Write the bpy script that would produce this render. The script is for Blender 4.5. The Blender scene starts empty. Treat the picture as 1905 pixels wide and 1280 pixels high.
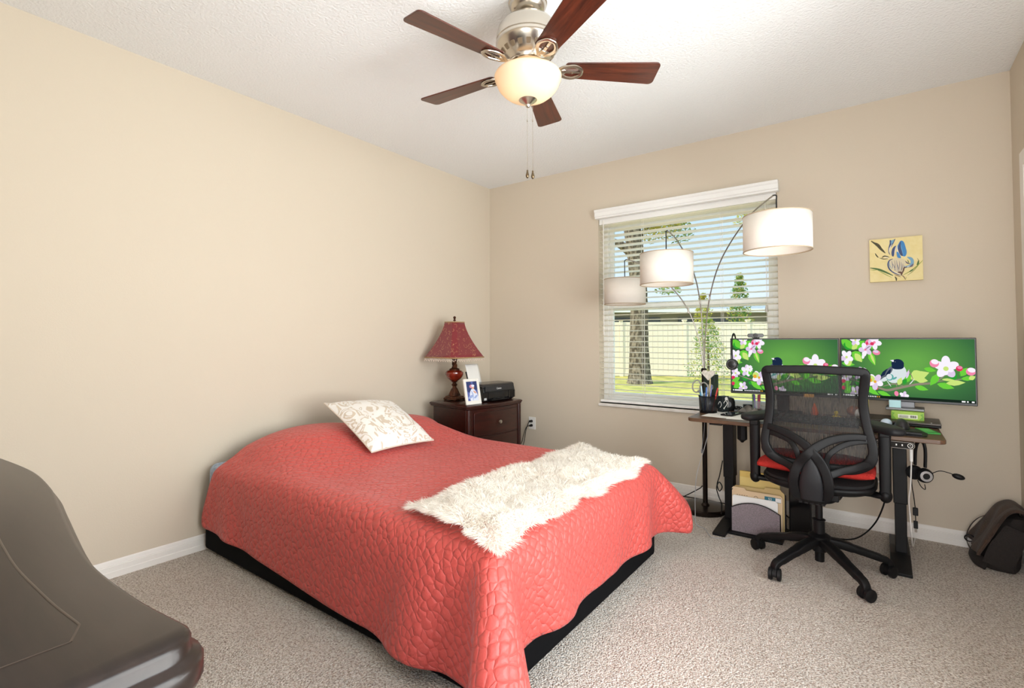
import bpy, bmesh, math, random
import numpy as np
from mathutils import Vector, Matrix
PI = math.pi
rnd = random.Random(7)
scene = bpy.context.scene
COL = scene.collection
WM = {}          # world matrix of every empty / part

def T(x, y, z): return Matrix.Translation((x, y, z))
def RZ(a): return Matrix.Rotation(math.radians(a), 4, 'Z')
def RX(a): return Matrix.Rotation(math.radians(a), 4, 'X')
def RY(a): return Matrix.Rotation(math.radians(a), 4, 'Y')

def lin(c):
    if isinstance(c, str):
        c = c.lstrip('#'); c = [int(c[i:i + 2], 16) for i in (0, 2, 4)]
    out = []
    for v in c[:3]:
        v = v / 255.0
        out.append(v / 12.92 if v <= .04045 else ((v + .055) / 1.055) ** 2.4)
    return tuple(out)

# ------------------------------------------------------------------ materials
MATS = {}
def mat(name, col, rough=.5, metal=0., spec=.5, col2=None, cscale=20., cdetail=4., cstretch=None, cramp=(.35, .65),
        bump=None, bscale=100., bstretch=None, sheen=0., coat=0., emit=None, estr=1., trans=0., coat_rough=.1, aniso=0.):
    m = bpy.data.materials.new(name); m.use_nodes = True
    nt = m.node_tree; N = nt.nodes; L = nt.links
    b = N['Principled BSDF']
    c = lin(col)
    b.inputs['Base Color'].default_value = (*c, 1)
    b.inputs['Roughness'].default_value = rough
    b.inputs['Metallic'].default_value = metal
    b.inputs['Specular IOR Level'].default_value = spec
    b.inputs['Sheen Weight'].default_value = sheen
    b.inputs['Coat Weight'].default_value = coat
    b.inputs['Coat Roughness'].default_value = coat_rough
    b.inputs['Transmission Weight'].default_value = trans
    b.inputs['Anisotropic'].default_value = aniso
    if emit is not None:
        b.inputs['Emission Color'].default_value = (*lin(emit), 1)
        b.inputs['Emission Strength'].default_value = estr
    tc = N.new('ShaderNodeTexCoord')
    def coords(stretch):
        if stretch is None: return tc.outputs['Object']
        mp = N.new('ShaderNodeMapping'); mp.inputs['Scale'].default_value = stretch
        L.new(tc.outputs['Object'], mp.inputs['Vector']); return mp.outputs['Vector']
    if col2 is not None:
        n = N.new('ShaderNodeTexNoise'); n.inputs['Scale'].default_value = cscale; n.inputs['Detail'].default_value = cdetail
        L.new(coords(cstretch), n.inputs['Vector'])
        r = N.new('ShaderNodeValToRGB'); r.color_ramp.elements[0].position = cramp[0]; r.color_ramp.elements[1].position = cramp[1]
        r.color_ramp.elements[0].color = (*c, 1); r.color_ramp.elements[1].color = (*lin(col2), 1)
        L.new(n.outputs['Fac'], r.inputs['Fac']); L.new(r.outputs['Color'], b.inputs['Base Color'])
    if bump is not None:
        n = N.new('ShaderNodeTexNoise'); n.inputs['Scale'].default_value = bscale; n.inputs['Detail'].default_value = 3
        L.new(coords(bstretch), n.inputs['Vector'])
        bp = N.new('ShaderNodeBump'); bp.inputs['Strength'].default_value = bump; bp.inputs['Distance'].default_value = .01
        L.new(n.outputs['Fac'], bp.inputs['Height']); L.new(bp.outputs['Normal'], b.inputs['Normal'])
    MATS[name] = m
    return m

def emission(name, col, strength=1.):
    m = bpy.data.materials.new(name); m.use_nodes = True
    nt = m.node_tree; nt.nodes.clear()
    o = nt.nodes.new('ShaderNodeOutputMaterial'); e = nt.nodes.new('ShaderNodeEmission')
    e.inputs['Color'].default_value = (*lin(col), 1); e.inputs['Strength'].default_value = strength
    nt.links.new(e.outputs[0], o.inputs[0]); return m

def translucent(name, col, fac=.6, tcol=None, rough=.6, bump=None, bscale=600, bstretch=None):
    """cloth or frosted glass: diffuse mixed with light passing through"""
    m = bpy.data.materials.new(name); m.use_nodes = True
    nt = m.node_tree; N = nt.nodes; L = nt.links
    b = N['Principled BSDF']; b.inputs['Base Color'].default_value = (*lin(col), 1); b.inputs['Roughness'].default_value = rough
    t = N.new('ShaderNodeBsdfTranslucent'); t.inputs['Color'].default_value = (*lin(tcol or col), 1)
    mx = N.new('ShaderNodeMixShader'); mx.inputs[0].default_value = fac
    L.new(b.outputs[0], mx.inputs[1]); L.new(t.outputs[0], mx.inputs[2]); L.new(mx.outputs[0], N['Material Output'].inputs[0])
    if bump:
        tc = N.new('ShaderNodeTexCoord'); n = N.new('ShaderNodeTexNoise'); n.inputs['Scale'].default_value = bscale
        mp = N.new('ShaderNodeMapping'); mp.inputs['Scale'].default_value = bstretch or (1, 1, 1)
        L.new(tc.outputs['Object'], mp.inputs['Vector']); L.new(mp.outputs[0], n.inputs['Vector'])
        bp = N.new('ShaderNodeBump'); bp.inputs['Strength'].default_value = bump; bp.inputs['Distance'].default_value = .002
        L.new(n.outputs['Fac'], bp.inputs['Height']); L.new(bp.outputs[0], b.inputs['Normal']); L.new(bp.outputs[0], t.inputs['Normal'])
    return m

def see_through(name, col, alpha, rough=.6, weave=None):
    """a mesh fabric or wire mesh: real holes at weave scale"""
    m = bpy.data.materials.new(name); m.use_nodes = True
    nt = m.node_tree; N = nt.nodes; L = nt.links
    b = N['Principled BSDF']; b.inputs['Base Color'].default_value = (*lin(col), 1); b.inputs['Roughness'].default_value = rough
    t = N.new('ShaderNodeBsdfTransparent'); mx = N.new('ShaderNodeMixShader')
    mx.inputs[0].default_value = alpha
    if weave:
        tc = N.new('ShaderNodeTexCoord'); mp = N.new('ShaderNodeMapping'); mp.inputs['Scale'].default_value = weave
        n = N.new('ShaderNodeTexNoise'); n.inputs['Scale'].default_value = 1; n.inputs['Detail'].default_value = 2
        mr = N.new('ShaderNodeMapRange'); mr.inputs['From Min'].default_value = .35; mr.inputs['From Max'].default_value = .65
        mr.inputs['To Min'].default_value = max(0, alpha - .25); mr.inputs['To Max'].default_value = min(1, alpha + .25)
        L.new(tc.outputs['Object'], mp.inputs[0]); L.new(mp.outputs[0], n.inputs['Vector']); L.new(n.outputs['Fac'], mr.inputs[0]); L.new(mr.outputs[0], mx.inputs[0])
    L.new(t.outputs[0], mx.inputs[1]); L.new(b.outputs[0], mx.inputs[2]); L.new(mx.outputs[0], N['Material Output'].inputs[0])
    return m

def wood(name, c1, c2, axis='x', rough=.35, coat=0., scale=1.):
    m = mat(name, c1, rough, coat=coat)
    nt = m.node_tree; N = nt.nodes; L = nt.links; b = N['Principled BSDF']
    tc = N.new('ShaderNodeTexCoord'); mp = N.new('ShaderNodeMapping')
    s = {'x': (1.2, 14, 14), 'y': (14, 1.2, 14), 'z': (14, 14, 1.2)}[axis]
    mp.inputs['Scale'].default_value = tuple(v * scale for v in s)
    n = N.new('ShaderNodeTexNoise'); n.inputs['Scale'].default_value = 3; n.inputs['Detail'].default_value = 8; n.inputs['Roughness'].default_value = .65; n.inputs['Distortion'].default_value = .6
    r = N.new('ShaderNodeValToRGB'); r.color_ramp.elements[0].position = .3; r.color_ramp.elements[1].position = .7
    r.color_ramp.elements[0].color = (*lin(c1), 1); r.color_ramp.elements[1].color = (*lin(c2), 1)
    L.new(tc.outputs['Object'], mp.inputs[0]); L.new(mp.outputs[0], n.inputs['Vector']); L.new(n.outputs['Fac'], r.inputs[0]); L.new(r.outputs[0], b.inputs['Base Color'])
    return m

# ------------------------------------------------------------------ mesh builder
def cr(pts, n=8, closed=False):
    """Catmull-Rom through the points"""
    P = [Vector(p) for p in pts]; out = []
    k = len(P)
    for i in range(k if closed else k - 1):
        if closed: a, b, c, d = P[i - 1], P[i], P[(i + 1) % k], P[(i + 2) % k]
        else: a, b, c, d = P[max(i - 1, 0)], P[i], P[i + 1], P[min(i + 2, k - 1)]
        for j in range(n):
            t = j / n
            out.append(.5 * ((2 * b) + (c - a) * t + (2 * a - 5 * b + 4 * c - d) * t * t + (3 * b - a - 3 * c + d) * t ** 3))
    if not closed: out.append(P[-1].copy())
    return out

class MB:
    def __init__(s, M=None):
        s.v = []; s.f = []; s.mi = []; s.M = M; s.uv = None
    def add(s, vs, fs, mi=0):
        b = len(s.v); s.v.extend(Vector(v) for v in vs)
        s.f.extend(tuple(b + i for i in f) for f in fs); s.mi.extend([mi] * len(fs)); return s
    def box(s, x0, x1, y0, y1, z0, z1, mi=0, M=None):
        vs = [(x, y, z) for z in (z0, z1) for y in (y0, y1) for x in (x0, x1)]
        if M is not None: vs = [M @ Vector(v) for v in vs]
        return s.add(vs, [(0, 2, 3, 1), (4, 5, 7, 6), (0, 1, 5, 4), (2, 6, 7, 3), (0, 4, 6, 2), (1, 3, 7, 5)], mi)
    def rings(s, rings, caps=True, closed=False, mi=0):
        n = len(rings[0]); vs = [v for r in rings for v in r]; fs = []
        m = len(rings)
        for i in range(m if closed else m - 1):
            a = i * n; b = ((i + 1) % m) * n
            for j in range(n):
                k = (j + 1) % n; fs.append((a + j, a + k, b + k, b + j))
        if caps and not closed:
            fs.append(tuple(range(n - 1, -1, -1))); fs.append(tuple((m - 1) * n + j for j in range(n)))
        return s.add(vs, fs, mi)
    def tube(s, path, r, n=10, closed=False, caps=True, mi=0):
        P = [Vector(p) for p in path]; m = len(P)
        rr = r if isinstance(r, (list, tuple)) else [r] * m
        prev = None; rings = []
        for i in range(m):
            if closed: t = P[(i + 1) % m] - P[i - 1]
            else: t = P[min(i + 1, m - 1)] - P[max(i - 1, 0)]
            t = t.normalized() if t.length > 1e-9 else Vector((0, 0, 1))
            if prev is None:
                a = Vector((0, 0, 1)) if abs(t.z) < .9 else Vector((1, 0, 0))
                u = t.cross(a).normalized()
            else:
                u = prev - t * prev.dot(t); u = u.normalized() if u.length > 1e-6 else t.orthogonal().normalized()
            w = t.cross(u); prev = u
            rings.append([P[i] + (u * math.cos(2 * PI * j / n) + w * math.sin(2 * PI * j / n)) * rr[i] for j in range(n)])
        return s.rings(rings, caps, closed, mi)
    def strip(s, path, w, t, normal, n=12, closed=False, mi=0, power=2.6):
        """sweep a rounded flat section: w across, t along the normal"""
        P = [Vector(p) for p in path]; m = len(P); rings = []
        ww = w if isinstance(w, (list, tuple)) else [w] * m
        tt = t if isinstance(t, (list, tuple)) else [t] * m
        for i in range(m):
            tg = (P[(i + 1) % m] - P[i - 1]) if closed else (P[min(i + 1, m - 1)] - P[max(i - 1, 0)])
            tg.normalize(); nn = Vector(normal[i] if isinstance(normal, list) else normal)
            sd = nn.cross(tg).normalized(); nn = tg.cross(sd).normalized()
            ring = []
            for j in range(n):
                a = 2 * PI * j / n; ca, sa = math.cos(a), math.sin(a)
                ring.append(P[i] + sd * (math.copysign(abs(ca) ** (2 / power), ca) * ww[i] / 2) + nn * (math.copysign(abs(sa) ** (2 / power), sa) * tt[i] / 2))
            rings.append(ring)
        return s.rings(rings, True, closed, mi)
    def cyl(s, p0, p1, r0, r1=None, n=20, mi=0, caps=True):
        return s.tube([p0, p1], [r0, r0 if r1 is None else r1], n, False, caps, mi)
    def lathe(s, prof, c=(0, 0, 0), n=32, mi=0, M=None, caps=False):
        c = Vector(c); rings = []
        for r, z in prof:
            ring = [Vector((max(r, 1e-4) * math.cos(2 * PI * j / n), max(r, 1e-4) * math.sin(2 * PI * j / n), z)) for j in range(n)]
            if M is not None: ring = [M @ v for v in ring]
            rings.append([c + v for v in ring])
        return s.rings(rings, caps, False, mi)
    def sphere(s, c, r, nu=20, nv=12, mi=0, M=None):
        rx, ry, rz = r if isinstance(r, (list, tuple)) else (r, r, r)
        rings = []
        for i in range(nv + 1):
            th = PI * (i / nv); a = max(math.sin(th), 1e-3)
            ring = [Vector((rx * a * math.cos(2 * PI * j / nu), ry * a * math.sin(2 * PI * j / nu), -rz * math.cos(th))) for j in range(nu)]
            if M is not None: ring = [M @ v for v in ring]
            rings.append([Vector(c) + v for v in ring])
        return s.rings(rings, True, False, mi)
    def prism(s, outline, z0, z1, mi=0, M=None):
        """2-D outline in x,y from z0 to z1, optionally mapped by M"""
        n = len(outline)
        vs = [Vector((p[0], p[1], z0)) for p in outline] + [Vector((p[0], p[1], z1)) for p in outline]
        if M is not None: vs = [M @ v for v in vs]
        fs = [tuple(range(n - 1, -1, -1)), tuple(range(n, 2 * n))] + [(i, (i + 1) % n, n + (i + 1) % n, n + i) for i in range(n)]
        return s.add(vs, fs, mi)
    def loft(s, outlines, mi=0, M=None):
        """stack of equal-length 3-D outlines"""
        rs = [[(M @ Vector(p)) if M is not None else Vector(p) for p in o] for o in outlines]
        return s.rings(rs, True, False, mi)
    def grid(s, fn, nu, nv, mi=0):
        vs = [fn(i / nu, j / nv) for i in range(nu + 1) for j in range(nv + 1)]
        fs = [(i * (nv + 1) + j, (i + 1) * (nv + 1) + j, (i + 1) * (nv + 1) + j + 1, i * (nv + 1) + j + 1) for i in range(nu) for j in range(nv)]
        return s.add(vs, fs, mi)
    def build(s, name, mats, parent=None, smooth=35, bevel=0., seg=2, sub=0, solid=0., normals=True):
        vs = s.v
        if s.M is not None: vs = [s.M @ v for v in vs]
        loc = None
        if parent is not None:
            inv = WM[parent.name].inverted(); vs = [inv @ v for v in vs]
        else:
            xs = [v.x for v in vs]; ys = [v.y for v in vs]; zs = [v.z for v in vs]
            loc = Vector(((min(xs) + max(xs)) / 2, (min(ys) + max(ys)) / 2, min(zs))); vs = [v - loc for v in vs]
        me = bpy.data.meshes.new(name); me.from_pydata([tuple(v) for v in vs], [], s.f)
        if not isinstance(mats, (list, tuple)): mats = [mats]
        for m in mats: me.materials.append(m)
        if len(mats) > 1: me.polygons.foreach_set('material_index', s.mi)
        me.update()
        if normals:
            bm = bmesh.new(); bm.from_mesh(me); bmesh.ops.recalc_face_normals(bm, faces=bm.faces); bm.to_mesh(me); bm.free()
        if smooth:
            me.polygons.foreach_set('use_smooth', [True] * len(me.polygons)); me.set_sharp_from_angle(angle=math.radians(smooth))
        o = bpy.data.objects.new(name, me); COL.objects.link(o)
        if parent is not None: o.parent = parent; WM[o.name] = WM[parent.name].copy()
        else: o.location = loc; WM[o.name] = Matrix.Translation(loc)
        if solid:
            md = o.modifiers.new('thickness', 'SOLIDIFY'); md.thickness = solid; md.offset = 0
        if bevel:
            md = o.modifiers.new('rounding', 'BEVEL'); md.width = bevel; md.segments = seg; md.limit_method = 'ANGLE'; md.angle_limit = math.radians(32); md.harden_normals = True
        if sub:
            md = o.modifiers.new('smooth', 'SUBSURF'); md.levels = sub; md.render_levels = sub
        return o

def thing(name, label, cat, M, group=None):
    if not isinstance(M, Matrix): M = Matrix.Translation(M)
    o = bpy.data.objects.new(name, None); COL.objects.link(o); o.matrix_world = M; o.empty_display_size = .1
    WM[o.name] = M.copy(); return tag(o, label, cat, group)
def tag(o, label=None, cat=None, group=None, kind=None):
    if label: o['label'] = label
    if cat: o['category'] = cat
    if group: o['group'] = group
    if kind: o['kind'] = kind
    return o
def struct(o): o['kind'] = 'structure'; return o

def text_geo(body, size):
    cu = bpy.data.curves.new('lettering', 'FONT'); cu.body = body; cu.size = size; cu.align_x = 'CENTER'; cu.align_y = 'CENTER'
    ob = bpy.data.objects.new('lettering', cu); COL.objects.link(ob)
    dg = bpy.context.evaluated_depsgraph_get(); dg.update()
    me = ob.evaluated_get(dg).to_mesh()
    vs = [v.co.copy() for v in me.vertices]; fs = [tuple(p.vertices) for p in me.polygons]
    ob.evaluated_get(dg).to_mesh_clear(); bpy.data.objects.remove(ob); bpy.data.curves.remove(cu)
    return vs, fs

# 2-D picture shapes laid on a real flat surface (screen, canvas)
class Flat:
    def __init__(s, mb, O, U, V, N, conv):
        s.mb = mb; s.O = Vector(O); s.U = Vector(U); s.V = Vector(V); s.N = Vector(N).normalized(); s.conv = conv; s.k = 1; s.step = .00004
    def P(s, x, y):
        u, v = s.conv(x, y); u = min(max(u, 0), 1); v = min(max(v, 0), 1)
        return s.O + s.U * u + s.V * v + s.N * (s.step * s.k)
    def poly(s, pts, mi, smooth=True):
        s.k += 1
        if smooth: pts = [(p.x, p.y) for p in cr([(a, b, 0) for a, b in pts], 4, True)]
        s.mb.add([s.P(*p) for p in pts], [tuple(range(len(pts)))], mi)
    def ell(s, cx, cy, rx, ry, mi, rot=0, n=18):
        c, si = math.cos(math.radians(rot)), math.sin(math.radians(rot))
        pts = []
        for j in range(n):
            a = 2 * PI * j / n; x, y = rx * math.cos(a), ry * math.sin(a)
            pts.append((cx + x * c - y * si, cy + x * si + y * c))
        s.poly(pts, mi, False)
    def leaf(s, x0, y0, x1, y1, w, mi):
        dx, dy = x1 - x0, y1 - y0; L = math.hypot(dx, dy); nx, ny = -dy / L, dx / L
        pts = []
        prof = [(0, .06), (.15, .6), (.4, 1), (.65, .8), (.88, .3), (1, 0)]
        for t, k in prof: pts.append((x0 + dx * t + nx * w * k / 2, y0 + dy * t + ny * w * k / 2))
        for t, k in reversed(prof[:-1]): pts.append((x0 + dx * t - nx * w * k / 2, y0 + dy * t - ny * w * k / 2))
        s.poly(pts, mi, False)
    def flower(s, cx, cy, r, mi, mc, n=5, rot=0, squash=1.):
        for i in range(n):
            a = math.radians(rot + 360 * i / n)
            s.ell(cx + r * .55 * math.cos(a), cy + r * .55 * math.sin(a) * squash, r * .52, r * .36, mi[i % len(mi)], math.degrees(a))
        s.ell(cx, cy, r * .2, r * .18, mc)
    def stroke(s, pts, w, mi):
        P = cr([(a, b, 0) for a, b in pts], 6); n = len(P); A = []; B = []
        for i, p in enumerate(P):
            t = P[min(i + 1, n - 1)] - P[max(i - 1, 0)]; t.normalize()
            k = w * (.25 + .75 * math.sin(PI * min(max(i / (n - 1), .05), .95))) / 2
            A.append((p.x - t.y * k, p.y + t.x * k)); B.append((p.x + t.y * k, p.y - t.x * k))
        s.k += 1
        vs = [s.P(*a) for a in A] + [s.P(*b) for b in B]
        s.mb.add(vs, [(i, i + 1, n + i + 1, n + i) for i in range(n - 1)], mi)
ARC_E = 8.0; FAN_E = 6.0; SKY = 1.0; SUN = 4.0; SIDE_FILL_W = 142.0; FRONT_FILL_W = 78.0; EXPO = 0.37
CN, CM = 53, 47
CX0, CX1, CY0, CY1 = 0.2000, 2.5050, -3.0480, -1.0000
CLOTH = [
[-139,375,145,-138,328,189,-131,284,232,-113,241,273,-95,198,314,-78,155,356,-60,112,397,-42,71,439,-25,32,480,-8,23,508,0,16,531,1,10,556,0,0,584,0,0,601,0,0,615,0,0,629,0,0,639,0,0,647,0,0,652,0,0,656,0,0,657,0,0,657,0,0,656,0,0,653,0,0,649,0,0,642,0,0,634,0,0,626,0,0,619,0,0,617,0,0,624,0,0,631,0,0,636,0,0,638,0,0,639,0,0,639,0,0,639,0,0,637,0,0,634,0,0,629,2,-1,621,2,-3,609,1,-11,584,0,-29,548,-2,-54,508,-4,-86,465,-8,-125,421],
[-131,385,144,-131,339,188,-123,293,231,-106,248,273,-90,204,314,-73,159,355,-56,115,397,-40,72,439,-23,32,480,-7,23,508,0,16,532,0,10,558,0,0,586,0,0,605,0,0,622,0,0,637,0,0,647,0,0,654,0,0,659,0,0,662,0,0,663,0,0,663,0,0,662,0,0,660,0,0,656,0,0,649,0,0,640,0,0,630,0,0,623,0,0,620,0,0,628,0,0,635,0,0,639,0,0,641,0,0,642,0,0,642,0,0,642,0,0,640,0,0,637,0,0,632,2,-1,624,2,-2,611,1,-11,584,0,-31,546,-2,-59,504,-6,-96,460,-10,-139,416],
[-123,388,142,-122,343,187,-115,298,230,-100,253,272,-84,208,313,-69,162,355,-53,117,396,-38,73,438,-22,32,481,-7,24,508,-1,16,533,0,10,559,0,0,587,0,0,607,0,0,628,0,0,642,0,0,651,0,0,658,0,0,663,0,0,665,0,0,667,0,0,667,0,0,666,0,0,663,0,0,659,0,0,653,0,0,644,0,0,633,0,0,625,0,0,622,0,0,629,0,0,636,0,0,640,0,0,642,0,0,643,0,0,643,0,0,643,0,0,641,0,0,638,0,0,633,2,0,625,2,-2,612,1,-10,585,-1,-35,543,-4,-70,499,-10,-114,455,-17,-161,411],
[-114,388,141,-114,343,186,-108,298,229,-93,252,270,-79,206,312,-64,160,354,-50,115,396,-35,73,438,-21,32,480,-7,24,508,-1,16,533,0,10,560,0,0,588,0,0,610,0,0,630,0,0,643,0,0,653,0,0,659,0,0,664,0,0,667,0,0,668,0,0,668,0,0,667,0,0,665,0,0,661,0,0,655,0,0,646,0,0,634,0,0,626,0,0,622,0,0,629,0,0,635,0,0,640,0,0,642,0,0,643,0,0,643,0,0,642,0,0,641,0,0,638,0,0,633,3,0,624,3,-1,611,2,-10,584,-2,-43,538,-7,-84,494,-13,-129,450,-19,-175,406],
[-107,379,140,-106,335,184,-100,291,227,-87,245,269,-73,200,311,-60,155,353,-47,113,395,-33,72,437,-20,32,480,-7,23,508,-1,16,532,-1,10,559,0,0,587,0,0,609,0,0,629,0,0,643,0,0,652,0,0,659,0,0,663,0,0,666,0,0,667,0,0,667,0,0,666,0,0,664,0,0,660,0,0,654,0,0,645,0,0,633,0,0,624,0,0,620,0,0,626,0,0,633,0,0,638,0,0,640,0,0,641,0,0,641,0,0,641,0,0,639,0,0,636,0,0,631,3,0,622,3,-1,608,2,-11,581,-3,-44,533,-8,-88,489,-14,-133,444,-20,-178,400],
[-100,367,138,-100,324,183,-94,281,226,-81,238,268,-68,196,309,-56,154,351,-43,113,393,-31,72,436,-19,32,478,-7,22,508,-1,15,531,-1,9,557,0,0,584,0,0,604,0,0,625,0,0,639,0,0,649,0,0,656,0,0,660,0,0,663,0,0,665,0,0,665,0,0,664,0,0,661,0,0,657,0,0,651,0,0,642,0,0,629,0,0,619,0,0,614,0,0,621,0,0,628,0,0,633,0,0,635,0,0,636,0,0,636,0,0,636,0,0,634,0,0,631,0,0,625,3,0,615,4,-1,600,2,-11,570,-4,-39,526,-9,-79,481,-14,-128,437,-20,-178,393],
[-93,365,136,-92,324,181,-87,282,224,-75,242,266,-63,201,307,-52,160,350,-40,116,392,-29,73,434,-18,32,477,-7,21,508,-2,14,531,-1,9,555,0,0,581,0,0,599,0,0,616,0,0,632,0,0,642,0,0,650,0,0,655,0,0,658,0,0,659,0,0,659,0,0,658,0,0,656,0,0,651,0,0,644,0,0,634,0,0,621,0,0,612,0,0,607,0,0,610,0,0,618,0,0,623,0,0,626,0,0,627,0,0,627,0,0,627,0,0,625,0,0,621,0,0,614,2,-2,603,2,-5,585,0,-15,556,-5,-34,518,-12,-69,474,-17,-115,429,-22,-166,386],
[-86,374,133,-85,333,178,-80,292,221,-70,251,263,-59,208,305,-48,163,347,-37,116,389,-27,72,432,-16,32,474,-6,18,508,-2,12,529,-1,7,551,0,0,575,0,0,590,0,0,603,0,0,618,0,0,631,0,0,640,0,0,645,0,0,648,0,0,650,0,0,650,0,0,649,0,0,646,0,0,641,0,0,633,0,0,622,0,0,610,0,0,601,0,0,596,0,0,597,0,0,601,0,0,605,0,0,608,0,0,610,0,0,610,0,0,609,0,0,607,0,0,605,0,0,601,1,-2,590,-1,-9,566,-2,-17,540,-6,-32,506,-13,-61,464,-19,-103,420,-25,-154,376],
[-80,385,130,-79,342,175,-74,299,219,-64,254,261,-54,208,303,-44,160,345,-35,113,388,-25,71,431,-15,32,473,-6,16,507,-2,10,528,-1,6,548,0,0,571,0,0,583,0,0,594,0,0,605,0,0,615,0,0,623,0,0,630,0,0,634,0,0,636,0,0,636,0,0,634,0,0,631,0,0,625,0,0,617,0,0,609,0,0,600,0,0,592,0,0,587,0,0,587,0,0,589,0,0,592,0,0,595,0,0,596,0,0,596,0,0,596,0,0,595,0,0,593,0,0,590,1,-2,582,-2,-10,557,-5,-24,525,-8,-36,495,-13,-59,456,-20,-98,412,-26,-146,368],
[-73,388,128,-72,343,172,-67,298,216,-58,250,258,-49,202,300,-40,156,343,-32,111,385,-23,70,428,-14,32,470,-6,13,507,-2,8,526,-1,4,545,0,0,563,0,0,573,0,0,582,0,0,591,0,0,599,0,0,606,0,0,611,0,0,615,0,0,617,0,0,617,0,0,616,0,0,612,0,0,608,0,0,601,0,0,594,0,0,586,0,0,580,0,0,575,0,0,574,0,0,576,0,0,578,0,0,580,0,0,581,0,0,581,0,0,581,0,0,580,0,0,579,0,0,578,1,-1,572,-2,-6,550,-6,-23,516,-9,-41,481,-13,-59,445,-20,-94,402,-26,-141,358],
[-66,385,125,-65,339,170,-61,292,213,-53,245,256,-45,199,298,-37,155,341,-29,110,384,-21,69,427,-13,32,469,-5,11,506,-2,6,525,-1,3,542,0,0,558,0,0,565,0,0,572,0,0,580,0,0,586,0,0,592,0,0,597,0,0,600,0,0,602,0,0,602,0,0,601,0,0,598,0,0,594,0,0,588,0,0,582,0,0,575,0,0,570,0,0,565,0,0,563,0,0,564,0,0,566,0,0,567,0,0,568,0,0,569,0,0,569,0,0,568,0,0,568,0,0,568,0,-1,563,-2,-5,544,-6,-18,513,-10,-42,474,-14,-62,437,-20,-94,394,-26,-138,351],
[-59,381,123,-59,334,167,-55,288,211,-48,243,253,-40,199,296,-33,155,339,-26,110,382,-19,69,424,-12,32,467,-5,9,505,-1,4,525,0,2,539,0,0,550,0,0,554,0,0,560,0,0,566,0,0,572,0,0,577,0,0,581,0,0,584,0,0,586,0,0,586,0,0,585,0,0,582,0,0,579,0,0,574,0,0,568,0,0,563,0,0,557,0,0,553,0,0,551,0,0,552,0,0,553,0,0,554,0,0,555,0,0,555,0,0,555,0,0,555,0,0,555,0,0,556,0,-1,553,-2,-4,536,-6,-15,507,-10,-36,469,-14,-62,429,-19,-93,387,-24,-136,343],
[-53,378,120,-52,333,165,-49,288,209,-43,243,252,-36,199,294,-30,154,337,-23,109,380,-17,68,423,-11,32,465,-5,8,505,-1,3,524,-1,1,537,0,0,543,0,0,546,0,0,550,0,0,556,0,0,561,0,0,566,0,0,569,0,0,572,0,0,573,0,0,573,0,0,572,0,0,570,0,0,567,0,0,562,0,0,557,0,0,552,0,0,548,0,0,544,0,0,542,0,0,542,0,0,542,0,0,543,0,0,544,0,0,544,0,0,545,0,0,545,0,0,545,0,0,547,0,-1,545,-2,-4,529,-6,-13,502,-10,-33,465,-14,-60,424,-18,-93,381,-23,-135,338],
[-47,377,118,-46,332,163,-43,287,206,-38,242,249,-32,198,292,-26,153,335,-21,108,378,-15,67,422,-10,32,464,-4,6,504,-1,1,523,0,0,533,0,0,535,0,0,536,0,0,539,0,0,544,0,0,548,0,0,552,0,0,555,0,0,558,0,0,559,0,0,559,0,0,558,0,0,556,0,0,553,0,0,549,0,0,545,0,0,541,0,0,536,0,0,533,0,0,531,0,0,531,0,0,531,0,0,532,0,0,532,0,0,533,0,0,533,0,0,533,0,0,534,0,0,537,0,-1,536,-3,-3,522,-6,-10,498,-9,-30,461,-13,-58,420,-17,-93,377,-21,-134,333],
[-41,376,116,-40,331,161,-38,286,205,-33,241,248,-28,197,291,-23,152,334,-18,107,377,-13,66,421,-9,31,463,-4,5,504,-1,1,522,0,0,530,0,0,528,0,0,527,0,0,530,0,0,534,0,0,538,0,0,542,0,0,544,0,0,546,0,0,548,0,0,548,0,0,547,0,0,545,0,0,542,0,0,539,0,0,535,0,0,531,0,0,528,0,0,525,0,0,523,0,0,522,0,0,522,0,0,523,0,0,523,0,0,524,0,0,524,0,0,524,0,0,526,0,0,529,-1,-1,529,-3,-2,517,-6,-8,495,-9,-28,458,-13,-56,416,-16,-92,373,-20,-133,329],
[-35,374,114,-35,330,159,-33,285,203,-28,240,246,-24,196,289,-20,151,333,-16,106,376,-12,65,420,-7,30,462,-3,4,503,-1,1,521,0,1,526,0,0,521,0,0,519,0,0,521,0,0,524,0,0,527,0,0,530,0,0,533,0,0,534,0,0,535,0,0,535,0,0,535,0,0,533,0,0,531,0,0,528,0,0,525,0,0,522,0,0,518,0,0,516,0,0,514,0,0,513,0,0,514,0,0,514,0,0,514,0,0,515,0,0,515,0,0,515,0,0,517,0,0,520,-1,-1,522,-3,-2,513,-6,-6,493,-9,-26,455,-12,-55,414,-15,-91,370,-17,-133,326],
[-30,373,112,-30,329,157,-28,284,201,-24,239,245,-21,194,288,-17,150,332,-14,104,375,-10,63,419,-7,28,462,-3,4,503,-1,0,519,0,1,523,0,0,516,0,0,512,0,0,514,0,0,516,0,0,519,0,0,522,0,0,524,0,0,525,0,0,526,0,0,526,0,0,526,0,0,524,0,0,522,0,0,520,0,0,517,0,0,514,0,0,512,0,0,509,0,0,509,0,0,509,0,0,509,0,0,509,0,0,509,0,0,509,0,0,509,0,0,509,0,0,510,0,0,515,-1,-1,516,-3,-1,510,-6,-5,491,-8,-25,453,-11,-54,411,-14,-90,368,-17,-133,324],
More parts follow.
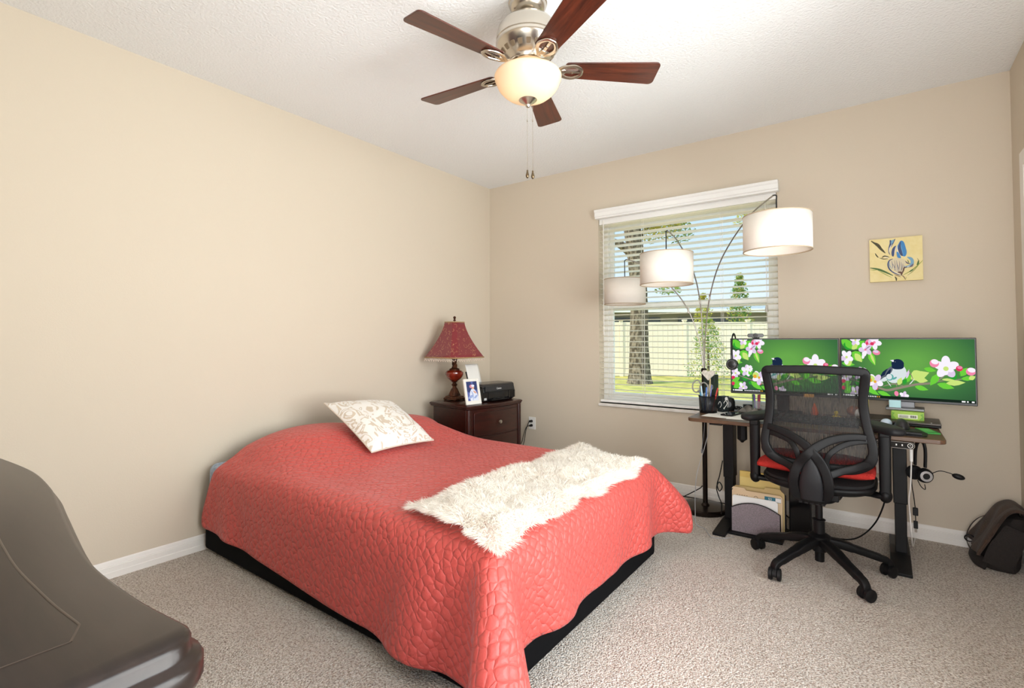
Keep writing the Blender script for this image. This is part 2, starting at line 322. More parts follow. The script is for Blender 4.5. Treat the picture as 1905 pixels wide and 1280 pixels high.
[-25,373,109,-25,328,154,-23,283,198,-20,238,242,-17,194,286,-14,149,330,-11,103,374,-8,62,418,-6,28,461,-2,3,502,-1,0,518,0,1,521,0,0,512,0,0,508,0,0,509,0,0,509,0,0,511,0,0,513,0,0,515,0,0,516,0,0,516,0,0,516,0,0,516,0,0,515,0,0,514,0,0,512,0,0,509,0,0,509,0,0,508,0,0,508,0,0,508,0,0,508,0,0,508,0,0,508,0,0,508,0,0,508,0,0,508,0,0,508,0,0,508,0,0,509,-1,-1,514,-3,-1,509,-5,-4,490,-8,-24,452,-10,-53,410,-12,-90,366,-14,-132,322],
[-20,372,106,-20,327,150,-19,282,195,-16,238,239,-14,193,283,-12,148,328,-10,103,372,-7,62,417,-5,27,460,-2,3,502,-1,0,517,0,1,520,0,0,511,0,0,508,0,0,508,0,0,508,0,0,508,0,0,509,0,0,509,0,0,509,0,0,509,0,0,509,0,0,509,0,0,509,0,0,509,0,0,508,0,0,508,0,0,508,0,0,508,0,0,508,0,0,508,0,0,508,0,0,508,0,0,508,0,0,508,0,0,508,0,0,508,0,0,508,0,0,508,0,0,509,-2,0,512,-3,0,508,-5,-4,489,-7,-24,450,-10,-53,408,-12,-90,365,-14,-132,321],
[-16,371,103,-16,326,147,-15,282,192,-13,237,237,-11,192,281,-9,148,326,-8,102,371,-6,61,416,-4,27,459,-2,3,502,-1,0,517,0,1,519,0,0,510,0,0,508,0,0,508,0,0,508,0,0,508,0,0,508,0,0,508,0,0,508,0,0,508,0,0,508,0,0,508,0,0,508,0,0,508,0,0,508,0,0,508,0,0,508,0,0,508,0,0,508,0,0,508,0,0,508,0,0,508,0,0,508,0,0,508,0,0,508,0,0,508,0,0,508,0,0,508,0,0,509,-2,0,512,-3,0,508,-5,-4,489,-7,-25,450,-9,-54,408,-10,-90,364,-11,-133,320],
[-12,371,99,-12,326,144,-11,281,189,-10,237,234,-9,192,279,-7,147,324,-6,102,369,-5,61,415,-3,26,459,-2,2,502,-1,0,517,0,1,519,0,0,511,0,0,508,0,0,508,0,0,508,0,0,508,0,0,508,0,0,508,0,0,508,0,0,508,0,0,508,0,0,508,0,0,508,0,0,508,0,0,508,0,0,508,0,0,508,0,0,508,0,0,508,0,0,508,0,0,508,0,0,508,0,0,508,0,0,508,0,0,508,0,0,508,0,0,508,0,0,508,0,0,509,-2,0,511,-3,1,508,-5,-3,488,-7,-25,449,-8,-54,407,-10,-90,363,-11,-133,319],
[-9,370,96,-9,326,141,-8,281,186,-7,236,231,-6,192,277,-6,147,322,-5,102,368,-4,61,414,-3,26,458,-2,2,502,-1,0,517,0,1,519,0,0,510,0,0,508,0,0,508,0,0,508,0,0,508,0,0,508,0,0,508,0,0,508,0,0,508,0,0,508,0,0,508,0,0,508,0,0,508,0,0,508,0,0,508,0,0,508,0,0,508,0,0,508,0,0,508,0,0,508,0,0,508,0,0,508,0,0,508,0,0,508,0,0,508,0,0,508,0,0,508,0,0,509,-1,0,511,-3,0,508,-4,-4,489,-6,-25,449,-7,-54,407,-9,-91,363,-9,-133,319],
[-6,370,93,-6,325,138,-6,281,183,-5,236,229,-5,191,274,-4,147,320,-4,102,366,-3,61,413,-2,26,458,-2,2,501,-1,0,517,-1,1,519,0,0,511,0,0,508,0,0,508,0,0,508,0,0,508,0,0,508,0,0,508,0,0,508,0,0,508,0,0,508,0,0,508,0,0,508,0,0,508,0,0,508,0,0,508,0,0,508,0,0,508,0,0,508,0,0,508,0,0,508,0,0,508,0,0,508,0,0,508,0,0,508,0,0,508,0,0,508,0,0,508,0,0,509,-2,0,511,-3,1,508,-4,-3,488,-6,-25,448,-7,-54,407,-8,-91,363,-9,-133,318],
[-4,370,90,-4,325,134,-4,280,180,-4,236,226,-3,191,272,-3,147,319,-3,102,365,-2,61,412,-2,26,457,-1,2,501,-1,0,517,-1,1,520,0,0,511,0,0,508,0,0,508,0,0,508,0,0,508,0,0,508,0,0,508,0,0,508,0,0,508,0,0,508,0,0,508,0,0,508,0,0,508,0,0,508,0,0,508,0,0,508,0,0,508,0,0,508,0,0,508,0,0,508,0,0,508,0,0,508,0,0,508,0,0,508,0,0,508,0,0,508,0,0,508,0,0,509,-1,0,511,-3,0,508,-4,-4,489,-5,-25,449,-6,-55,407,-7,-91,363,-8,-134,318],
[-3,369,87,-3,325,132,-3,280,177,-3,236,224,-3,191,270,-3,147,317,-3,101,364,-2,60,411,-2,26,457,-2,2,501,-1,0,517,-1,1,520,0,0,512,0,0,508,0,0,508,0,0,508,0,0,508,0,0,508,0,0,508,0,0,508,0,0,508,0,0,508,0,0,508,0,0,508,0,0,508,0,0,508,0,0,508,0,0,508,0,0,508,0,0,508,0,0,508,0,0,508,0,0,508,0,0,508,0,0,508,0,0,508,0,0,508,0,0,508,0,0,508,0,0,509,-1,0,511,-3,1,508,-4,-3,488,-5,-25,448,-6,-55,406,-7,-91,362,-8,-134,318],
[-3,369,85,-3,325,130,-3,280,175,-3,236,222,-3,191,269,-3,146,316,-3,101,363,-2,60,410,-2,26,456,-1,2,501,-1,0,517,-1,1,520,0,0,512,0,0,508,0,0,508,0,0,508,0,0,508,0,0,508,0,0,508,0,0,508,0,0,508,0,0,508,0,0,508,0,0,508,0,0,508,0,0,508,0,0,508,0,0,508,0,0,508,0,0,508,0,0,508,0,0,508,0,0,508,0,0,508,0,0,508,0,0,508,0,0,508,0,0,508,0,0,508,0,0,509,-1,0,511,-2,0,508,-4,-4,489,-5,-25,449,-6,-55,407,-6,-91,363,-7,-134,318],
[-3,369,83,-3,325,128,-3,280,174,-3,235,221,-3,191,268,-3,146,315,-3,101,362,-3,60,410,-2,25,456,-2,2,501,-1,0,517,-1,1,520,0,0,512,0,0,508,0,0,508,0,0,508,0,0,508,0,0,508,0,0,508,0,0,508,0,0,508,0,0,508,0,0,508,0,0,508,0,0,508,0,0,508,0,0,508,0,0,508,0,0,508,0,0,508,0,0,508,0,0,508,0,0,508,0,0,508,0,0,508,0,0,508,0,0,508,0,0,508,0,0,508,0,0,509,-1,0,511,-3,1,508,-4,-3,488,-5,-25,449,-5,-55,406,-6,-91,362,-6,-134,318],
[-3,369,82,-3,325,126,-3,280,172,-3,235,219,-3,191,267,-3,146,314,-3,101,362,-2,60,409,-2,25,456,-2,2,501,-1,0,518,-1,1,521,0,0,512,0,0,508,0,0,508,0,0,508,0,0,508,0,0,508,0,0,508,0,0,508,0,0,508,0,0,508,0,0,508,0,0,508,0,0,508,0,0,508,0,0,508,0,0,508,0,0,508,0,0,508,0,0,508,0,0,508,0,0,508,0,0,508,0,0,508,0,0,508,0,0,508,0,0,508,0,0,508,0,0,509,-1,0,511,-2,0,508,-3,-4,489,-4,-25,449,-5,-55,407,-5,-91,363,-6,-134,318],
[-3,370,80,-3,325,125,-3,280,170,-3,235,218,-3,191,265,-3,146,313,-3,101,361,-3,60,409,-2,25,455,-2,1,501,-1,0,518,-1,1,521,0,0,512,0,0,508,0,0,508,0,0,508,0,0,508,0,0,508,0,0,508,0,0,508,0,0,508,0,0,508,0,0,508,0,0,508,0,0,508,0,0,508,0,0,508,0,0,508,0,0,508,0,0,508,0,0,508,0,0,508,0,0,508,0,0,508,0,0,508,0,0,508,0,0,508,0,0,508,0,0,508,0,0,509,-1,0,511,-2,1,508,-3,-3,488,-4,-25,449,-5,-54,407,-5,-91,363,-6,-134,318],
[-3,372,78,-3,327,123,-3,281,169,-3,236,217,-3,191,264,-3,146,312,-3,101,360,-3,60,408,-2,25,455,-2,2,501,-1,0,518,-1,1,521,0,0,512,0,0,508,0,0,508,0,0,508,0,0,508,0,0,508,0,0,508,0,0,508,0,0,508,0,0,508,0,0,508,0,0,508,0,0,508,0,0,508,0,0,508,0,0,508,0,0,508,0,0,508,0,0,508,0,0,508,0,0,508,0,0,508,0,0,508,0,0,508,0,0,508,0,0,508,0,0,508,0,0,509,-1,0,512,-2,0,508,-3,-4,489,-4,-25,449,-4,-55,407,-5,-91,363,-5,-134,318],
[-3,375,77,-4,330,121,-4,284,167,-4,238,215,-4,192,263,-3,146,311,-3,101,359,-3,59,408,-2,25,455,-2,1,501,-1,0,518,-1,1,521,0,0,513,0,0,508,0,0,508,0,0,508,0,0,508,0,0,508,0,0,508,0,0,508,0,0,508,0,0,508,0,0,508,0,0,508,0,0,508,0,0,508,0,0,508,0,0,508,0,0,508,0,0,508,0,0,508,0,0,508,0,0,508,0,0,508,0,0,508,0,0,508,0,0,508,0,0,508,0,0,508,0,0,509,-1,0,511,-2,0,508,-3,-4,488,-4,-25,449,-4,-54,407,-5,-91,363,-5,-134,318],
[-3,374,75,-4,330,120,-4,285,166,-4,239,214,-4,193,262,-4,147,311,-3,101,359,-3,59,408,-2,25,455,-2,1,501,-1,0,518,-1,1,521,0,0,512,0,0,508,0,0,508,0,0,508,0,0,508,0,0,508,0,0,508,0,0,508,0,0,508,0,0,508,0,0,508,0,0,508,0,0,508,0,0,508,0,0,508,0,0,508,0,0,508,0,0,508,0,0,508,0,0,508,0,0,508,0,0,508,0,0,508,0,0,508,0,0,508,0,0,508,0,0,508,0,0,509,-1,0,512,-2,0,508,-3,-4,489,-3,-25,449,-4,-54,407,-4,-91,363,-5,-134,318],
[-4,368,73,-4,326,118,-4,284,164,-4,239,213,-4,194,261,-4,147,310,-4,100,358,-3,59,407,-3,24,455,-2,1,501,-1,0,518,-1,1,521,0,0,513,0,0,508,0,0,508,0,0,508,0,0,508,0,0,508,0,0,508,0,0,508,0,0,508,0,0,508,0,0,508,0,0,508,0,0,508,0,0,508,0,0,508,0,0,508,0,0,508,0,0,508,0,0,508,0,0,508,0,0,508,0,0,508,0,0,508,0,0,508,0,0,508,0,0,508,0,0,508,0,0,509,-1,0,511,-2,0,508,-3,-4,489,-4,-25,449,-4,-54,407,-4,-91,363,-5,-134,318],
[-5,355,72,-5,316,117,-4,277,163,-4,236,211,-4,193,260,-4,147,309,-4,100,358,-3,58,407,-3,24,455,-2,1,501,-1,0,518,-1,1,521,0,0,512,0,0,508,0,0,508,0,0,508,0,0,508,0,0,508,0,0,508,0,0,508,0,0,508,0,0,508,0,0,508,0,0,508,0,0,508,0,0,508,0,0,508,0,0,508,0,0,508,0,0,508,0,0,508,0,0,508,0,0,508,0,0,508,0,0,508,0,0,508,0,0,508,0,0,508,0,0,508,0,0,509,-1,0,512,-2,0,508,-3,-4,489,-3,-25,449,-4,-54,407,-4,-91,363,-4,-134,319],
[-10,336,72,-8,299,116,-7,261,162,-6,224,211,-5,185,259,-4,144,308,-4,99,357,-4,57,406,-3,23,454,-2,1,501,-1,0,517,-1,1,520,0,0,513,0,0,508,0,0,508,0,0,508,0,0,508,0,0,508,0,0,508,0,0,508,0,0,508,0,0,508,0,0,508,0,0,508,0,0,508,0,0,508,0,0,508,0,0,508,0,0,508,0,0,508,0,0,508,0,0,508,0,0,508,0,0,508,0,0,508,0,0,508,0,0,508,0,0,508,0,0,508,0,0,509,-1,0,511,-2,0,508,-3,-4,489,-3,-25,449,-4,-54,407,-4,-90,363,-4,-133,319],
[-11,324,71,-10,285,116,-9,246,162,-8,208,211,-7,171,259,-6,133,308,-5,93,357,-4,55,406,-3,22,454,-2,1,500,-1,0,517,0,1,519,0,0,511,0,0,508,0,0,508,0,0,508,0,0,508,0,0,508,0,0,508,0,0,508,0,0,508,0,0,508,0,0,508,0,0,508,0,0,508,0,0,508,0,0,508,0,0,508,0,0,508,0,0,508,0,0,508,0,0,508,0,0,508,0,0,508,0,0,508,0,0,508,0,0,508,0,0,508,0,0,508,0,0,509,-1,0,512,-2,0,508,-2,-4,489,-3,-25,449,-4,-54,407,-4,-90,363,-4,-133,319],
[-11,321,69,-11,281,114,-10,241,160,-9,202,209,-8,164,258,-6,126,307,-5,88,356,-4,53,406,-3,21,453,-2,0,500,-1,0,516,-1,0,518,0,0,511,0,0,508,0,0,508,0,0,508,0,0,508,0,0,508,0,0,508,0,0,508,0,0,508,0,0,508,0,0,508,0,0,508,0,0,508,0,0,508,0,0,508,0,0,508,0,0,508,0,0,508,0,0,508,0,0,508,0,0,508,0,0,508,0,0,508,0,0,508,0,0,508,0,0,508,0,0,508,0,0,509,-1,0,511,-2,0,508,-2,-4,489,-3,-25,449,-4,-54,407,-4,-90,363,-4,-131,319],
[-12,328,66,-11,286,111,-10,245,157,-9,204,207,-8,164,256,-7,125,306,-6,87,356,-4,52,405,-3,21,453,-2,0,500,-1,0,516,0,0,518,0,0,511,0,0,508,0,0,508,0,0,508,0,0,508,0,0,508,0,0,508,0,0,508,0,0,508,0,0,508,0,0,508,0,0,508,0,0,508,0,0,508,0,0,508,0,0,508,0,0,508,0,0,508,0,0,508,0,0,508,0,0,508,0,0,508,0,0,508,0,0,508,0,0,508,0,0,508,0,0,508,0,0,509,-1,0,512,-1,0,508,-2,-4,489,-3,-25,449,-4,-54,407,-4,-89,363,-5,-128,319],
[-16,346,62,-14,302,107,-12,259,154,-11,216,204,-9,174,254,-7,131,304,-6,90,354,-5,53,404,-4,21,452,-2,0,500,-1,0,516,0,0,519,0,0,513,0,0,508,0,0,508,0,0,508,0,0,508,0,0,508,0,0,508,0,0,508,0,0,508,0,0,508,0,0,508,0,0,508,0,0,508,0,0,508,0,0,508,0,0,508,0,0,508,0,0,508,0,0,508,0,0,508,0,0,508,0,0,508,0,0,508,0,0,508,0,0,508,0,0,508,0,0,508,0,0,509,-1,0,512,-1,0,508,-2,-4,489,-3,-25,449,-4,-55,407,-4,-92,363,-5,-136,318],
[-24,372,59,-22,328,103,-19,283,150,-17,239,200,-14,194,250,-11,148,301,-8,102,351,-6,59,402,-4,24,451,-2,0,500,-1,0,517,0,0,521,0,0,515,0,0,509,0,0,508,0,0,508,0,0,508,0,0,508,0,0,508,0,0,508,0,0,508,0,0,508,0,0,508,0,0,508,0,0,508,0,0,508,0,0,508,0,0,508,0,0,508,0,0,508,0,0,508,0,0,508,0,0,508,0,0,508,0,0,508,0,0,508,0,0,508,0,0,508,0,0,508,0,0,509,0,0,514,-1,0,509,-2,-4,490,-3,-26,449,-4,-59,406,-5,-101,361,-8,-151,317],
[-27,388,55,-25,343,99,-22,299,146,-20,254,197,-17,209,247,-14,164,298,-11,117,348,-7,69,399,-4,27,449,-2,0,500,-1,-1,518,0,0,522,0,0,518,0,0,511,0,0,508,0,0,508,0,0,508,0,0,508,0,0,508,0,0,508,0,0,508,0,0,508,0,0,508,0,0,508,0,0,508,0,0,508,0,0,508,0,0,508,0,0,508,0,0,508,0,0,508,0,0,508,0,0,508,0,0,508,0,0,508,0,0,508,0,0,508,0,0,508,0,0,509,0,0,512,0,0,516,-1,0,510,-2,-4,490,-3,-28,449,-5,-64,404,-7,-111,360,-9,-159,315],
[-27,388,50,-25,343,95,-22,299,142,-20,254,192,-17,210,243,-14,165,294,-11,121,344,-8,74,396,-5,31,447,-2,0,500,1,-2,519,1,-1,523,0,0,522,0,0,516,0,0,513,0,0,510,0,0,509,0,0,509,0,0,509,0,0,509,0,0,509,0,0,509,0,0,509,0,0,509,0,0,509,0,0,509,0,0,509,0,0,509,0,0,509,0,0,509,0,0,509,0,0,509,0,0,509,0,0,509,0,0,509,0,0,509,0,0,510,0,0,511,0,0,514,0,0,518,0,0,519,0,0,511,-2,-5,491,-4,-31,448,-6,-71,403,-7,-116,358,-8,-157,314],
[-28,388,46,-25,343,90,-23,299,138,-20,254,188,-17,210,239,-15,165,290,-12,121,341,-9,76,393,-6,32,443,-2,-2,498,1,-3,516,1,-3,522,0,-2,523,0,-2,519,0,-1,518,0,-1,517,-1,-1,517,-1,-1,518,-1,0,518,-1,0,519,-1,0,519,-1,0,519,-1,0,519,-1,0,519,-1,0,519,-1,0,519,-1,0,519,-1,0,519,-1,0,519,-1,0,519,-1,0,519,-1,0,519,-1,0,519,-1,0,519,-1,0,518,-1,0,518,-1,0,517,0,0,518,0,0,519,0,1,522,0,1,520,0,1,512,-2,-4,490,-5,-36,445,-6,-75,401,-7,-111,357,-10,-145,314],
[-29,379,41,-26,334,86,-24,288,133,-21,243,184,-19,197,235,-17,152,286,-15,105,337,-13,60,389,-9,18,440,-1,-7,493,2,-6,508,2,-5,517,1,-4,518,0,-3,518,0,-2,518,0,-2,517,0,-1,517,0,-1,518,0,-1,518,0,-1,519,0,0,519,0,0,519,0,0,519,0,0,518,0,0,518,0,0,518,0,0,518,0,0,518,0,0,518,0,-1,518,0,-1,519,0,-1,519,0,0,519,0,0,519,0,0,518,0,0,518,0,0,517,0,0,518,0,1,518,1,1,518,2,2,516,2,2,508,-1,-3,487,-8,-24,447,-10,-57,404,-13,-90,361,-17,-119,319],
[-35,356,37,-33,310,81,-31,264,129,-29,218,180,-29,170,231,-29,122,283,-29,73,334,-25,30,387,-14,0,436,-2,-13,477,1,-8,505,0,-4,505,-1,-4,506,-1,-3,506,-1,-2,506,-1,-1,506,-1,-1,506,-1,-1,506,-2,-1,506,-2,-1,506,-2,0,506,-2,0,506,-2,0,506,-2,0,506,-2,0,506,-2,0,506,-2,-1,506,-2,-1,506,-2,-1,506,-2,-1,506,-2,-1,506,-2,-1,506,-2,-1,506,-2,-1,506,-2,-1,506,-1,-1,506,-1,-1,506,-1,0,506,-1,0,506,-1,1,506,0,1,505,2,3,505,-2,0,478,-10,-9,448,-20,-30,410,-28,-57,370,-35,-85,329],
[-48,325,32,-47,278,77,-46,230,124,-48,182,175,-50,132,227,-51,83,278,-44,40,330,-30,9,379,-15,-5,420,-10,-4,447,-18,-2,458,-23,-2,462,-23,-1,464,-23,-1,465,-22,-1,465,-22,-1,465,-22,0,466,-22,0,466,-22,0,466,-23,0,466,-23,0,465,-23,0,465,-23,0,465,-23,0,465,-23,-1,465,-23,-1,465,-23,-1,465,-23,-1,465,-23,-1,465,-23,-1,465,-23,-1,465,-23,-1,465,-23,-1,465,-23,-2,465,-23,-2,465,-22,-2,465,-22,-2,465,-22,-2,465,-23,-2,464,-23,-2,463,-23,-2,461,-17,-4,458,-8,-4,451,-11,-7,433,-21,-17,406,-34,-34,372,-46,-56,335],
[-70,287,27,-71,238,72,-75,189,119,-78,140,171,-74,93,222,-65,51,274,-49,20,322,-33,5,364,-24,2,395,-30,8,411,-51,5,415,-65,2,417,-62,2,420,-57,1,421,-53,0,423,-51,0,423,-52,0,424,-52,0,423,-54,0,423,-55,0,423,-55,0,423,-55,0,422,-55,0,422,-55,0,422,-55,-1,422,-56,-1,422,-56,-1,422,-56,-1,422,-55,-1,422,-56,-1,422,-56,-1,422,-56,-2,422,-56,-2,422,-55,-2,422,-54,-2,423,-53,-2,423,-53,-2,423,-53,-3,422,-58,-3,421,-62,-5,419,-67,-5,416,-55,-8,414,-33,-14,411,-23,-16,403,-25,-18,387,-35,-26,362,-49,-41,332],
[-99,245,22,-105,195,66,-105,147,114,-98,102,166,-86,63,216,-69,32,264,-52,14,306,-40,10,338,-41,14,358,-62,18,367,-93,9,370,-110,5,372,-109,5,374,-104,4,376,-91,2,378,-85,1,379,-86,1,379,-89,1,379,-93,1,378,-95,0,378,-95,0,378,-95,0,377,-95,0,377,-95,-1,377,-95,-1,377,-95,-1,377,-95,-1,377,-95,-1,377,-95,-1,377,-95,-1,377,-96,-2,377,-96,-2,377,-96,-2,377,-97,-2,378,-91,-3,378,-89,-3,378,-87,-4,378,-90,-4,377,-103,-6,375,-108,-7,373,-111,-7,371,-100,-9,369,-72,-20,366,-48,-26,362,-38,-27,354,-40,-29,339,-50,-36,318],
[-128,203,17,-130,156,62,-122,113,109,-108,75,159,-91,45,206,-72,26,249,-58,20,282,-56,23,306,-70,28,318,-103,24,323,-139,11,326,-156,8,328,-156,7,330,-153,7,332,-135,4,334,-124,2,335,-123,2,336,-127,1,335,-137,0,334,-141,0,334,-141,0,333,-141,0,333,-141,0,333,-140,-1,333,-139,-1,333,-139,-1,333,-140,-1,333,-140,-1,333,-139,-1,333,-140,-1,333,-142,-2,333,-142,-2,333,-143,-2,333,-143,-2,333,-133,-3,334,-128,-4,334,-125,-4,334,-132,-5,333,-149,-9,331,-156,-9,329,-156,-9,327,-148,-10,325,-121,-19,321,-89,-32,318,-67,-38,313,-57,-40,305,-59,-42,291],
[-151,164,13,-146,121,57,-131,87,102,-112,58,148,-93,38,190,-78,30,225,-72,32,251,-82,37,267,-108,37,274,-150,24,278,-184,13,281,-200,10,283,-200,10,285,-199,10,288,-182,6,289,-165,3,291,-160,3,291,-164,3,291,-176,1,290,-185,0,289,-187,0,289,-186,0,288,-187,0,288,-185,-1,288,-183,-1,288,-183,-1,288,-185,-1,288,-184,-1,288,-183,-1,288,-185,-1,288,-189,-2,288,-188,-2,288,-190,-2,288,-185,-2,288,-172,-4,289,-166,-5,290,-165,-5,290,-174,-6,288,-193,-10,286,-200,-11,284,-200,-11,282,-194,-12,280,-171,-17,277,-139,-32,273,-107,-45,269,-86,-51,264,-77,-52,256],
[-168,129,12,-152,98,52,-134,71,92,-115,52,133,-99,42,169,-90,42,196,-95,47,215,-116,50,225,-153,43,230,-199,24,234,-231,14,237,-244,12,239,-244,12,241,-244,12,243,-227,9,245,-207,4,246,-199,3,247,-202,3,247,-212,2,246,-226,0,245,-232,0,244,-232,0,244,-233,-1,244,-230,-1,244,-228,-1,243,-228,-1,243,-230,-1,243,-228,-1,243,-227,-1,243,-230,-1,243,-235,-2,244,-234,-2,244,-234,-2,244,-226,-3,244,-211,-5,245,-204,-6,246,-205,-6,245,-216,-7,244,-236,-12,242,-244,-13,240,-244,-13,238,-240,-13,236,-221,-17,233,-191,-29,229,-155,-47,224,-126,-59,220,-107,-63,215],
[-174,103,12,-156,92,35,-138,66,76,-120,55,112,-110,53,141,-111,58,161,-126,62,175,-157,59,182,-201,43,186,-247,23,190,-277,16,192,-289,15,194,-289,15,196,-289,14,198,-273,12,200,-250,5,202,-240,4,203,-240,4,203,-249,4,202,-265,0,200,-275,-1,200,-277,-1,199,-278,-1,199,-275,-1,199,-272,-1,199,-272,-1,199,-274,-1,199,-272,-1,199,-271,-1,199,-276,-2,199,-280,-2,199,-280,-2,199,-277,-2,199,-265,-3,200,-250,-6,201,-244,-7,201,-246,-7,201,-258,-8,199,-279,-14,197,-289,-15,195,-289,-15,193,-286,-15,191,-269,-18,188,-242,-27,185,-208,-43,181,-172,-62,176,-145,-72,172],
[-179,84,12,-160,78,25,-142,67,55,-132,66,83,-129,68,107,-140,73,123,-163,74,133,-202,65,138,-251,40,142,-295,23,145,-323,18,148,-333,17,150,-333,17,152,-333,16,154,-319,14,156,-294,6,157,-281,5,159,-279,5,159,-286,4,158,-302,1,157,-315,-1,155,-321,-1,155,-322,-1,155,-320,-1,155,-316,-1,155,-316,-1,154,-318,-1,154,-316,-1,154,-316,-1,154,-322,-2,155,-325,-2,155,-324,-2,155,-318,-2,155,-304,-4,156,-289,-7,157,-283,-7,157,-286,-7,157,-300,-9,155,-323,-16,153,-333,-17,151,-333,-17,149,-332,-17,147,-317,-19,144,-293,-27,141,-261,-40,137,-223,-62,132,-190,-76,128]]
# ------------------------------------------------------------------ materials
H = 2.74; XR = 3.80; YF = -4.25
M_wall = mat('wall_paint', '#D2C6B4', .72, spec=.25, bump=.06, bscale=160)
M_ceil = mat('ceiling_paint', '#F1F3F4', .85, spec=.15, bump=.55, bscale=75)
M_trim = mat('trim_paint', '#EDE9E4', .4, spec=.4)
M_white = mat('white_plastic', '#EEEBE6', .4)
M_vinyl = mat('white_vinyl', '#F2F2F0', .35)
M_slat = translucent('blind_slat', '#FBFAF8', .75, '#FFFDF4', .5)
M_black = mat('black_plastic', '#0D0D0F', .5, spec=.3, bump=.05, bscale=900)
M_blackm = mat('black_steel', '#0B0B0D', .45, spec=.3)
M_gloss = mat('gloss_black', '#0B0B0D', .12)
M_nickel = mat('brushed_nickel', '#C8C0B4', .24, 1.0, aniso=.4)
M_chrome = mat('chrome', '#D8D8D8', .12, 1.0)
M_grey = mat('grey_plastic', '#6E7074', .5)

# carpet: cut pile, flecked brown on beige
def carpet_mat():
    m = mat('carpet_pile', '#B9A792', .95, spec=.1, sheen=.25)
    nt = m.node_tree; N = nt.nodes; L = nt.links; b = N['Principled BSDF']
    tc = N.new('ShaderNodeTexCoord')
    n1 = N.new('ShaderNodeTexNoise'); n1.inputs['Scale'].default_value = 130; n1.inputs['Detail'].default_value = 3; n1.inputs['Roughness'].default_value = .7
    n2 = N.new('ShaderNodeTexNoise'); n2.inputs['Scale'].default_value = 2.2; n2.inputs['Detail'].default_value = 3
    v = N.new('ShaderNodeTexVoronoi'); v.inputs['Scale'].default_value = 150
    for x in (n1, n2, v): L.new(tc.outputs['Object'], x.inputs['Vector'])
    r = N.new('ShaderNodeValToRGB'); cr_ = r.color_ramp
    cr_.elements[0].position = .30; cr_.elements[0].color = (*lin('#86705D'), 1)
    cr_.elements[1].position = .68; cr_.elements[1].color = (*lin('#F6EEE4'), 1)
    e = cr_.elements.new(.42); e.color = (*lin('#BBA998'), 1)
    e = cr_.elements.new(.52); e.color = (*lin('#E2D7CA'), 1)
    L.new(n1.outputs['Fac'], r.inputs[0])
    mx = N.new('ShaderNodeMixRGB'); mx.blend_type = 'MULTIPLY'; mx.inputs[0].default_value = .35
    r2 = N.new('ShaderNodeValToRGB'); r2.color_ramp.elements[0].position = .3; r2.color_ramp.elements[1].position = .7
    r2.color_ramp.elements[0].color = (.72, .70, .68, 1); r2.color_ramp.elements[1].color = (1, 1, 1, 1)
    L.new(n2.outputs['Fac'], r2.inputs[0]); L.new(r.outputs[0], mx.inputs[1]); L.new(r2.outputs[0], mx.inputs[2]); L.new(mx.outputs[0], b.inputs['Base Color'])
    ad = N.new('ShaderNodeMath'); ad.operation = 'SUBTRACT'; L.new(n1.outputs['Fac'], ad.inputs[0]); L.new(v.outputs['Distance'], ad.inputs[1])
    bp = N.new('ShaderNodeBump'); bp.inputs['Strength'].default_value = .9; bp.inputs['Distance'].default_value = .012
    L.new(ad.outputs[0], bp.inputs['Height']); L.new(bp.outputs[0], b.inputs['Normal'])
    return m
M_carpet = carpet_mat()

def glass_mat():
    m = bpy.data.materials.new('window_glass'); m.use_nodes = True; nt = m.node_tree; N = nt.nodes; L = nt.links; N.clear()
    o = N.new('ShaderNodeOutputMaterial'); t = N.new('ShaderNodeBsdfTransparent'); g = N.new('ShaderNodeBsdfGlossy'); g.inputs['Roughness'].default_value = .02
    t.inputs['Color'].default_value = (.97, .98, .97, 1)
    f = N.new('ShaderNodeFresnel'); f.inputs['IOR'].default_value = 1.3
    mx = N.new('ShaderNodeMixShader'); L.new(f.outputs[0], mx.inputs[0]); L.new(t.outputs[0], mx.inputs[1]); L.new(g.outputs[0], mx.inputs[2]); L.new(mx.outputs[0], o.inputs[0])
    return m
M_glass = glass_mat()

# ------------------------------------------------------------------ room shell
struct(MB().box(-.12, XR + .12, YF - .12, .2, -.06, 0).build('floor', M_carpet, smooth=0))
struct(MB().box(-.12, XR + .12, YF - .12, .2, H, H + .1).build('ceiling', M_ceil, smooth=0))
struct(MB().box(-.12, 0, YF - .12, .2, 0, H).build('wall_left', M_wall, smooth=0))
w = MB(); w.box(0, 2.72, YF - .12, YF, 0, H); w.box(3.66, XR, YF - .12, YF, 0, H); w.box(2.72, 3.66, YF - .12, YF, 2.13, H)  # gap left in the front wall to admit the added fill light
struct(w.build('wall_front', M_wall, smooth=0))
WX0, WX1, WZ0, WZ1 = 1.214, 2.605, .665, 2.26
w = MB()
w.box(0, WX0, 0, .2, 0, H); w.box(WX1, XR, 0, .2, 0, H); w.box(WX0, WX1, 0, .2, 0, WZ0); w.box(WX0, WX1, 0, .2, WZ1, H)
struct(w.build('wall_back', M_wall, smooth=0))
RY0, RY1, RZ0, RZ1 = -3.55, -1.55, .55, 2.25
w = MB()
w.box(XR, XR + .12, YF - .12, RY0, 0, H); w.box(XR, XR + .12, RY1, .2, 0, H); w.box(XR, XR + .12, RY0, RY1, 0, RZ0); w.box(XR, XR + .12, RY0, RY1, RZ1, H)
struct(w.build('wall_right', M_wall, smooth=0))

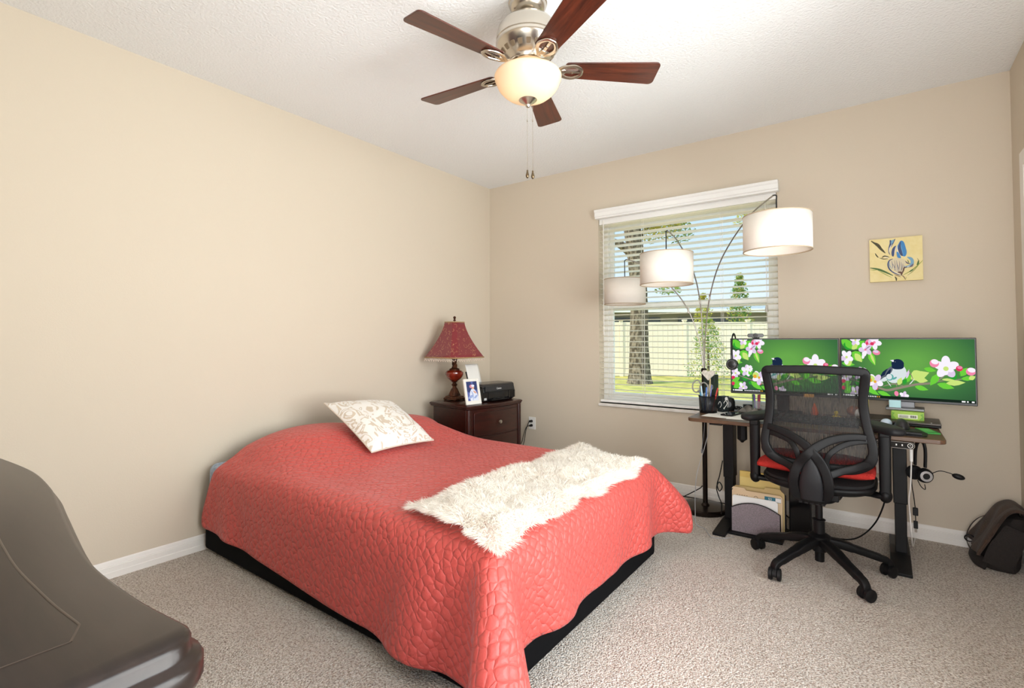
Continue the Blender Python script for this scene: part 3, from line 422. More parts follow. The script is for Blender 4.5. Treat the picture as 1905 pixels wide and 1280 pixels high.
# baseboards: moulded profile (offset from wall, height)
BB = [(0, 0), (.016, 0), (.016, .030), (.013, .033), (.013, .058), (.011, .060), (.011, .064), (.0085, .067), (.006, .082), (.003, .087), (0, .087)]
def baseboard(name, p0, p1, nrm):
    p0, p1, nrm = Vector(p0), Vector(p1), Vector(nrm)
    mb = MB(); mb.rings([[p + nrm * a + Vector((0, 0, z)) for a, z in BB] for p in (p0, p1)])
    struct(mb.build(name, M_trim, smooth=0))
baseboard('baseboard_left', (0, YF, 0), (0, 0, 0), (1, 0, 0))
baseboard('baseboard_back', (.016, 0, 0), (XR, 0, 0), (0, -1, 0))
baseboard('baseboard_right', (XR, -.28, 0), (XR, -.016, 0), (-1, 0, 0))
baseboard('baseboard_front', (.016, YF, 0), (2.65, YF, 0), (0, 1, 0))

# door in the right wall beside the corner (only its white casing shows)
d = bpy.data.objects.new('door_1', None); COL.objects.link(d); d.matrix_world = T(XR, -.72, 0); WM[d.name] = T(XR, -.72, 0); struct(d)
mb = MB(); mb.box(XR - .018, XR, -.36, -.283, 0, 2.18); mb.box(XR - .018, XR, -1.16, -1.083, 0, 2.18); mb.box(XR - .018, XR, -1.083, -.36, 2.10, 2.18)
mb.build('door_casing', M_trim, d, bevel=.004)
mb = MB(); mb.box(XR - .010, XR, -1.083, -.36, 0.01, 2.10)
for z0, z1 in ((.2, .95), (1.1, 1.95)):
    mb.box(XR - .016, XR - .010, -1.0, -.76, z0, z1); mb.box(XR - .016, XR - .010, -.69, -.45, z0, z1)
mb.build('door_panel', M_trim, d, bevel=.003)

# window 1: white single-hung window in the back wall
w1 = bpy.data.objects.new('window_1', None); COL.objects.link(w1); w1.matrix_world = T(1.91, .12, WZ0); WM[w1.name] = T(1.91, .12, WZ0); struct(w1)
def frame_rect(mb, x0, x1, z0, z1, y0, y1, t):
    mb.box(x0, x0 + t, y0, y1, z0, z1); mb.box(x1 - t, x1, y0, y1, z0, z1); mb.box(x0 + t, x1 - t, y0, y1, z0, z0 + t); mb.box(x0 + t, x1 - t, y0, y1, z1 - t, z1)
mb = MB(); frame_rect(mb, WX0, WX1, WZ0, WZ1, .09, .17, .045); mb.build('window_frame', M_vinyl, w1, bevel=.003)
ZM = 1.49
s1 = MB(); frame_rect(s1, WX0 + .045, WX1 - .045, ZM - .03, WZ1 - .045, .135, .165, .035); up = s1.build('upper_sash', M_vinyl, w1, bevel=.003)
s2 = MB(); frame_rect(s2, WX0 + .045, WX1 - .045, WZ0 + .045, ZM + .03, .10, .133, .042); lo = s2.build('lower_sash', M_vinyl, w1, bevel=.003)
MB().box(WX0 + .08, WX1 - .08, .148, .152, ZM, WZ1 - .08).build('pane', M_glass, up, smooth=0)
MB().box(WX0 + .085, WX1 - .085, .114, .118, WZ0 + .085, ZM - .01).build('pane', M_glass, lo, smooth=0)
mb = MB(); mb.box(WX0 - .0, WX1 + .0, -.022, .1, WZ0 - .025, WZ0); mb.build('sill', mat('marble_sill', '#EDEBE7', .25, col2='#D9D5CF', cscale=9), w1, bevel=.005)

# added window, unseen: put in the right wall to pass the side fill light
w2 = bpy.data.objects.new('fill_window', None); COL.objects.link(w2); w2.matrix_world = T(XR + .06, -2.5, RZ0); WM[w2.name] = T(XR + .06, -2.5, RZ0); struct(w2)
mb = MB()
for y0, y1 in ((RY0, -2.57), (-2.53, RY1)):
    mb.box(XR + .04, XR + .09, y0, y0 + .05, RZ0, RZ1); mb.box(XR + .04, XR + .09, y1 - .05, y1, RZ0, RZ1)
    mb.box(XR + .04, XR + .09, y0 + .05, y1 - .05, RZ0, RZ0 + .05); mb.box(XR + .04, XR + .09, y0 + .05, y1 - .05, RZ1 - .05, RZ1)
mb.box(XR + .04, XR + .09, -2.57, -2.53, RZ0, RZ1)
mb.build('window_frame', M_vinyl, w2, bevel=.004)
MB().box(XR + .063, XR + .067, RY0 + .05, RY1 - .05, RZ0 + .05, RZ1 - .05).build('pane', M_glass, w2, smooth=0)

# blind on window 1
bl = thing('window_blind', 'white horizontal slat blind with a deep valance, lowered over the window', 'blind', T(1.91, -.01, WZ0))
V0, V1 = 1.205, 2.622
prof = [(.0, 2.25), (-.050, 2.25), (-.050, 2.262), (-.056, 2.268), (-.056, 2.298), (-.062, 2.306), (-.066, 2.322), (-.060, 2.326), (.0, 2.326)]
mb = MB(); mb.rings([[Vector((x, y, z)) for y, z in prof] for x in (V0, V1)]); mb.build('valance', M_vinyl, bl, smooth=0)
mb = MB(); mb.box(WX0 + .004, WX1 - .004, .006, .062, 2.205, 2.258); mb.build('headrail', M_vinyl, bl, bevel=.004)
mb = MB(); zz = .735
while zz < 2.20:
    rr = []; tilt = math.radians(3 + 12 * max(0, (zz - 1.45) / .75))
    for x in (WX0 + .006, WX1 - .006):
        ring = []
        for a in np.linspace(-1, 1, 5):
            y = a * .025; c = .0035 * (1 - a * a)
            ring.append((y, c))
        pts = [(y, c + .0014) for y, c in ring] + [(y, c - .0014) for y, c in reversed(ring)]
        rr.append([Vector((x, .034 + y * math.cos(tilt) + c * math.sin(tilt), zz - y * math.sin(tilt) + c * math.cos(tilt))) for y, c in pts])
    mb.rings(rr); zz += .0455
mb.build('slats', M_slat, bl, smooth=40)
mb = MB(); mb.box(WX0 + .006, WX1 - .006, .010, .058, .672, .692); mb.build('bottom_rail', M_vinyl, bl, bevel=.004)
for x in (1.30, 1.60, 2.22, 2.53):
    mb = MB()
    for y in (.012, .056): mb.tube([(x, y, .69), (x, y, 2.21)], .0012, 5)
    mb.tube([(x + .012, .034, .69), (x + .012, .034, 2.21)], .001, 5)
    mb.build('ladder_cord', M_white, bl)
mb = MB(); mb.tube([(2.53, .003, 2.24), (2.531, -.006, 1.9), (2.533, -.006, 1.45)], .0016, 6); cord = mb.build('pull_cord', M_white, bl)
mb = MB(); mb.lathe([(.001, .05), (.006, .048), (.010, .02), (.012, 0), (.001, 0)], (2.533, -.012, 1.405), 12); mb.build('cord_tassel', mat('tassel', '#B9B5AC', .5), bl)
mb = MB(); mb.tube([(1.262, .0, 2.24), (1.262, -.004, 1.25)], .004, 6); mb.build('tilt_wand', M_white, bl)

# ------------------------------------------------------------------ outdoors
GZ = -.2
M_lawn = mat('lawn_grass', '#8A8442', .9, spec=.1, col2='#B9A457', cscale=2.6, cdetail=8, bump=.8, bscale=30)
g = MB(); g.box(-40, 40, .8, 60, GZ - .1, GZ); tag(g.build('lawn_ground', M_lawn, smooth=0), kind='structure')
M_fence = mat('fence_vinyl', '#F2E0C4', .5)
A = Vector((-12.5, 8.15, GZ)); D = Vector((5.2, 3.8, 0)).normalized(); NRM = Vector((-D.y, D.x, 0))
fe = thing('vinyl_fence', 'cream vinyl privacy fence across the yard outside the window', 'fence', Matrix.Translation(A))
for i in range(13):
    p = A + D * (i * 2.4); q = p + D * 2.4
    mb = MB(); up_ = Vector((0, 0, 1))
    def slab(mb, a, b, z0, z1, t):
        vs = [e_ + NRM * s_ * t + up_ * z for z in (z0, z1) for s_ in (-1, 1) for e_ in (a, b)]
        mb.add(vs, [(0, 1, 3, 2), (4, 6, 7, 5), (0, 4, 5, 1), (2, 3, 7, 6), (0, 2, 6, 4), (1, 5, 7, 3)])
    for k in range(12): slab(mb, p + D * (.06 + k * .19), p + D * (.06 + k * .19 + .184), .05, 1.95, .02)
    slab(mb, p + D * .06, q - D * .06, 1.93, 2.05, .03); slab(mb, p + D * .06, q - D * .06, .02, .14, .03)
    mb.build('fence_panel', M_fence, fe, smooth=0)
    mb = MB(); slab(mb, p - D * .06, p + D * .06, 0, 2.1, .06); slab(mb, p - D * .08, p + D * .08, 2.1, 2.14, .08); mb.build('fence_post', M_fence, fe, smooth=0)

M_roof = mat('roof_shingle', '#7B7A78', .9, col2='#97958F', cscale=12)
M_stucco = mat('house_stucco', '#8E8A84', .8); M_darkglass = mat('house_dark_window', '#3E4750', .2)
hs = thing('neighbour_house', 'low grey house with shaded windows behind the cream fence', 'house', T(-6, 25, GZ))
O = Vector((-14, 17.4, GZ))
def hbox(mb, a, b, d0, d1, z0, z1):
    vs = [O + D * u + NRM * n_ + Vector((0, 0, z)) for z in (z0, z1) for n_ in (d0, d1) for u in (a, b)]
    mb.add(vs, [(0, 2, 3, 1), (4, 5, 7, 6), (0, 1, 5, 4), (2, 6, 7, 3), (0, 4, 6, 2), (1, 3, 7, 5)])
mb = MB(); hbox(mb, 0, 26, .8, 6, 0, 2.85); mb.build('wall', M_stucco, hs, smooth=0)
mb = MB(); hbox(mb, -.6, 26.6, 0, 7, 2.85, 3.05)
vs = [O + D * u + NRM * n_ + Vector((0, 0, z)) for u in (-.6, 26.6) for n_, z in ((0, 3.05), (3.5, 3.75), (7, 3.05))]
mb.add(vs, [(0, 1, 2), (3, 5, 4), (0, 3, 4, 1), (1, 4, 5, 2), (0, 2, 5, 3)]); mb.build('roof', M_roof, hs, smooth=0)
mb = MB(); hbox(mb, -.6, 26.6, -.05, 0, 2.86, 3.06); mb.build('fascia', mat('fascia', '#E9E2D6', .6), hs, smooth=0)
for a, b in ((6.5, 9.5), (10.5, 14), (15.5, 18.5), (19.5, 23)):
    mb = MB(); hbox(mb, a, b, .72, .8, 1.0, 2.6); mb.build('window', M_darkglass, hs, smooth=0)

# plants
M_bark = mat('oak_bark', '#8A7B66', .95, spec=.1, col2='#4E4436', cscale=6, cdetail=8, cstretch=(2.2, 2.2, 1.0), cramp=(.42, .58), bump=1.0, bscale=9, bstretch=(2, 2, .8))
M_leafg = translucent('oak_leaf', '#6F7F3E', .35, '#A9B84C'); M_leafy = translucent('yellow_leaf', '#A79A38', .35, '#D8CC50')  # second leaf tone is yellower, picked per clump at random
def leaves(mb, centre, rad, n, size, rng, mi=0, flat=.5):
    for _ in range(n):
        while True:
            p = Vector((rng.uniform(-1, 1), rng.uniform(-1, 1), rng.uniform(-1, 1)))
            if .25 < p.length < 1: break
        c = Vector(centre) + Vector((p.x * rad[0], p.y * rad[1], p.z * rad[2]))
        a = Vector((rng.gauss(0, 1), rng.gauss(0, 1), rng.gauss(0, flat))).normalized(); b = a.orthogonal().normalized()
        b = (Matrix.Rotation(rng.uniform(0, 6.28), 3, a) @ b); s = size * rng.uniform(.6, 1.3)
        mb.add([c - a * s, c + b * s * .42, c + a * s, c - b * s * .42], [(0, 1, 2, 3)], mi)
rng = random.Random(5)
tr = thing('oak_tree', 'large rough-barked tree forking in front of the fence outside', 'tree', T(-3.05, 11.35, GZ))
mb = MB(); rings = []
path = cr([(-3.02, 11.33, GZ - .05), (-3.02, 11.33, .2), (-3.03, 11.34, 1.2), (-3.03, 11.34, 2.5), (-3.08, 11.30, 3.6), (-3.16, 11.22, 4.6), (-3.3, 11.12, 6.2)], 6)
rad = [.43, .33, .29, .27, .26, .27, .22]
rr = [rad[min(i // 6, 6)] + (rad[min(i // 6 + 1, 6)] - rad[min(i // 6, 6)]) * (i % 6) / 6 for i in range(len(path))]
mb.tube(path, rr, 22)
for v in mb.v: v += Vector((rng.uniform(-.012, .012), rng.uniform(-.012, .012), 0))
trunk = mb.build('trunk', M_bark, tr, smooth=60)
for pts, r0 in (([(-3.08, 11.3, 3.75), (-3.45, 11.02, 4.2), (-4.0, 10.6, 4.45), (-5.0, 9.9, 4.9)], .17), ([(-3.2, 11.2, 5.0), (-2.6, 11.6, 5.5), (-1.6, 12.2, 5.7), (-.3, 12.9, 5.4)], .12), ([(-3.1, 11.3, 4.3), (-2.7, 11.5, 4.9), (-2.3, 11.8, 5.4)], .09)):
    P_ = cr(pts, 6); mb = MB(); mb.tube(P_, [r0 * (1 - .7 * i / len(P_)) for i in range(len(P_))], 12); mb.build('branch', M_bark, tr, smooth=60)
mb = MB()
for c, r_, n in (((-2.3, 11.7, 4.9), (.55, .5, .55), 420), ((-1.9, 12.0, 4.6), (.5, .4, .35), 200), ((-2.6, 11.6, 5.5), (.8, .6, .4), 420), ((-2.2, 11.8, 4.95), (.7, .5, .3), 420), ((-2.7, 11.5, 4.7), (.3, .4, .5), 240), ((-.1, 12.9, 5.0), (.45, .4, .45), 160), ((.2, 13.2, 4.6), (.35, .3, .25), 60), ((-2.2, 11.7, 2.75), (.45, .4, .14), 110), ((-1.3, 12.3, 5.3), (.6, .4, .3), 120), ((-3.6, 11.0, 5.6), (.7, .6, .4), 150)):
    leaves(mb, c, r_, int(n * 1.7), .052, rng, 0 if rng.random() < .7 else 1)
mb.build('foliage', [M_leafg, M_leafy], tr, smooth=0, normals=False)
def bush(name, label, base, h, r, n, mats, size, spike=0, group=None):
    t = thing(name, label, 'shrub' if h < 2.5 else 'tree', Matrix.Translation(base), group)
    mb = MB(); mb.tube([base, (base[0], base[1], base[2] + h * .8)], [.05, .015], 8); mb.build('stem', M_bark, t)
    mb = MB()
    for i in range(n):
        k = rng.random() ** .8; z = k * h
        w_ = r * (1 - k) ** .6 * (.55 + .45 * math.sin(min(k * 6, 1.57)))
        a = rng.uniform(0, 6.28); q = w_ * math.sqrt(rng.random())
        leaves(mb, (base[0] + q * math.cos(a), base[1] + q * math.sin(a), base[2] + .1 + z), (.1, .1, .1), 3, size, rng, 0 if rng.random() < .55 else 1, 1)
    mb.build('foliage', mats, t, smooth=0, normals=False)
M_con1 = translucent('conifer_green', '#4F7A36', .3, '#7FAE3C'); M_con2 = translucent('conifer_yellow', '#A8A03A', .3, '#D6CC46')
bush('yard_shrub', 'loose yellow-green shrub standing in front of the cream fence outside', (-.98, 11.6, GZ), 1.9, .78, 900, [M_con1, M_con2], .034)
bush('conifer_tree', 'pointed green conifer rising above the fence outside the window', (-1.35, 17.6, GZ), 3.9, .75, 1000, [M_con1, M_con2], .055)
bush('yellow_conifer', 'low yellow-green conifer behind the fence, left of the pointed green one', (-2.6, 17.0, GZ), 3.1, .75, 700, [M_con2, M_con2], .055)
# ------------------------------------------------------------------ ceiling fan
FX, FY = 1.92, -2.11
fan = thing('ceiling_fan', 'five-bladed ceiling fan with brushed nickel motor and lit glass bowl', 'ceiling fan', T(FX, FY, 2.258))
c0 = (FX, FY, 0)
mb = MB(); mb.lathe([(.001, 2.739), (.088, 2.739), (.088, 2.728), (.084, 2.724), (.083, 2.715), (.072, 2.698), (.055, 2.688), (.030, 2.684), (.026, 2.690), (.001, 2.690)], c0, 48); mb.build('canopy', M_nickel, fan)
mb = MB(); mb.sphere((FX, FY, 2.690), .026, 20, 12); mb.build('hanger_ball', M_gloss, fan)
mb = MB(); mb.cyl((FX, FY, 2.60), (FX, FY, 2.688), .0125, n=16); mb.build('downrod', M_nickel, fan)
mb = MB(); mb.lathe([(.001, 2.668), (.030, 2.668), (.034, 2.662), (.080, 2.655), (.112, 2.638), (.133, 2.612), (.142, 2.580), (.1435, 2.556), (.139, 2.553), (.139, 2.549), (.145, 2.547), (.145, 2.536), (.138, 2.524), (.125, 2.508), (.105, 2.486), (.090, 2.472), (.084, 2.466), (.080, 2.455), (.001, 2.455)], c0, 64); mh = mb.build('motor_housing', M_nickel, fan)
mb = MB()
for k in range(20):
    a = 2 * PI * k / 20
    Mv = T(FX, FY, 2.4965) @ Matrix.Rotation(a, 4, 'Z') @ T(.1155, 0, 0) @ RY(-47.7)
    mb.prism([(x_, y_) for x_, y_ in ((-.012, -.006), (-.009, -.009), (.009, -.011), (.012, -.008), (.012, .008), (.009, .011), (-.009, .009), (-.012, .006))], -.0012, .0012, M=Mv)
mb.build('vent_slots', mat('vent_gap', '#7A6A56', .5, .4), mh)
M_blade = wood('fan_blade_wood', '#2A110B', '#642C1A', 'x', .32, coat=.2)
for k in range(5):
    ang = 256.2 - 72 * k
    Mb = T(FX, FY, 2.432) @ RZ(ang) @ RX(-11)
    out = []
    def corner(cx, cy, r, a0, a1):
        return [(cx + r * math.cos(math.radians(a)), cy + r * math.sin(math.radians(a))) for a in np.linspace(a0, a1, 6)]
    out = corner(.185, -.030, .018, 180, 270) + corner(.572, -.047, .022, 270, 360) + corner(.572, .047, .022, 0, 90) + corner(.185, .030, .018, 90, 180)
    # object keeps its own axes so that the grain runs along the blade
    me_mb = MB(); me_mb.prism(out, -.003, .003)
    o = me_mb.build('blade', M_blade, None, smooth=0, bevel=.0015)
    loc = o.location.copy(); o.parent = fan; o.matrix_local = WM[fan.name].inverted() @ Mb @ T(*loc); WM[o.name] = Mb @ T(*loc)
    mi = MB(Mb)
    # blade iron: arm from the hub and an open D-shaped medallion below the blade
    loop = cr([(.135, -.008, -.008), (.165, -.030, -.008), (.205, -.038, -.008), (.238, -.020, -.008), (.243, .0, -.008), (.238, .020, -.008), (.205, .038, -.008), (.165, .030, -.008), (.135, .008, -.008)], 5, True)
    mi.strip(loop, .017, .010, (0, 0, 1), 10, True)
    mi.strip(cr([(.062, 0, .030), (.085, 0, .024), (.11, 0, .002), (.14, 0, -.008), (.17, 0, -.008)], 5), [.034] * 8 + [.026] * 13, .008, (0, 0, 1), 12)
    mi.lathe([(.001, -.014), (.006, -.013), (.007, -.003)], (.20, .0, 0), 10); mi.box(.165, .235, -.006, .006, -.010, -.003)
    mi.build('blade_iron', M_nickel, o)
mb = MB(); mb.lathe([(.001, 2.456), (.074, 2.456), (.078, 2.450), (.070, 2.442), (.058, 2.434), (.058, 2.420), (.068, 2.412), (.070, 2.404), (.001, 2.404)], c0, 40); mb.build('light_fitter', M_nickel, fan)
M_bowl = translucent('alabaster_glass', '#F2E8DA', .55, '#FFEFD6', .25)
mb = MB(); mb.lathe([(.120, 2.404), (.146, 2.402), (.150, 2.394), (.148, 2.382), (.141, 2.368), (.138, 2.358), (.130, 2.343), (.114, 2.325), (.094, 2.309), (.070, 2.298), (.040, 2.291), (.015, 2.289)], c0, 64)
mb.build('light_bowl', M_bowl, fan, smooth=60, solid=.003)
mb = MB(); mb.cyl((FX, FY, 2.29), (FX, FY, 2.41), .005, n=10); mb.build('bowl_rod', M_nickel, fan)
mb = MB(); mb.lathe([(.001, 2.302), (.030, 2.300), (.041, 2.293), (.041, 2.289), (.034, 2.283), (.022, 2.276), (.012, 2.268), (.011, 2.262), (.007, 2.257), (.001, 2.256)], c0, 32); mb.build('finial', M_nickel, fan)
for dx, dy, z1 in ((-.004, .0, 1.972), (.017, .012, 1.968)):
    x, y = FX + dx, FY + dy
    mb = MB(); mb.tube([(x, y, 2.262), (x, y, z1)], .0011, 6); mb.lathe([(.001, 0), (.0028, .002), (.0028, .010), (.001, .012)], (x, y, 2.19), 8); ch = mb.build('pull_chain', M_nickel, fan)
    mb = MB(); mb.lathe([(.001, .002), (.0035, 0), (.004, -.008), (.0075, -.022), (.007, -.030), (.003, -.036), (.001, -.037)], (x, y, z1), 12); mb.build('chain_knob', mat('dark_brass', '#6B5B45', .3, .9), ch)

# ------------------------------------------------------------------ bed
bed = thing('bed', 'low queen bed with a black base and blue-sheeted mattress against the wall', 'bed', T(1.1, -1.94, 0))
BX0, BX1, BY0, BY1 = .03, 2.15, -2.665, -1.195
M_basefab = mat('black_base_cloth', '#060608', .9, spec=.15, bump=.1, bscale=500)
mb = MB(); mb.box(BX0, BX1, BY0 + .013, BY1, .012, .235); mb.build('bed_base', M_basefab, bed, bevel=.02, seg=3)
for x in (.2, 1.95):
    for y in (-2.5, -1.36): MB().cyl((x, y, 0), (x, y, .02), .03, n=12).build('foot', M_black, bed)
M_sheet = mat('blue_sheet', '#8FA3BE', .85, col2='#B9C6D8', cscale=60, bump=.3, bscale=40)
mb = MB(); mb.box(BX0, BX1 - .004, BY0 + .022, BY1 - .010, .235, .497); mb.build('mattress', M_sheet, bed, bevel=.045, seg=5)

# bedspread: draped cloth, quilted
gx, gy = np.meshgrid(np.linspace(CX0, CX1, CN), np.linspace(CY0, CY1, CM), indexing='ij')
pts = np.array(CLOTH, dtype=float).reshape(CN * CM, 3) / 1000. + np.stack([gx.ravel(), gy.ravel(), np.zeros(CN * CM)], -1)
def quilt_mat():
    m = mat('quilted_coral', '#CA524B', .47, sheen=.14, spec=.45)
    nt = m.node_tree; N = nt.nodes; L = nt.links; b = N['Principled BSDF']
    b.inputs['Sheen Roughness'].default_value = .35; b.inputs['Sheen Tint'].default_value = (1, .75, .78, 1)
    uv = N.new('ShaderNodeUVMap'); uv.uv_map = 'cloth'
    mp = N.new('ShaderNodeMapping'); mp.inputs['Rotation'].default_value = (0, 0, math.radians(45)); L.new(uv.outputs[0], mp.inputs[0])
    nz = N.new('ShaderNodeTexNoise'); nz.inputs['Scale'].default_value = 24; L.new(mp.outputs[0], nz.inputs['Vector'])
    mxv = N.new('ShaderNodeVectorMath'); mxv.operation = 'MULTIPLY_ADD'; mxv.inputs[1].default_value = (.022, .022, 0); L.new(nz.outputs['Color'], mxv.inputs[0]); L.new(mp.outputs[0], mxv.inputs[2])
    v = N.new('ShaderNodeTexVoronoi'); v.feature = 'DISTANCE_TO_EDGE'; v.inputs['Scale'].default_value = 33; v.inputs['Randomness'].default_value = .6; L.new(mxv.outputs[0], v.inputs['Vector'])
    r = N.new('ShaderNodeValToRGB'); r.color_ramp.interpolation = 'B_SPLINE'
    r.color_ramp.elements[0].position = 0; r.color_ramp.elements[0].color = (0, 0, 0, 1); r.color_ramp.elements[1].position = .30; r.color_ramp.elements[1].color = (1, 1, 1, 1)
    e = r.color_ramp.elements.new(.09); e.color = (.55, .55, .55, 1)
    L.new(v.outputs['Distance'], r.inputs[0])
    n2 = N.new('ShaderNodeTexNoise'); n2.inputs['Scale'].default_value = 70; n2.inputs['Detail'].default_value = 3; n2.inputs['Distortion'].default_value = 1.2; L.new(uv.outputs[0], n2.inputs['Vector'])
    vf = N.new('ShaderNodeTexVoronoi'); vf.feature = 'F1'; vf.inputs['Scale'].default_value = 33; vf.inputs['Randomness'].default_value = .6; L.new(mxv.outputs[0], vf.inputs['Vector'])
    sqr = N.new('ShaderNodeMath'); sqr.operation = 'MULTIPLY'; L.new(vf.outputs['Distance'], sqr.inputs[0]); L.new(vf.outputs['Distance'], sqr.inputs[1])
    dome = N.new('ShaderNodeMath'); dome.operation = 'MULTIPLY_ADD'; dome.inputs[1].default_value = -1.6; L.new(sqr.outputs[0], dome.inputs[0]); L.new(r.outputs[0], dome.inputs[2])
    ma = N.new('ShaderNodeMath'); ma.operation = 'MULTIPLY_ADD'; ma.inputs[1].default_value = .32; L.new(n2.outputs['Fac'], ma.inputs[0]); L.new(dome.outputs[0], ma.inputs[2])
    bp = N.new('ShaderNodeBump'); bp.inputs['Strength'].default_value = .7; bp.inputs['Distance'].default_value = .005; L.new(ma.outputs[0], bp.inputs['Height']); L.new(bp.outputs[0], b.inputs['Normal'])
    return m
M_quilt = quilt_mat()
me = bpy.data.meshes.new('bedspread')
fs = [(i * CM + j, (i + 1) * CM + j, (i + 1) * CM + j + 1, i * CM + j + 1) for i in range(CN - 1) for j in range(CM - 1)]
ctr = Vector((1.1, -1.94, .0))
me.from_pydata([tuple(Vector(p) - ctr) for p in pts], [], fs); me.materials.append(M_quilt)
uvl = me.uv_layers.new(name='cloth')
uvs = np.array([(i * (CX1 - CX0) / (CN - 1), j * (CY1 - CY0) / (CM - 1)) for i in range(CN) for j in range(CM)])
lv = np.zeros(len(me.loops), dtype=np.int32); me.loops.foreach_get('vertex_index', lv)
uvl.data.foreach_set('uv', uvs[lv].ravel())
me.polygons.foreach_set('use_smooth', [True] * len(fs))
spread = bpy.data.objects.new('bedspread', me); COL.objects.link(spread); spread.location = ctr
md = spread.modifiers.new('smooth', 'SUBSURF'); md.levels = 2; md.render_levels = 2
md = spread.modifiers.new('thickness', 'SOLIDIFY'); md.thickness = .008; md.offset = 1
tag(spread, 'coral red quilted bedspread draped over the bed, corners trailing to the carpet', 'bedspread')

# throw pillow: four measured corners
Cb, Cr, Cl, Ct = Vector((.84, -2.125, .545)), Vector((.82, -1.62, .53)), Vector((.37, -2.12, .785)), Vector((.41, -1.625, .752))
nrm = (Cr - Cb).cross(Cl - Cb).normalized()
if nrm.z < 0: nrm = -nrm
def pil(sgn):
    def f(u, v):
        # pinch the sides inward between the corners
        e = .055
        uu = u + e * (u - .5) * -4 * v * (1 - v) * 1.0; vv = v + e * (v - .5) * -4 * u * (1 - u)
        p = (Cb * (1 - uu) + Cr * uu) * (1 - vv) + (Cl * (1 - uu) + Ct * uu) * vv
        k = max(0, 16 * u * (1 - u) * v * (1 - v)) ** .48
        wr = .004 * math.sin(9 * u + 5 * v) * k + .003 * math.sin(23 * v - 11 * u) * k
        return p + nrm * ((.088 if sgn > 0 else -.050) * k + (wr if sgn > 0 else 0) + .032)
    return f
def brocade():
    m = mat('brocade', '#E9E3DC', .55, sheen=.3)
    nt = m.node_tree; N = nt.nodes; L = nt.links; b = N['Principled BSDF']
    tc = N.new('ShaderNodeTexCoord')
    n = N.new('ShaderNodeTexNoise'); n.inputs['Scale'].default_value = 9; n.inputs['Detail'].default_value = 1.0; n.inputs['Distortion'].default_value = 2.2
    L.new(tc.outputs['Object'], n.inputs['Vector'])
    w_ = N.new('ShaderNodeMath'); w_.operation = 'SINE'; mm = N.new('ShaderNodeMath'); mm.operation = 'MULTIPLY'; mm.inputs[1].default_value = 22
    L.new(n.outputs['Fac'], mm.inputs[0]); L.new(mm.outputs[0], w_.inputs[0])
    r = N.new('ShaderNodeValToRGB'); r.color_ramp.elements[0].position = .42; r.color_ramp.elements[0].color = (*lin('#EAE5DF'), 1); r.color_ramp.elements[1].position = .62; r.color_ramp.elements[1].color = (*lin('#CDBDA9'), 1)
    L.new(w_.outputs[0], r.inputs[0]); L.new(r.outputs[0], b.inputs['Base Color'])
    bp = N.new('ShaderNodeBump'); bp.inputs['Strength'].default_value = .25; bp.inputs['Distance'].default_value = .003; L.new(w_.outputs[0], bp.inputs['Height']); L.new(bp.outputs[0], b.inputs['Normal'])
    return m
mb = MB(); mb.grid(pil(1), 28, 28); mb.grid(pil(-1), 28, 28)
pw = mb.build('throw_pillow', brocade(), None, smooth=80)
tag(pw, 'cream and beige brocade scatter cushion tilted on the coral bedspread', 'cushion')
edge = []
f1 = pil(1)
for t in np.linspace(0, 1, 20)[:-1]: edge.append(f1(t, 0))
for t in np.linspace(0, 1, 20)[:-1]: edge.append(f1(1, t))
for t in np.linspace(1, 0, 20)[:-1]: edge.append(f1(t, 1))
for t in np.linspace(1, 0, 20)[:-1]: edge.append(f1(0, t))
WM[pw.name] = Matrix.Translation(pw.location)
mb = MB(); mb.tube(edge, .0045, 8, True); mb.build('piping', mat('pillow_piping', '#CFC3B4', .6), pw)

# fur throw across the foot of the bed
M_fur = translucent('cream_fur', '#FFFBF4', .5, '#FFFBF4', .7)
def fz(x, y): return .553 + .012 * math.sin(7 * y + 2 * x) * math.sin(9 * x) + .008 * math.sin(17 * y - 6 * x)
def fpt(u, v):
    A_, B_, C_, D_ = (1.665, -2.565), (2.165, -2.65), (2.155, -1.37), (1.665, -1.19)
    x = (A_[0] * (1 - u) + B_[0] * u) * (1 - v) + (D_[0] * (1 - u) + C_[0] * u) * v
    y = (A_[1] * (1 - u) + B_[1] * u) * (1 - v) + (D_[1] * (1 - u) + C_[1] * u) * v
    x += .012 * math.sin(8 * v * PI) * (1 if u > .5 else -1) * abs(u - .5)
    e = min(u, 1 - u, v, 1 - v); dz = 0
    return Vector((x, y, fz(x, y) - .006 * max(0, 1 - e / .06) - max(0, x - 2.13) * .3 - max(0, -2.63 - y) * .3))
mb = MB(); mb.grid(fpt, 16, 44)
fr_ = random.Random(11)
NB = 46000
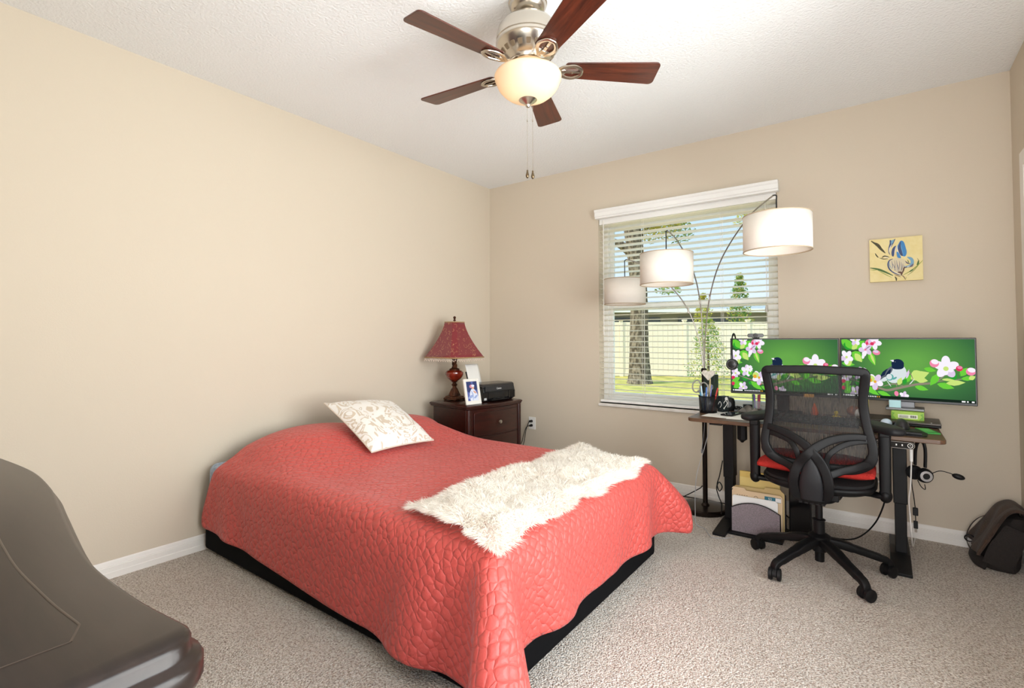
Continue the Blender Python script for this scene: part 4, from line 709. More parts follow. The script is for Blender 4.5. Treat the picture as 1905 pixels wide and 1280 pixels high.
for i in range(NB):
    u, v = fr_.random(), fr_.random()
    if fr_.random() < .12:
        u, v = fr_.choice(((fr_.random(), 0), (fr_.random(), 1), (0, fr_.random()), (1, fr_.random())))
    p = fpt(u, v)
    ca = 2.4 * math.sin(p.x * 23 + p.y * 9) + 2.0 * math.sin(p.y * 21 - p.x * 13)
    out = Vector(((u - .5) * 2, (v - .5) * 2, 0)); eo = max(abs(out.x), abs(out.y)) ** 6
    lean = Vector((math.cos(ca) * .65 + fr_.gauss(0, .35), math.sin(ca) * .65 + fr_.gauss(0, .35), .75 + fr_.gauss(0, .15))) + Vector((out.x * eo * 1.0, out.y * eo * 1.0, -.25 * eo))
    lean.normalize(); L_ = fr_.uniform(.022, .044)
    sd = lean.cross(Vector((fr_.gauss(0, 1), fr_.gauss(0, 1), fr_.gauss(0, 1)))).normalized() * .0015
    m_ = p + lean * L_ * .55; t_ = p + lean * L_ + Vector((lean.x * .012, lean.y * .012, -.006))
    mb.add([p - sd, p + sd, m_ + sd * .8, m_ - sd * .8, t_], [(0, 1, 2, 3), (3, 2, 4)])
fur = mb.build('fur_throw', M_fur, None, smooth=0, normals=False)
tag(fur, 'cream shaggy faux fur throw laid across the foot of the bed', 'throw')

# ------------------------------------------------------------------ dresser in the near left corner
dr = thing('dresser', 'dark polished wood dresser with a serpentine front edge, near the camera', 'dresser', T(1.75, -3.95, 0))
M_dark = wood('dark_polished_wood', '#1F1713', '#2C211C', 'x', .34, coat=.12)
front = cr([(.86, -3.73, 0), (.93, -3.712, 0), (1.10, -3.70, 0), (1.30, -3.676, 0), (1.54, -3.659, 0), (1.75, -3.668, 0), (1.90, -3.686, 0), (2.07, -3.708, 0), (2.19, -3.722, 0), (2.31, -3.730, 0), (2.45, -3.726, 0), (2.545, -3.716, 0)], 6)
M_dark.node_tree.nodes['Principled BSDF'].inputs['Specular IOR Level'].default_value = .3
def outline(off, zz):
    off -= .014
    o_ = []
    for p in front: o_.append((p.x, p.y - off, zz))
    for a in np.linspace(90, 0, 7): o_.append((2.562 + (.034 - off * 1.0) * math.cos(math.radians(a)) * 1.0, -3.748 + (.034 - off) * math.sin(math.radians(a)), zz))
    o_.append((2.596 - off, -3.95, zz)); o_.append((2.596 - off, -4.215, zz)); o_.append((.80 + off, -4.215, zz)); o_.append((.80 + off, -3.78, zz))
    return o_
mb = MB(); mb.loft([outline(.020, .836), outline(.012, .840), outline(.004, .845), outline(.0, .853), outline(.0, .870), outline(.003, .876), outline(.010, .879), outline(.012, .882), outline(.012, .892), outline(.014, .897), outline(.019, .900)])
mb.build('dresser_top', M_dark, dr, smooth=50)
ln = [(p.x - .075, p.y - .085 - .02 * math.sin((p.x - 1.2) * 4)) for p in front if p.x > .95] + [(2.503, -3.800)]
mb = MB(); mb.strip([(x, y, .9002) for x, y in ln], .0028, .0006, (0, 0, 1), 6); mb.strip([(2.503, -3.800, .9002), (2.503, -4.17, .9002)], .0028, .0006, (0, 0, 1), 6); mb.build('inlay_line', mat('inlay_wood', '#3A2C24', .34), dr)
mb = MB(); mb.loft([outline(.036, .05), outline(.036, .838)]); body = mb.build('dresser_body', M_dark, dr, smooth=40)
for x, y in ((.86, -3.80), (2.54, -3.80), (.86, -4.18), (2.54, -4.18)): MB().cyl((x, y, 0), (x, y, .06), .022, .03, n=12).build('dresser_foot', M_dark, dr)
# ------------------------------------------------------------------ nightstand and what stands on it
NM = T(.42, -.69, 0) @ RZ(-6)        # local: x towards the room (front), y along the wall
NZ = .695
M_cherry = wood('cherry_wood', '#1D0906', '#3C150D', 'y', .3, coat=.2)
ns = thing('nightstand', 'dark cherry nightstand with bowed drawers in the corner by the bed', 'nightstand', NM)
def bow(off, z, n=12):
    o = [(-.235 + off, -.32 + off, z)]
    o += [(.215 - off, -.32 + off, z), (.235 - off, -.305 + off, z)]
    for i in range(n + 1):
        t = i / n; y = -.27 + .54 * t; o.append((.235 - off + .028 * math.sin(PI * t), y, z))
    o += [(.235 - off, .305 - off, z), (.215 - off, .32 - off, z), (-.235 + off, .32 - off, z)]
    return o
mb = MB(NM); mb.loft([bow(.012, NZ - .034), bow(.004, NZ - .028), bow(.004, NZ - .020), bow(-.002, NZ - .014), bow(-.002, NZ - .006), bow(.006, NZ)]); mb.build('nightstand_top', M_cherry, ns, smooth=30)
mb = MB(NM); mb.loft([bow(.022, .06), bow(.022, NZ - .034)]); mb.build('carcass', M_cherry, ns, smooth=30)
for sy in (-1, 1):
    mb = MB(NM); mb.cyl((.205, sy * .292, .0), (.205, sy * .292, NZ - .034), .022, n=14); mb.build('corner_post', M_cherry, ns)
    mb = MB(NM); mb.box(-.23, -.19, sy * .30 - .02, sy * .30 + .02, 0, .07); mb.build('leg', M_cherry, ns, bevel=.004)
for z0, z1 in ((.455, .635), (.265, .440), (.085, .250)):
    mb = MB(NM); pts_ = []
    n_ = 14
    fr0 = [(.222 + .028 * math.sin(PI * (.02 + .96 * i / n_)), -.252 + .504 * i / n_) for i in range(n_ + 1)]
    ol = [(x + .004, y) for x, y in fr0] + [(x - .03, y) for x, y in reversed(fr0)]
    mb.prism(ol, z0, z1); dw = mb.build('drawer', M_cherry, ns, smooth=30, bevel=.004)
    mb = MB(NM); Mk = T(.252, 0, (z0 + z1) / 2) @ RY(90)
    mb.lathe([(.004, -.006), (.005, .010), (.012, .014), (.0155, .020), (.013, .027), (.001, .029)], (0, 0, 0), 20, M=Mk); mb.build('knob', mat('brushed_knob', '#CFC8BC', .28, 1.), dw)

# table lamp
LX, LY = .25, -.79
lm = thing('table_lamp', 'bronze table lamp with burgundy embroidered shade and bead fringe on the nightstand', 'lamp', T(LX, LY, NZ))
M_brz = mat('aged_bronze', '#3A2216', .38, .6, col2='#6B4028', cscale=30)
M_red = mat('oxblood_glaze', '#5E1A10', .12, coat=.8, col2='#8A2A14', cscale=18)
LM = T(LX, LY, NZ) @ RZ(-2)
mb = MB(LM)
def sq(h, z, c=.3):
    k = h * (1 - c); return [(h, -k, z), (h, k, z), (k, h, z), (-k, h, z), (-h, k, z), (-h, -k, z), (-k, -h, z), (k, -h, z)]
mb.loft([sq(.075, .010), sq(.077, .016), sq(.074, .022), sq(.066, .026), sq(.062, .034), sq(.050, .040)])
for sx in (-1, 1):
    for sy in (-1, 1): mb.sphere((sx * .055, sy * .055, .0095), (.016, .016, .009), 10, 8)
mb.build('base', M_brz, lm, smooth=30)
mb = MB(LM); mb.lathe([(.048, .038), (.044, .05), (.030, .075), (.020, .10), (.016, .118), (.024, .126), (.026, .132), (.018, .140), (.014, .148), (.022, .155), (.030, .160)], n=28); mb.build('stem', M_brz, lm)
for k in range(8):
    a = 2 * PI * k / 8; mb = None
mb = MB(LM)
for k in range(10):
    a = 2 * PI * k / 10; mb.tube(cr([(.049 * math.cos(a), .049 * math.sin(a), .040), (.036 * math.cos(a), .036 * math.sin(a), .068), (.021 * math.cos(a), .021 * math.sin(a), .10)], 4), .004, 6)
mb.build('acanthus_leaf', M_brz, lm)
mb = MB(LM); mb.lathe([(.022, .158), (.034, .166), (.058, .184), (.072, .204), (.079, .222), (.077, .238), (.064, .250), (.040, .258), (.024, .262)], n=36); mb.build('urn', M_red, lm)
mb = MB(LM); mb.lathe([(.044, .256), (.046, .262), (.038, .268), (.026, .272), (.022, .282), (.015, .296), (.012, .34), (.010, .375)], n=24)
for k in range(3):
    mb.tube(cr([(.016 * math.cos(a_ + k * 2.1), .016 * math.sin(a_ + k * 2.1), z_) for a_, z_ in ((0, .275), (1, .295), (2, .315), (3, .335), (4, .352))], 4), [.009 - .0003 * i for i in range(17)], 8)
for k in range(6):
    a = 2 * PI * k / 6; mb.tube(cr([(.012 * math.cos(a), .012 * math.sin(a), .345), (.024 * math.cos(a), .024 * math.sin(a), .352), (.034 * math.cos(a), .034 * math.sin(a), .364)], 4), [.005] * 5 + [.003] * 4, 6)
mb.build('neck', M_brz, lm)
mb = MB(LM); mb.cyl((0, 0, .37), (0, 0, .672), .004, n=8); mb.lathe([(.001, .672), (.010, .674), (.012, .680), (.006, .688), (.009, .694), (.013, .702), (.010, .710), (.004, .714), (.001, .715)], n=16); mb.build('finial', M_brz, lm)
def shade_mat():
    m = mat('burgundy_silk', '#7A1A22', .6, sheen=.35)
    nt = m.node_tree; N = nt.nodes; L = nt.links; b = N['Principled BSDF']
    tc = N.new('ShaderNodeTexCoord'); v = N.new('ShaderNodeTexVoronoi'); v.inputs['Scale'].default_value = 26; v.inputs['Randomness'].default_value = .9
    L.new(tc.outputs['Object'], v.inputs['Vector'])
    r = N.new('ShaderNodeValToRGB'); e = r.color_ramp.elements
    e[0].position = .36; e[0].color = (0, 0, 0, 1); e[1].position = .48; e[1].color = (0, 0, 0, 1); k = e.new(.42); k.color = (1, 1, 1, 1)
    L.new(v.outputs['Distance'], r.inputs[0])
    n = N.new('ShaderNodeTexNoise'); n.inputs['Scale'].default_value = 45; L.new(tc.outputs['Object'], n.inputs['Vector'])
    r2 = N.new('ShaderNodeValToRGB'); r2.color_ramp.elements[0].position = .48; r2.color_ramp.elements[1].position = .54; L.new(n.outputs['Fac'], r2.inputs[0])
    mu = N.new('ShaderNodeMath'); mu.operation = 'MULTIPLY'; L.new(r.outputs[0], mu.inputs[0]); L.new(r2.outputs[0], mu.inputs[1])
    mx = N.new('ShaderNodeMixRGB'); mx.inputs[1].default_value = (*lin('#78151F'), 1); mx.inputs[2].default_value = (*lin('#B07F55'), 1); L.new(mu.outputs[0], mx.inputs[0]); L.new(mx.outputs[0], b.inputs['Base Color'])
    return m
# square shade with cut corners, flaring
S0, S1 = .365, .662
lv_ = []
def shade_ring(t):
    h = .070 + (.2 - .070) * (1 - t) ** 1.45; c = .34 - .10 * (1 - t); z = S0 + (S1 - S0) * t
    return sq(h, z, c)
mb = MB(LM); R_ = [[Vector(p) for p in shade_ring(t)] for t in np.linspace(0, 1, 12)]; mb.rings(R_, caps=False); mb.build('lamp_shade', shade_mat(), lm, smooth=20, solid=.003)
M_trimgold = mat('gold_braid', '#A8865C', .6, bump=.4, bscale=400)
for t, r in ((0, .005), (1, .0045)):
    MB(LM).tube([Vector(p) for p in shade_ring(t)], r, 8, True).build('shade_braid', M_trimgold, lm, smooth=60)
mb = MB(LM); ring = [Vector(p) for p in shade_ring(0)]
cnt = 0
for i in range(8):
    a, b = ring[i], ring[(i + 1) % 8]; n_ = max(2, int((b - a).length / .0135))
    for j in range(n_):
        p = a.lerp(b, j / n_); L_ = .030 if (cnt % 2) else .022; cnt += 1
        mb.tube([p, p - Vector((0, 0, L_ - .010))], .0008, 4); mb.lathe([(.0008, 0), (.0026, -.004), (.0034, -.009), (.0016, -.013), (.0005, -.014)], p - Vector((0, 0, L_ - .012)), 8)
mb.build('bead_fringe', mat('crystal_bead', '#E8D6C6', .15, spec=.8), lm)
mb = MB(LM)
for s_ in (-1, 1): mb.tube(cr([(0, 0, .37), (s_ * .03, 0, .40), (s_ * .05, 0, .50), (s_ * .03, 0, .63), (0, 0, .672)], 6), .002, 6)
mb.build('harp', M_brz, lm)

# printer
PM = NM @ T(0, .05, NZ)
pr = thing('printer', 'black inkjet printer on the corner nightstand', 'printer', PM)
M_prn = mat('printer_black', '#0F0F11', .3, spec=.5); M_prg = mat('printer_dark_grey', '#252528', .25, spec=.6)
mb = MB(PM)
px0, px1, py0, py1 = -.075, .155, -.125, .255
mb.prism([(px0, .0), (px1 - .03, .0), (px1, .02), (px1, .075), (px1 - .012, .118), (px0 + .02, .118), (px0, .09)], -py1, -py0, M=RX(90)); mb.build('printer_body', M_prn, pr, smooth=0, bevel=.006)
mb = MB(PM); mb.prism([(px0 + .01, .118), (px1 - .010, .118), (px1 - .018, .140), (px1 - .035, .146), (px0 + .03, .146), (px0 + .01, .138)], -py1, -py0, M=RX(90)); mb.build('scanner_lid', M_prg, pr, smooth=0, bevel=.005)
mb = MB(PM); mb.box(px1 - .014, px1 + .004, py0 + .02, py1 - .02, .085, .128); fp = mb.build('control_panel', M_prg, pr, bevel=.003)
vs, fs_ = text_geo('Canon', .022); mb = MB(PM @ T(px1 + .0045, .05, .106) @ Matrix(((0, 0, 1, 0), (1, 0, 0, 0), (0, 1, 0, 0), (0, 0, 0, 1)))); mb.add(vs, fs_); mb.build('maker_lettering', mat('white_ink', '#F0F0F0', .4), fp, smooth=0, normals=False)
mb = MB(PM); mb.box(px1 - .002, px1 + .003, -.075, .165, .030, .078); mb.build('output_slot', M_gloss, pr)
mb = MB(PM); mb.box(px1, px1 + .035, -.065, .150, .012, .020); mb.box(px1, px1 + .02, -.03, .11, .020, .028); mb.build('output_tray', M_prn, pr, bevel=.003)
for y0, y1 in ((.168, .195), (.198, .222), (.225, .248)):
    mb = MB(PM); mb.box(px1 - .01, px1 + .006, y0, y1, .018, .080); mb.build('ink_tank_window', M_gloss, pr, bevel=.002)
mb = MB(PM); mb.box(px1 - .01, px1 + .006, -.145, -.085, .010, .080); mb.build('ink_tank_window', M_gloss, pr, bevel=.002)
mb = MB(PM); mb.box(px1 + .0065, px1 + .008, -.128, -.100, .018, .036); mb.build('sticker', mat('grey_sticker', '#B8B8B8', .5), pr)
TM = PM @ T(-.045, -.03, .138) @ RY(-20)
mb = MB(TM); mb.box(-.006, -.002, -.08, .08, 0, .11); mb.build('paper_support', M_prn, pr, bevel=.002)
mb = MB(TM); mb.grid(lambda u, v: Vector((.002 - .03 * max(0, v - .6) ** 2, -.075 + .15 * u + .01 * v, .175 * v)), 6, 8); mb.build('loaded_paper', mat('white_paper', '#F1EFEA', .7), pr, solid=.0012)

# picture frame
FMx = NM @ T(.175, -.205, NZ) @ RZ(-6) @ RY(-13)
pf = thing('picture_frame', 'small white photo frame leaning on the nightstand in front of the printer', 'picture frame', FMx)
M_fr = mat('frame_white', '#E9E6DE', .4)
mb = MB(FMx); fw, fh = .075, .205
mb.box(-.008, .008, -fw, -fw + .022, .0, fh); mb.box(-.008, .008, fw - .022, fw, .0, fh); mb.box(-.008, .008, -fw + .022, fw - .022, .0, .030); mb.box(-.008, .008, -fw + .022, fw - .022, fh - .022, fh)
mb.build('frame', M_fr, pf, bevel=.003)
mb = MB(FMx); mb.box(-.006, .002, -fw + .02, fw - .02, .028, fh - .02); fl = Flat(mb, FMx.inverted() @ FMx @ Vector((.002, -fw + .02, fh - .02)), (0, 2 * fw - .04, 0), (0, 0, -(fh - .048)), (1, 0, 0), lambda x, y: (x / 100, y / 150))
fl.step = .00012
fl.poly([(0, 0), (100, 0), (100, 150), (0, 150)], 1, False)
fl.ell(25, 40, 30, 45, 2); fl.ell(85, 30, 25, 40, 2); fl.poly([(30, 150), (25, 95), (45, 60), (70, 62), (92, 100), (98, 150)], 3); fl.ell(58, 46, 13, 16, 4); fl.ell(44, 38, 16, 12, 5, -30); fl.ell(60, 35, 14, 9, 3); fl.ell(30, 118, 26, 10, 6, -25); fl.ell(75, 120, 20, 8, 6, -35); fl.ell(72, 84, 16, 7, 4, 35); fl.stroke([(40, 70), (52, 105), (48, 145)], 9, 6)
mb.build('photo_print', [mat('photo_edge', '#DDDDE6', .3), mat('photo_blue', '#5866A8', .25), mat('photo_navy', '#35406F', .25), mat('photo_white', '#DCE2F2', .25), mat('photo_skin', '#D8A690', .25), mat('photo_pink', '#C98AA0', .25), mat('photo_pale_blue', '#98A9D6', .25)], pf, smooth=0, normals=False)
mb = MB(FMx); mb.box(-.012, -.008, -.02, .02, .02, .16); mb.build('easel_back', M_black, pf)

# wall outlets
def outlet(name, x, z, label, plugs):
    t = thing(name, label, 'outlet', T(x, 0, z))
    mb = MB(); mb.box(x - .0385, x + .0385, -.007, 0, z - .058, z + .058); mb.build('cover_plate', M_white, t, bevel=.003)
    for dz in (.02, -.02):
        mb = MB(); mb.box(x - .016, x + .016, -.009, -.006, z + dz - .0145, z + dz + .0145); s_ = mb.build('receptacle', M_white, t, bevel=.003)
        mb = MB(); mb.box(x - .008, x - .005, -.0095, -.0088, z + dz - .005, z + dz + .005); mb.box(x + .005, x + .008, -.0095, -.0088, z + dz - .005, z + dz + .005); mb.build('slot', M_gloss, s_, smooth=0)
    return t
outlet('wall_outlet', .516, .420, 'white double wall outlet with two black plugs, right of the nightstand', 2)
for dz, xe, lab in ((.02, .40, 'upper black plug and cord in the outlet beside the nightstand'), (-.02, .37, 'lower black plug and cord in the outlet beside the nightstand')):
    t = thing('power_cable', lab, 'cord', T(.516, -.02, .42 + dz), 'cords in the outlet by the nightstand')
    mb = MB(); mb.cyl((.516, -.010, .42 + dz), (.512, -.036, .42 + dz), .013, .010, n=14); mb.build('plug', M_black, t)
    mb = MB(); mb.tube(cr([(.512, -.034, .42 + dz), (.490, -.045 + dz, .405 + dz), (.462, -.05 + dz, .33 + dz), (.44, -.05 + dz, .24), (xe, -.06 + dz, .12), (xe - .08, -.07 + dz, .006)], 8), .0032, 8); mb.build('cable', M_black, t)

# ------------------------------------------------------------------ painting
pa = thing('canvas_picture', 'small yellow canvas with a painted blue iris on the back wall', 'painting', T(3.265, -.015, 1.705))
mb = MB(); cx0, cx1, cz0, cz1 = 3.134, 3.397, 1.572, 1.842
mb.box(cx0, cx1, -.030, -.001, cz0, cz1)
fl = Flat(mb, (cx0, -.030, cz1), (cx1 - cx0, 0, 0), (0, 0, -(cz1 - cz0)), (0, -1, 0), lambda x, y: ((x - 258) / 900., (y - (350 - 80 * (x - 258) / 900.)) / 728.))
fl.step = .00006
OL, GR, LG, BL, NV, SB, PU, CRM, WH, BR = range(1, 11)
fl.stroke([(290, 365), (400, 440), (470, 510), (535, 570)], 46, OL); fl.stroke([(350, 390), (420, 420), (470, 480)], 12, OL); fl.stroke([(355, 575), (385, 620), (415, 650)], 22, OL)
fl.stroke([(470, 655), (520, 622), (605, 640)], 20, OL); fl.stroke([(430, 655), (500, 672), (580, 668)], 14, OL); fl.stroke([(510, 660), (550, 640), (600, 665)], 10, WH)
fl.stroke([(265, 830), (400, 850), (520, 890), (660, 950)], 36, GR); fl.stroke([(400, 870), (520, 930), (640, 985)], 12, LG); fl.stroke([(265, 860), (330, 868), (390, 860)], 10, LG); fl.stroke([(690, 965), (712, 1000), (712, 1040)], 26, OL)
fl.stroke([(830, 935), (960, 860), (1060, 780), (1165, 675)], 16, LG); fl.stroke([(900, 940), (1000, 860), (1090, 760)], 8, GR); fl.stroke([(1085, 690), (1080, 730), (1058, 765)], 30, GR); fl.stroke([(1070, 650), (1090, 690), (1100, 700)], 9, OL); fl.stroke([(930, 880), (970, 855), (1000, 835)], 24, GR); fl.stroke([(880, 960), (870, 1000), (860, 1010)], 8, LG)
fl.poly([(618, 350), (660, 362), (712, 328), (680, 400), (650, 450), (620, 490), (606, 560), (620, 605), (588, 560), (592, 480), (612, 410)], NV); fl.poly([(640, 362), (690, 345), (665, 400), (640, 420)], SB); fl.stroke([(650, 420), (612, 490), (600, 560)], 14, WH)
fl.poly([(640, 560), (655, 500), (685, 462), (722, 448), (706, 520), (690, 580), (672, 628), (645, 612)], NV); fl.stroke([(720, 455), (700, 530), (690, 600)], 12, WH)
fl.poly([(742, 470), (760, 420), (800, 362), (850, 380), (880, 470), (897, 560), (868, 622), (815, 610), (770, 560)], BL); fl.poly([(755, 520), (765, 440), (800, 372), (800, 470), (822, 560), (830, 615), (790, 600)], NV); fl.stroke([(800, 420), (815, 500), (840, 600)], 10, SB); fl.stroke([(742, 440), (742, 520), (790, 640)], 16, WH)
fl.poly([(728, 550), (760, 560), (800, 645), (760, 650), (735, 630)], BL)
fl.poly([(655, 672), (730, 650), (820, 665), (880, 700), (870, 770), (835, 850), (800, 920), (720, 890), (640, 830), (605, 770), (615, 710)], CRM)
for a, b in (((640, 700), (650, 830)), ((690, 690), (690, 860)), ((720, 690), (730, 880)), ((770, 700), (760, 850)), ((800, 720), (790, 900)), ((830, 740), (800, 860)), ((850, 770), (820, 880)), ((660, 750), (700, 870)), ((740, 760), (760, 900))): fl.stroke([a, ((a[0] + b[0]) / 2 + 8, (a[1] + b[1]) / 2), b], 9, PU if a[0] % 20 else NV)
fl.poly([(900, 632), (975, 640), (1010, 690), (1000, 770), (950, 795), (862, 818), (850, 790), (920, 772), (955, 735), (955, 690), (925, 660)], SB); fl.poly([(960, 770), (1000, 740), (985, 790), (900, 808)], PU); fl.stroke([(870, 700), (905, 735), (950, 740)], 22, PU); fl.stroke([(905, 680), (920, 710), (925, 730)], 14, GR); fl.stroke([(860, 790), (900, 800), (950, 780)], 10, WH)
fl.stroke([(660, 668), (600, 700), (578, 765), (600, 840), (680, 905), (790, 940)], 26, NV); fl.stroke([(600, 720), (606, 780), (650, 850)], 12, SB); fl.stroke([(790, 940), (830, 870), (850, 815), (900, 800)], 26, BR); fl.stroke([(740, 890), (800, 900), (800, 940)], 36, BR); fl.stroke([(800, 940), (840, 965), (866, 1012)], 14, BR); fl.stroke([(680, 932), (740, 950), (790, 970)], 12, BR); fl.stroke([(640, 870), (720, 905), (790, 935)], 10, WH)
mb.build('canvas', [mat('canvas_yellow', '#E6D596', .7, col2='#EBDCA4', cscale=30), mat('p_olive', '#3E3A1C', .6), mat('p_green', '#44662C', .6), mat('p_lightgreen', '#8E9A3C', .6), mat('p_blue', '#2A7FC0', .5), mat('p_navy', '#263D6E', .5), mat('p_steel', '#6FA0BE', .5), mat('p_purple', '#5F5468', .5), mat('p_cream', '#D9CDAE', .6), mat('p_white', '#EFE9DD', .6), mat('p_brown', '#5A3A2E', .6)], pa, smooth=0, normals=False)

# ------------------------------------------------------------------ arc floor lamp
AX, AY = 2.165, -.262
al = thing('arc_floor_lamp', 'dark floor lamp with three curved arms and cream drum shades beside the desk', 'floor lamp', T(AX, AY, 0))
M_rub = mat('oil_rubbed_bronze', '#2A211C', .25, .7)
mb = MB(); mb.lathe([(.001, .0), (.150, .0), (.156, .006), (.156, .028), (.148, .036), (.10, .040), (.02, .043), (.001, .043)], (2.150, AY, 0), 56); mb.build('base', M_rub, al)
mb = MB(); mb.lathe([(.030, .040), (.026, .052), (.018, .058)], (AX, AY, 0), 20); mb.cyl((AX, AY, .04), (AX, AY, .98), .0165, n=20); mb.lathe([(.0165, .975), (.020, .985), (.020, 1.0), (.012, 1.006)], (AX, AY, 0), 20); mb.build('pole', M_rub, al)
M_arm = mat('arm_metal', '#A8A49E', .3, .85)
M_shade = translucent('linen_shade', '#E9E3DA', .15, '#F4E6D2', .8, bump=.4, bscale=500, bstretch=(1, 1, .25))
M_shin = mat('shade_trim_cloth', '#A8967E', .8)
M_bulb = emission('lamp_bulb', '#FFEBCF', ARC_E); M_fbulb = emission('fan_bulb', '#FFEBCF', FAN_E)
SH = [  # shade centre x, y, top z, bottom z, radius ; arm via points as (fraction out, z)
    (2.765, -1.100, 1.842, 1.660, .157, 1.955, [(.03, 1.22), (.12, 1.50), (.32, 1.73), (.68, 1.905)]),
    (2.125, -.905, 1.738, 1.548, .157, 1.885, [(.02, 1.22), (.10, 1.48), (.30, 1.68), (.70, 1.84)]),
    (1.600, -.330, 1.672, 1.480, .155, 1.825, [(.05, 1.20), (.18, 1.42), (.40, 1.60), (.75, 1.77)])]
for i, (sx, sy, zt, zb, sr, zp, via) in enumerate(SH):
    a0 = 2 * PI * i / 3
    st = Vector((AX + .007 * math.cos(a0), AY + .007 * math.sin(a0), 0))
    P_ = [(st.x, st.y, .95), (st.x, st.y, 1.02)]
    for f, z in via: P_.append((AX + (sx - AX) * f, AY + (sy - AY) * f, z))
    P_.append((sx - (sx - AX) * .03, sy - (sy - AY) * .03, zp))
    mb = MB(); mb.tube(cr(P_, 10), .0042, 10)
    q = P_[3]; mb.tube([Vector(P_[3]) - Vector((0, 0, .02)), Vector(P_[3]) + Vector((0, 0, .02))], .0062, 8)
    arm = mb.build('arm', M_arm, al)
    mb = MB(); mb.tube(cr([(sx - (sx - AX) * .03, sy - (sy - AY) * .03, zp), (sx, sy, zp - .01), (sx, sy, zp - .04), (sx, sy, zt - .04)], 8), .0036, 8); mb.cyl((sx, sy, zt - .082), (sx, sy, zt - .035), .017, n=16); dp = mb.build('drop_rod', M_black, arm)
    mb = MB(); mb.lathe([(sr, zb), (sr, zt)], (sx, sy, 0), 64); shd = mb.build('lamp_shade', M_shade, al, smooth=60, solid=.002)
    mb = MB()
    for z in (zb, zt): mb.tube([(sx + sr * math.cos(2 * PI * j / 48), sy + sr * math.sin(2 * PI * j / 48), z) for j in range(48)], .003, 6, True)
    for j in range(3): mb.tube([(sx, sy, zt - .09), (sx + sr * math.cos(2 * PI * j / 3 + .5), sy + sr * math.sin(2 * PI * j / 3 + .5), zt - .004)], .0018, 5)
    mb.build('shade_trim', M_shin, shd)
    mb = MB(); mb.sphere((sx, sy, zt - .112), (.029, .029, .036), 16, 10); mb.build('bulb', M_bulb, al)
    # fan bulbs
for a in (40, 220):
    bx, by = FX + .05 * math.cos(math.radians(a)), FY + .05 * math.sin(math.radians(a))
    mb = MB(); mb.sphere((bx, by, 2.352), (.022, .022, .028), 14, 10); mb.cyl((bx, by, 2.375), (bx, by, 2.41), .012, n=10); mb.build('bulb', M_fbulb, fan)
mb = MB(); mb.tube(cr([(AX - .02, AY, .17), (AX - .06, AY + .04, .13), (1.98, AY - .01, .05), (1.93, -.17, .012), (1.90, -.06, .008), (2.2, -.045, .008), (2.5, -.05, .008)], 10), .0035, 8); mb.build('lamp_cord', M_black, al)
# ------------------------------------------------------------------ desk
DZ = .73; DX0, DX1, DY0, DY1 = 2.212, 3.428, -.815, -.155
dk = thing('standing_desk', 'wood-topped standing desk with black steel legs under the window', 'desk', T((DX0 + DX1) / 2, -.45, 0))
M_dtop = wood('rustic_desk_wood', '#46311F', '#77563E', 'x', .38)
def rrect(x0, x1, y0, y1, r, n=6):
    o = []
    for cx, cy, a0 in ((x1 - r, y1 - r, 0), (x0 + r, y1 - r, 90), (x0 + r, y0 + r, 180), (x1 - r, y0 + r, 270)):
        for a in np.linspace(a0, a0 + 90, n): o.append((cx + r * math.cos(math.radians(a)), cy + r * math.sin(math.radians(a))))
    return o
mb = MB(); mb.prism(rrect(DX0, DX1, DY0, DY1, .035), DZ - .022, DZ); mb.build('desktop', M_dtop, dk, smooth=0, bevel=.004)
for nm, x0, x1, fx0, fx1 in (('L', 2.328, 2.392, 2.322, 2.396), ('R', 3.225, 3.288, 3.205, 3.295)):
    mb = MB(); mb.box(x0, x1, -.43, -.33, .30, DZ - .04); lg = mb.build('leg', M_blackm, dk, bevel=.004)
    mb = MB(); mb.box(x0 + .005, x1 - .005, -.422, -.338, .03, .31); mb.build('leg_inner_column', M_blackm, lg, bevel=.003)
    mb = MB(); mb.cyl((x0 + .03, -.4305, DZ - .075), (x0 + .03, -.436, DZ - .075), .008, n=12); mb.build('bolt', M_chrome, lg)
    mb = MB(); mb.rings([[Vector((fx0, y, 0)), Vector((fx1, y, 0)), Vector((fx1, y, z)), Vector((fx0, y, z))] for y, z in ((-.69, .016), (-.45, .034), (-.31, .034), (-.07, .016))]); mb.build('desk_foot', M_blackm, dk, smooth=0, bevel=.003)
    mb = MB(); mb.box(x0 - .005, x1 + .005, DY0 + .08, DY1 - .06, DZ - .045, DZ - .022); mb.build('top_bracket', M_blackm, dk, smooth=0, bevel=.003)
mb = MB(); mb.box(2.38, 3.24, -.40, -.36, DZ - .075, DZ - .035); mb.box(2.38, 3.24, -.29, -.25, DZ - .06, DZ - .03); mb.build('crossbar', M_blackm, dk, smooth=0, bevel=.003)
mb = MB(); mb.prism([(.03 * math.cos(a), .03 * math.sin(a)) for a in np.linspace(0, 2 * PI, 9)[:-1]], DZ - .155, DZ - .04, M=T(2.462, -.50, 0)); mb.lathe([(.028, DZ - .155), (.012, DZ - .168), (.008, DZ - .175), (.001, DZ - .176)], (2.462, -.50, 0), 16); mb.build('lift_motor', M_black, dk, smooth=30)
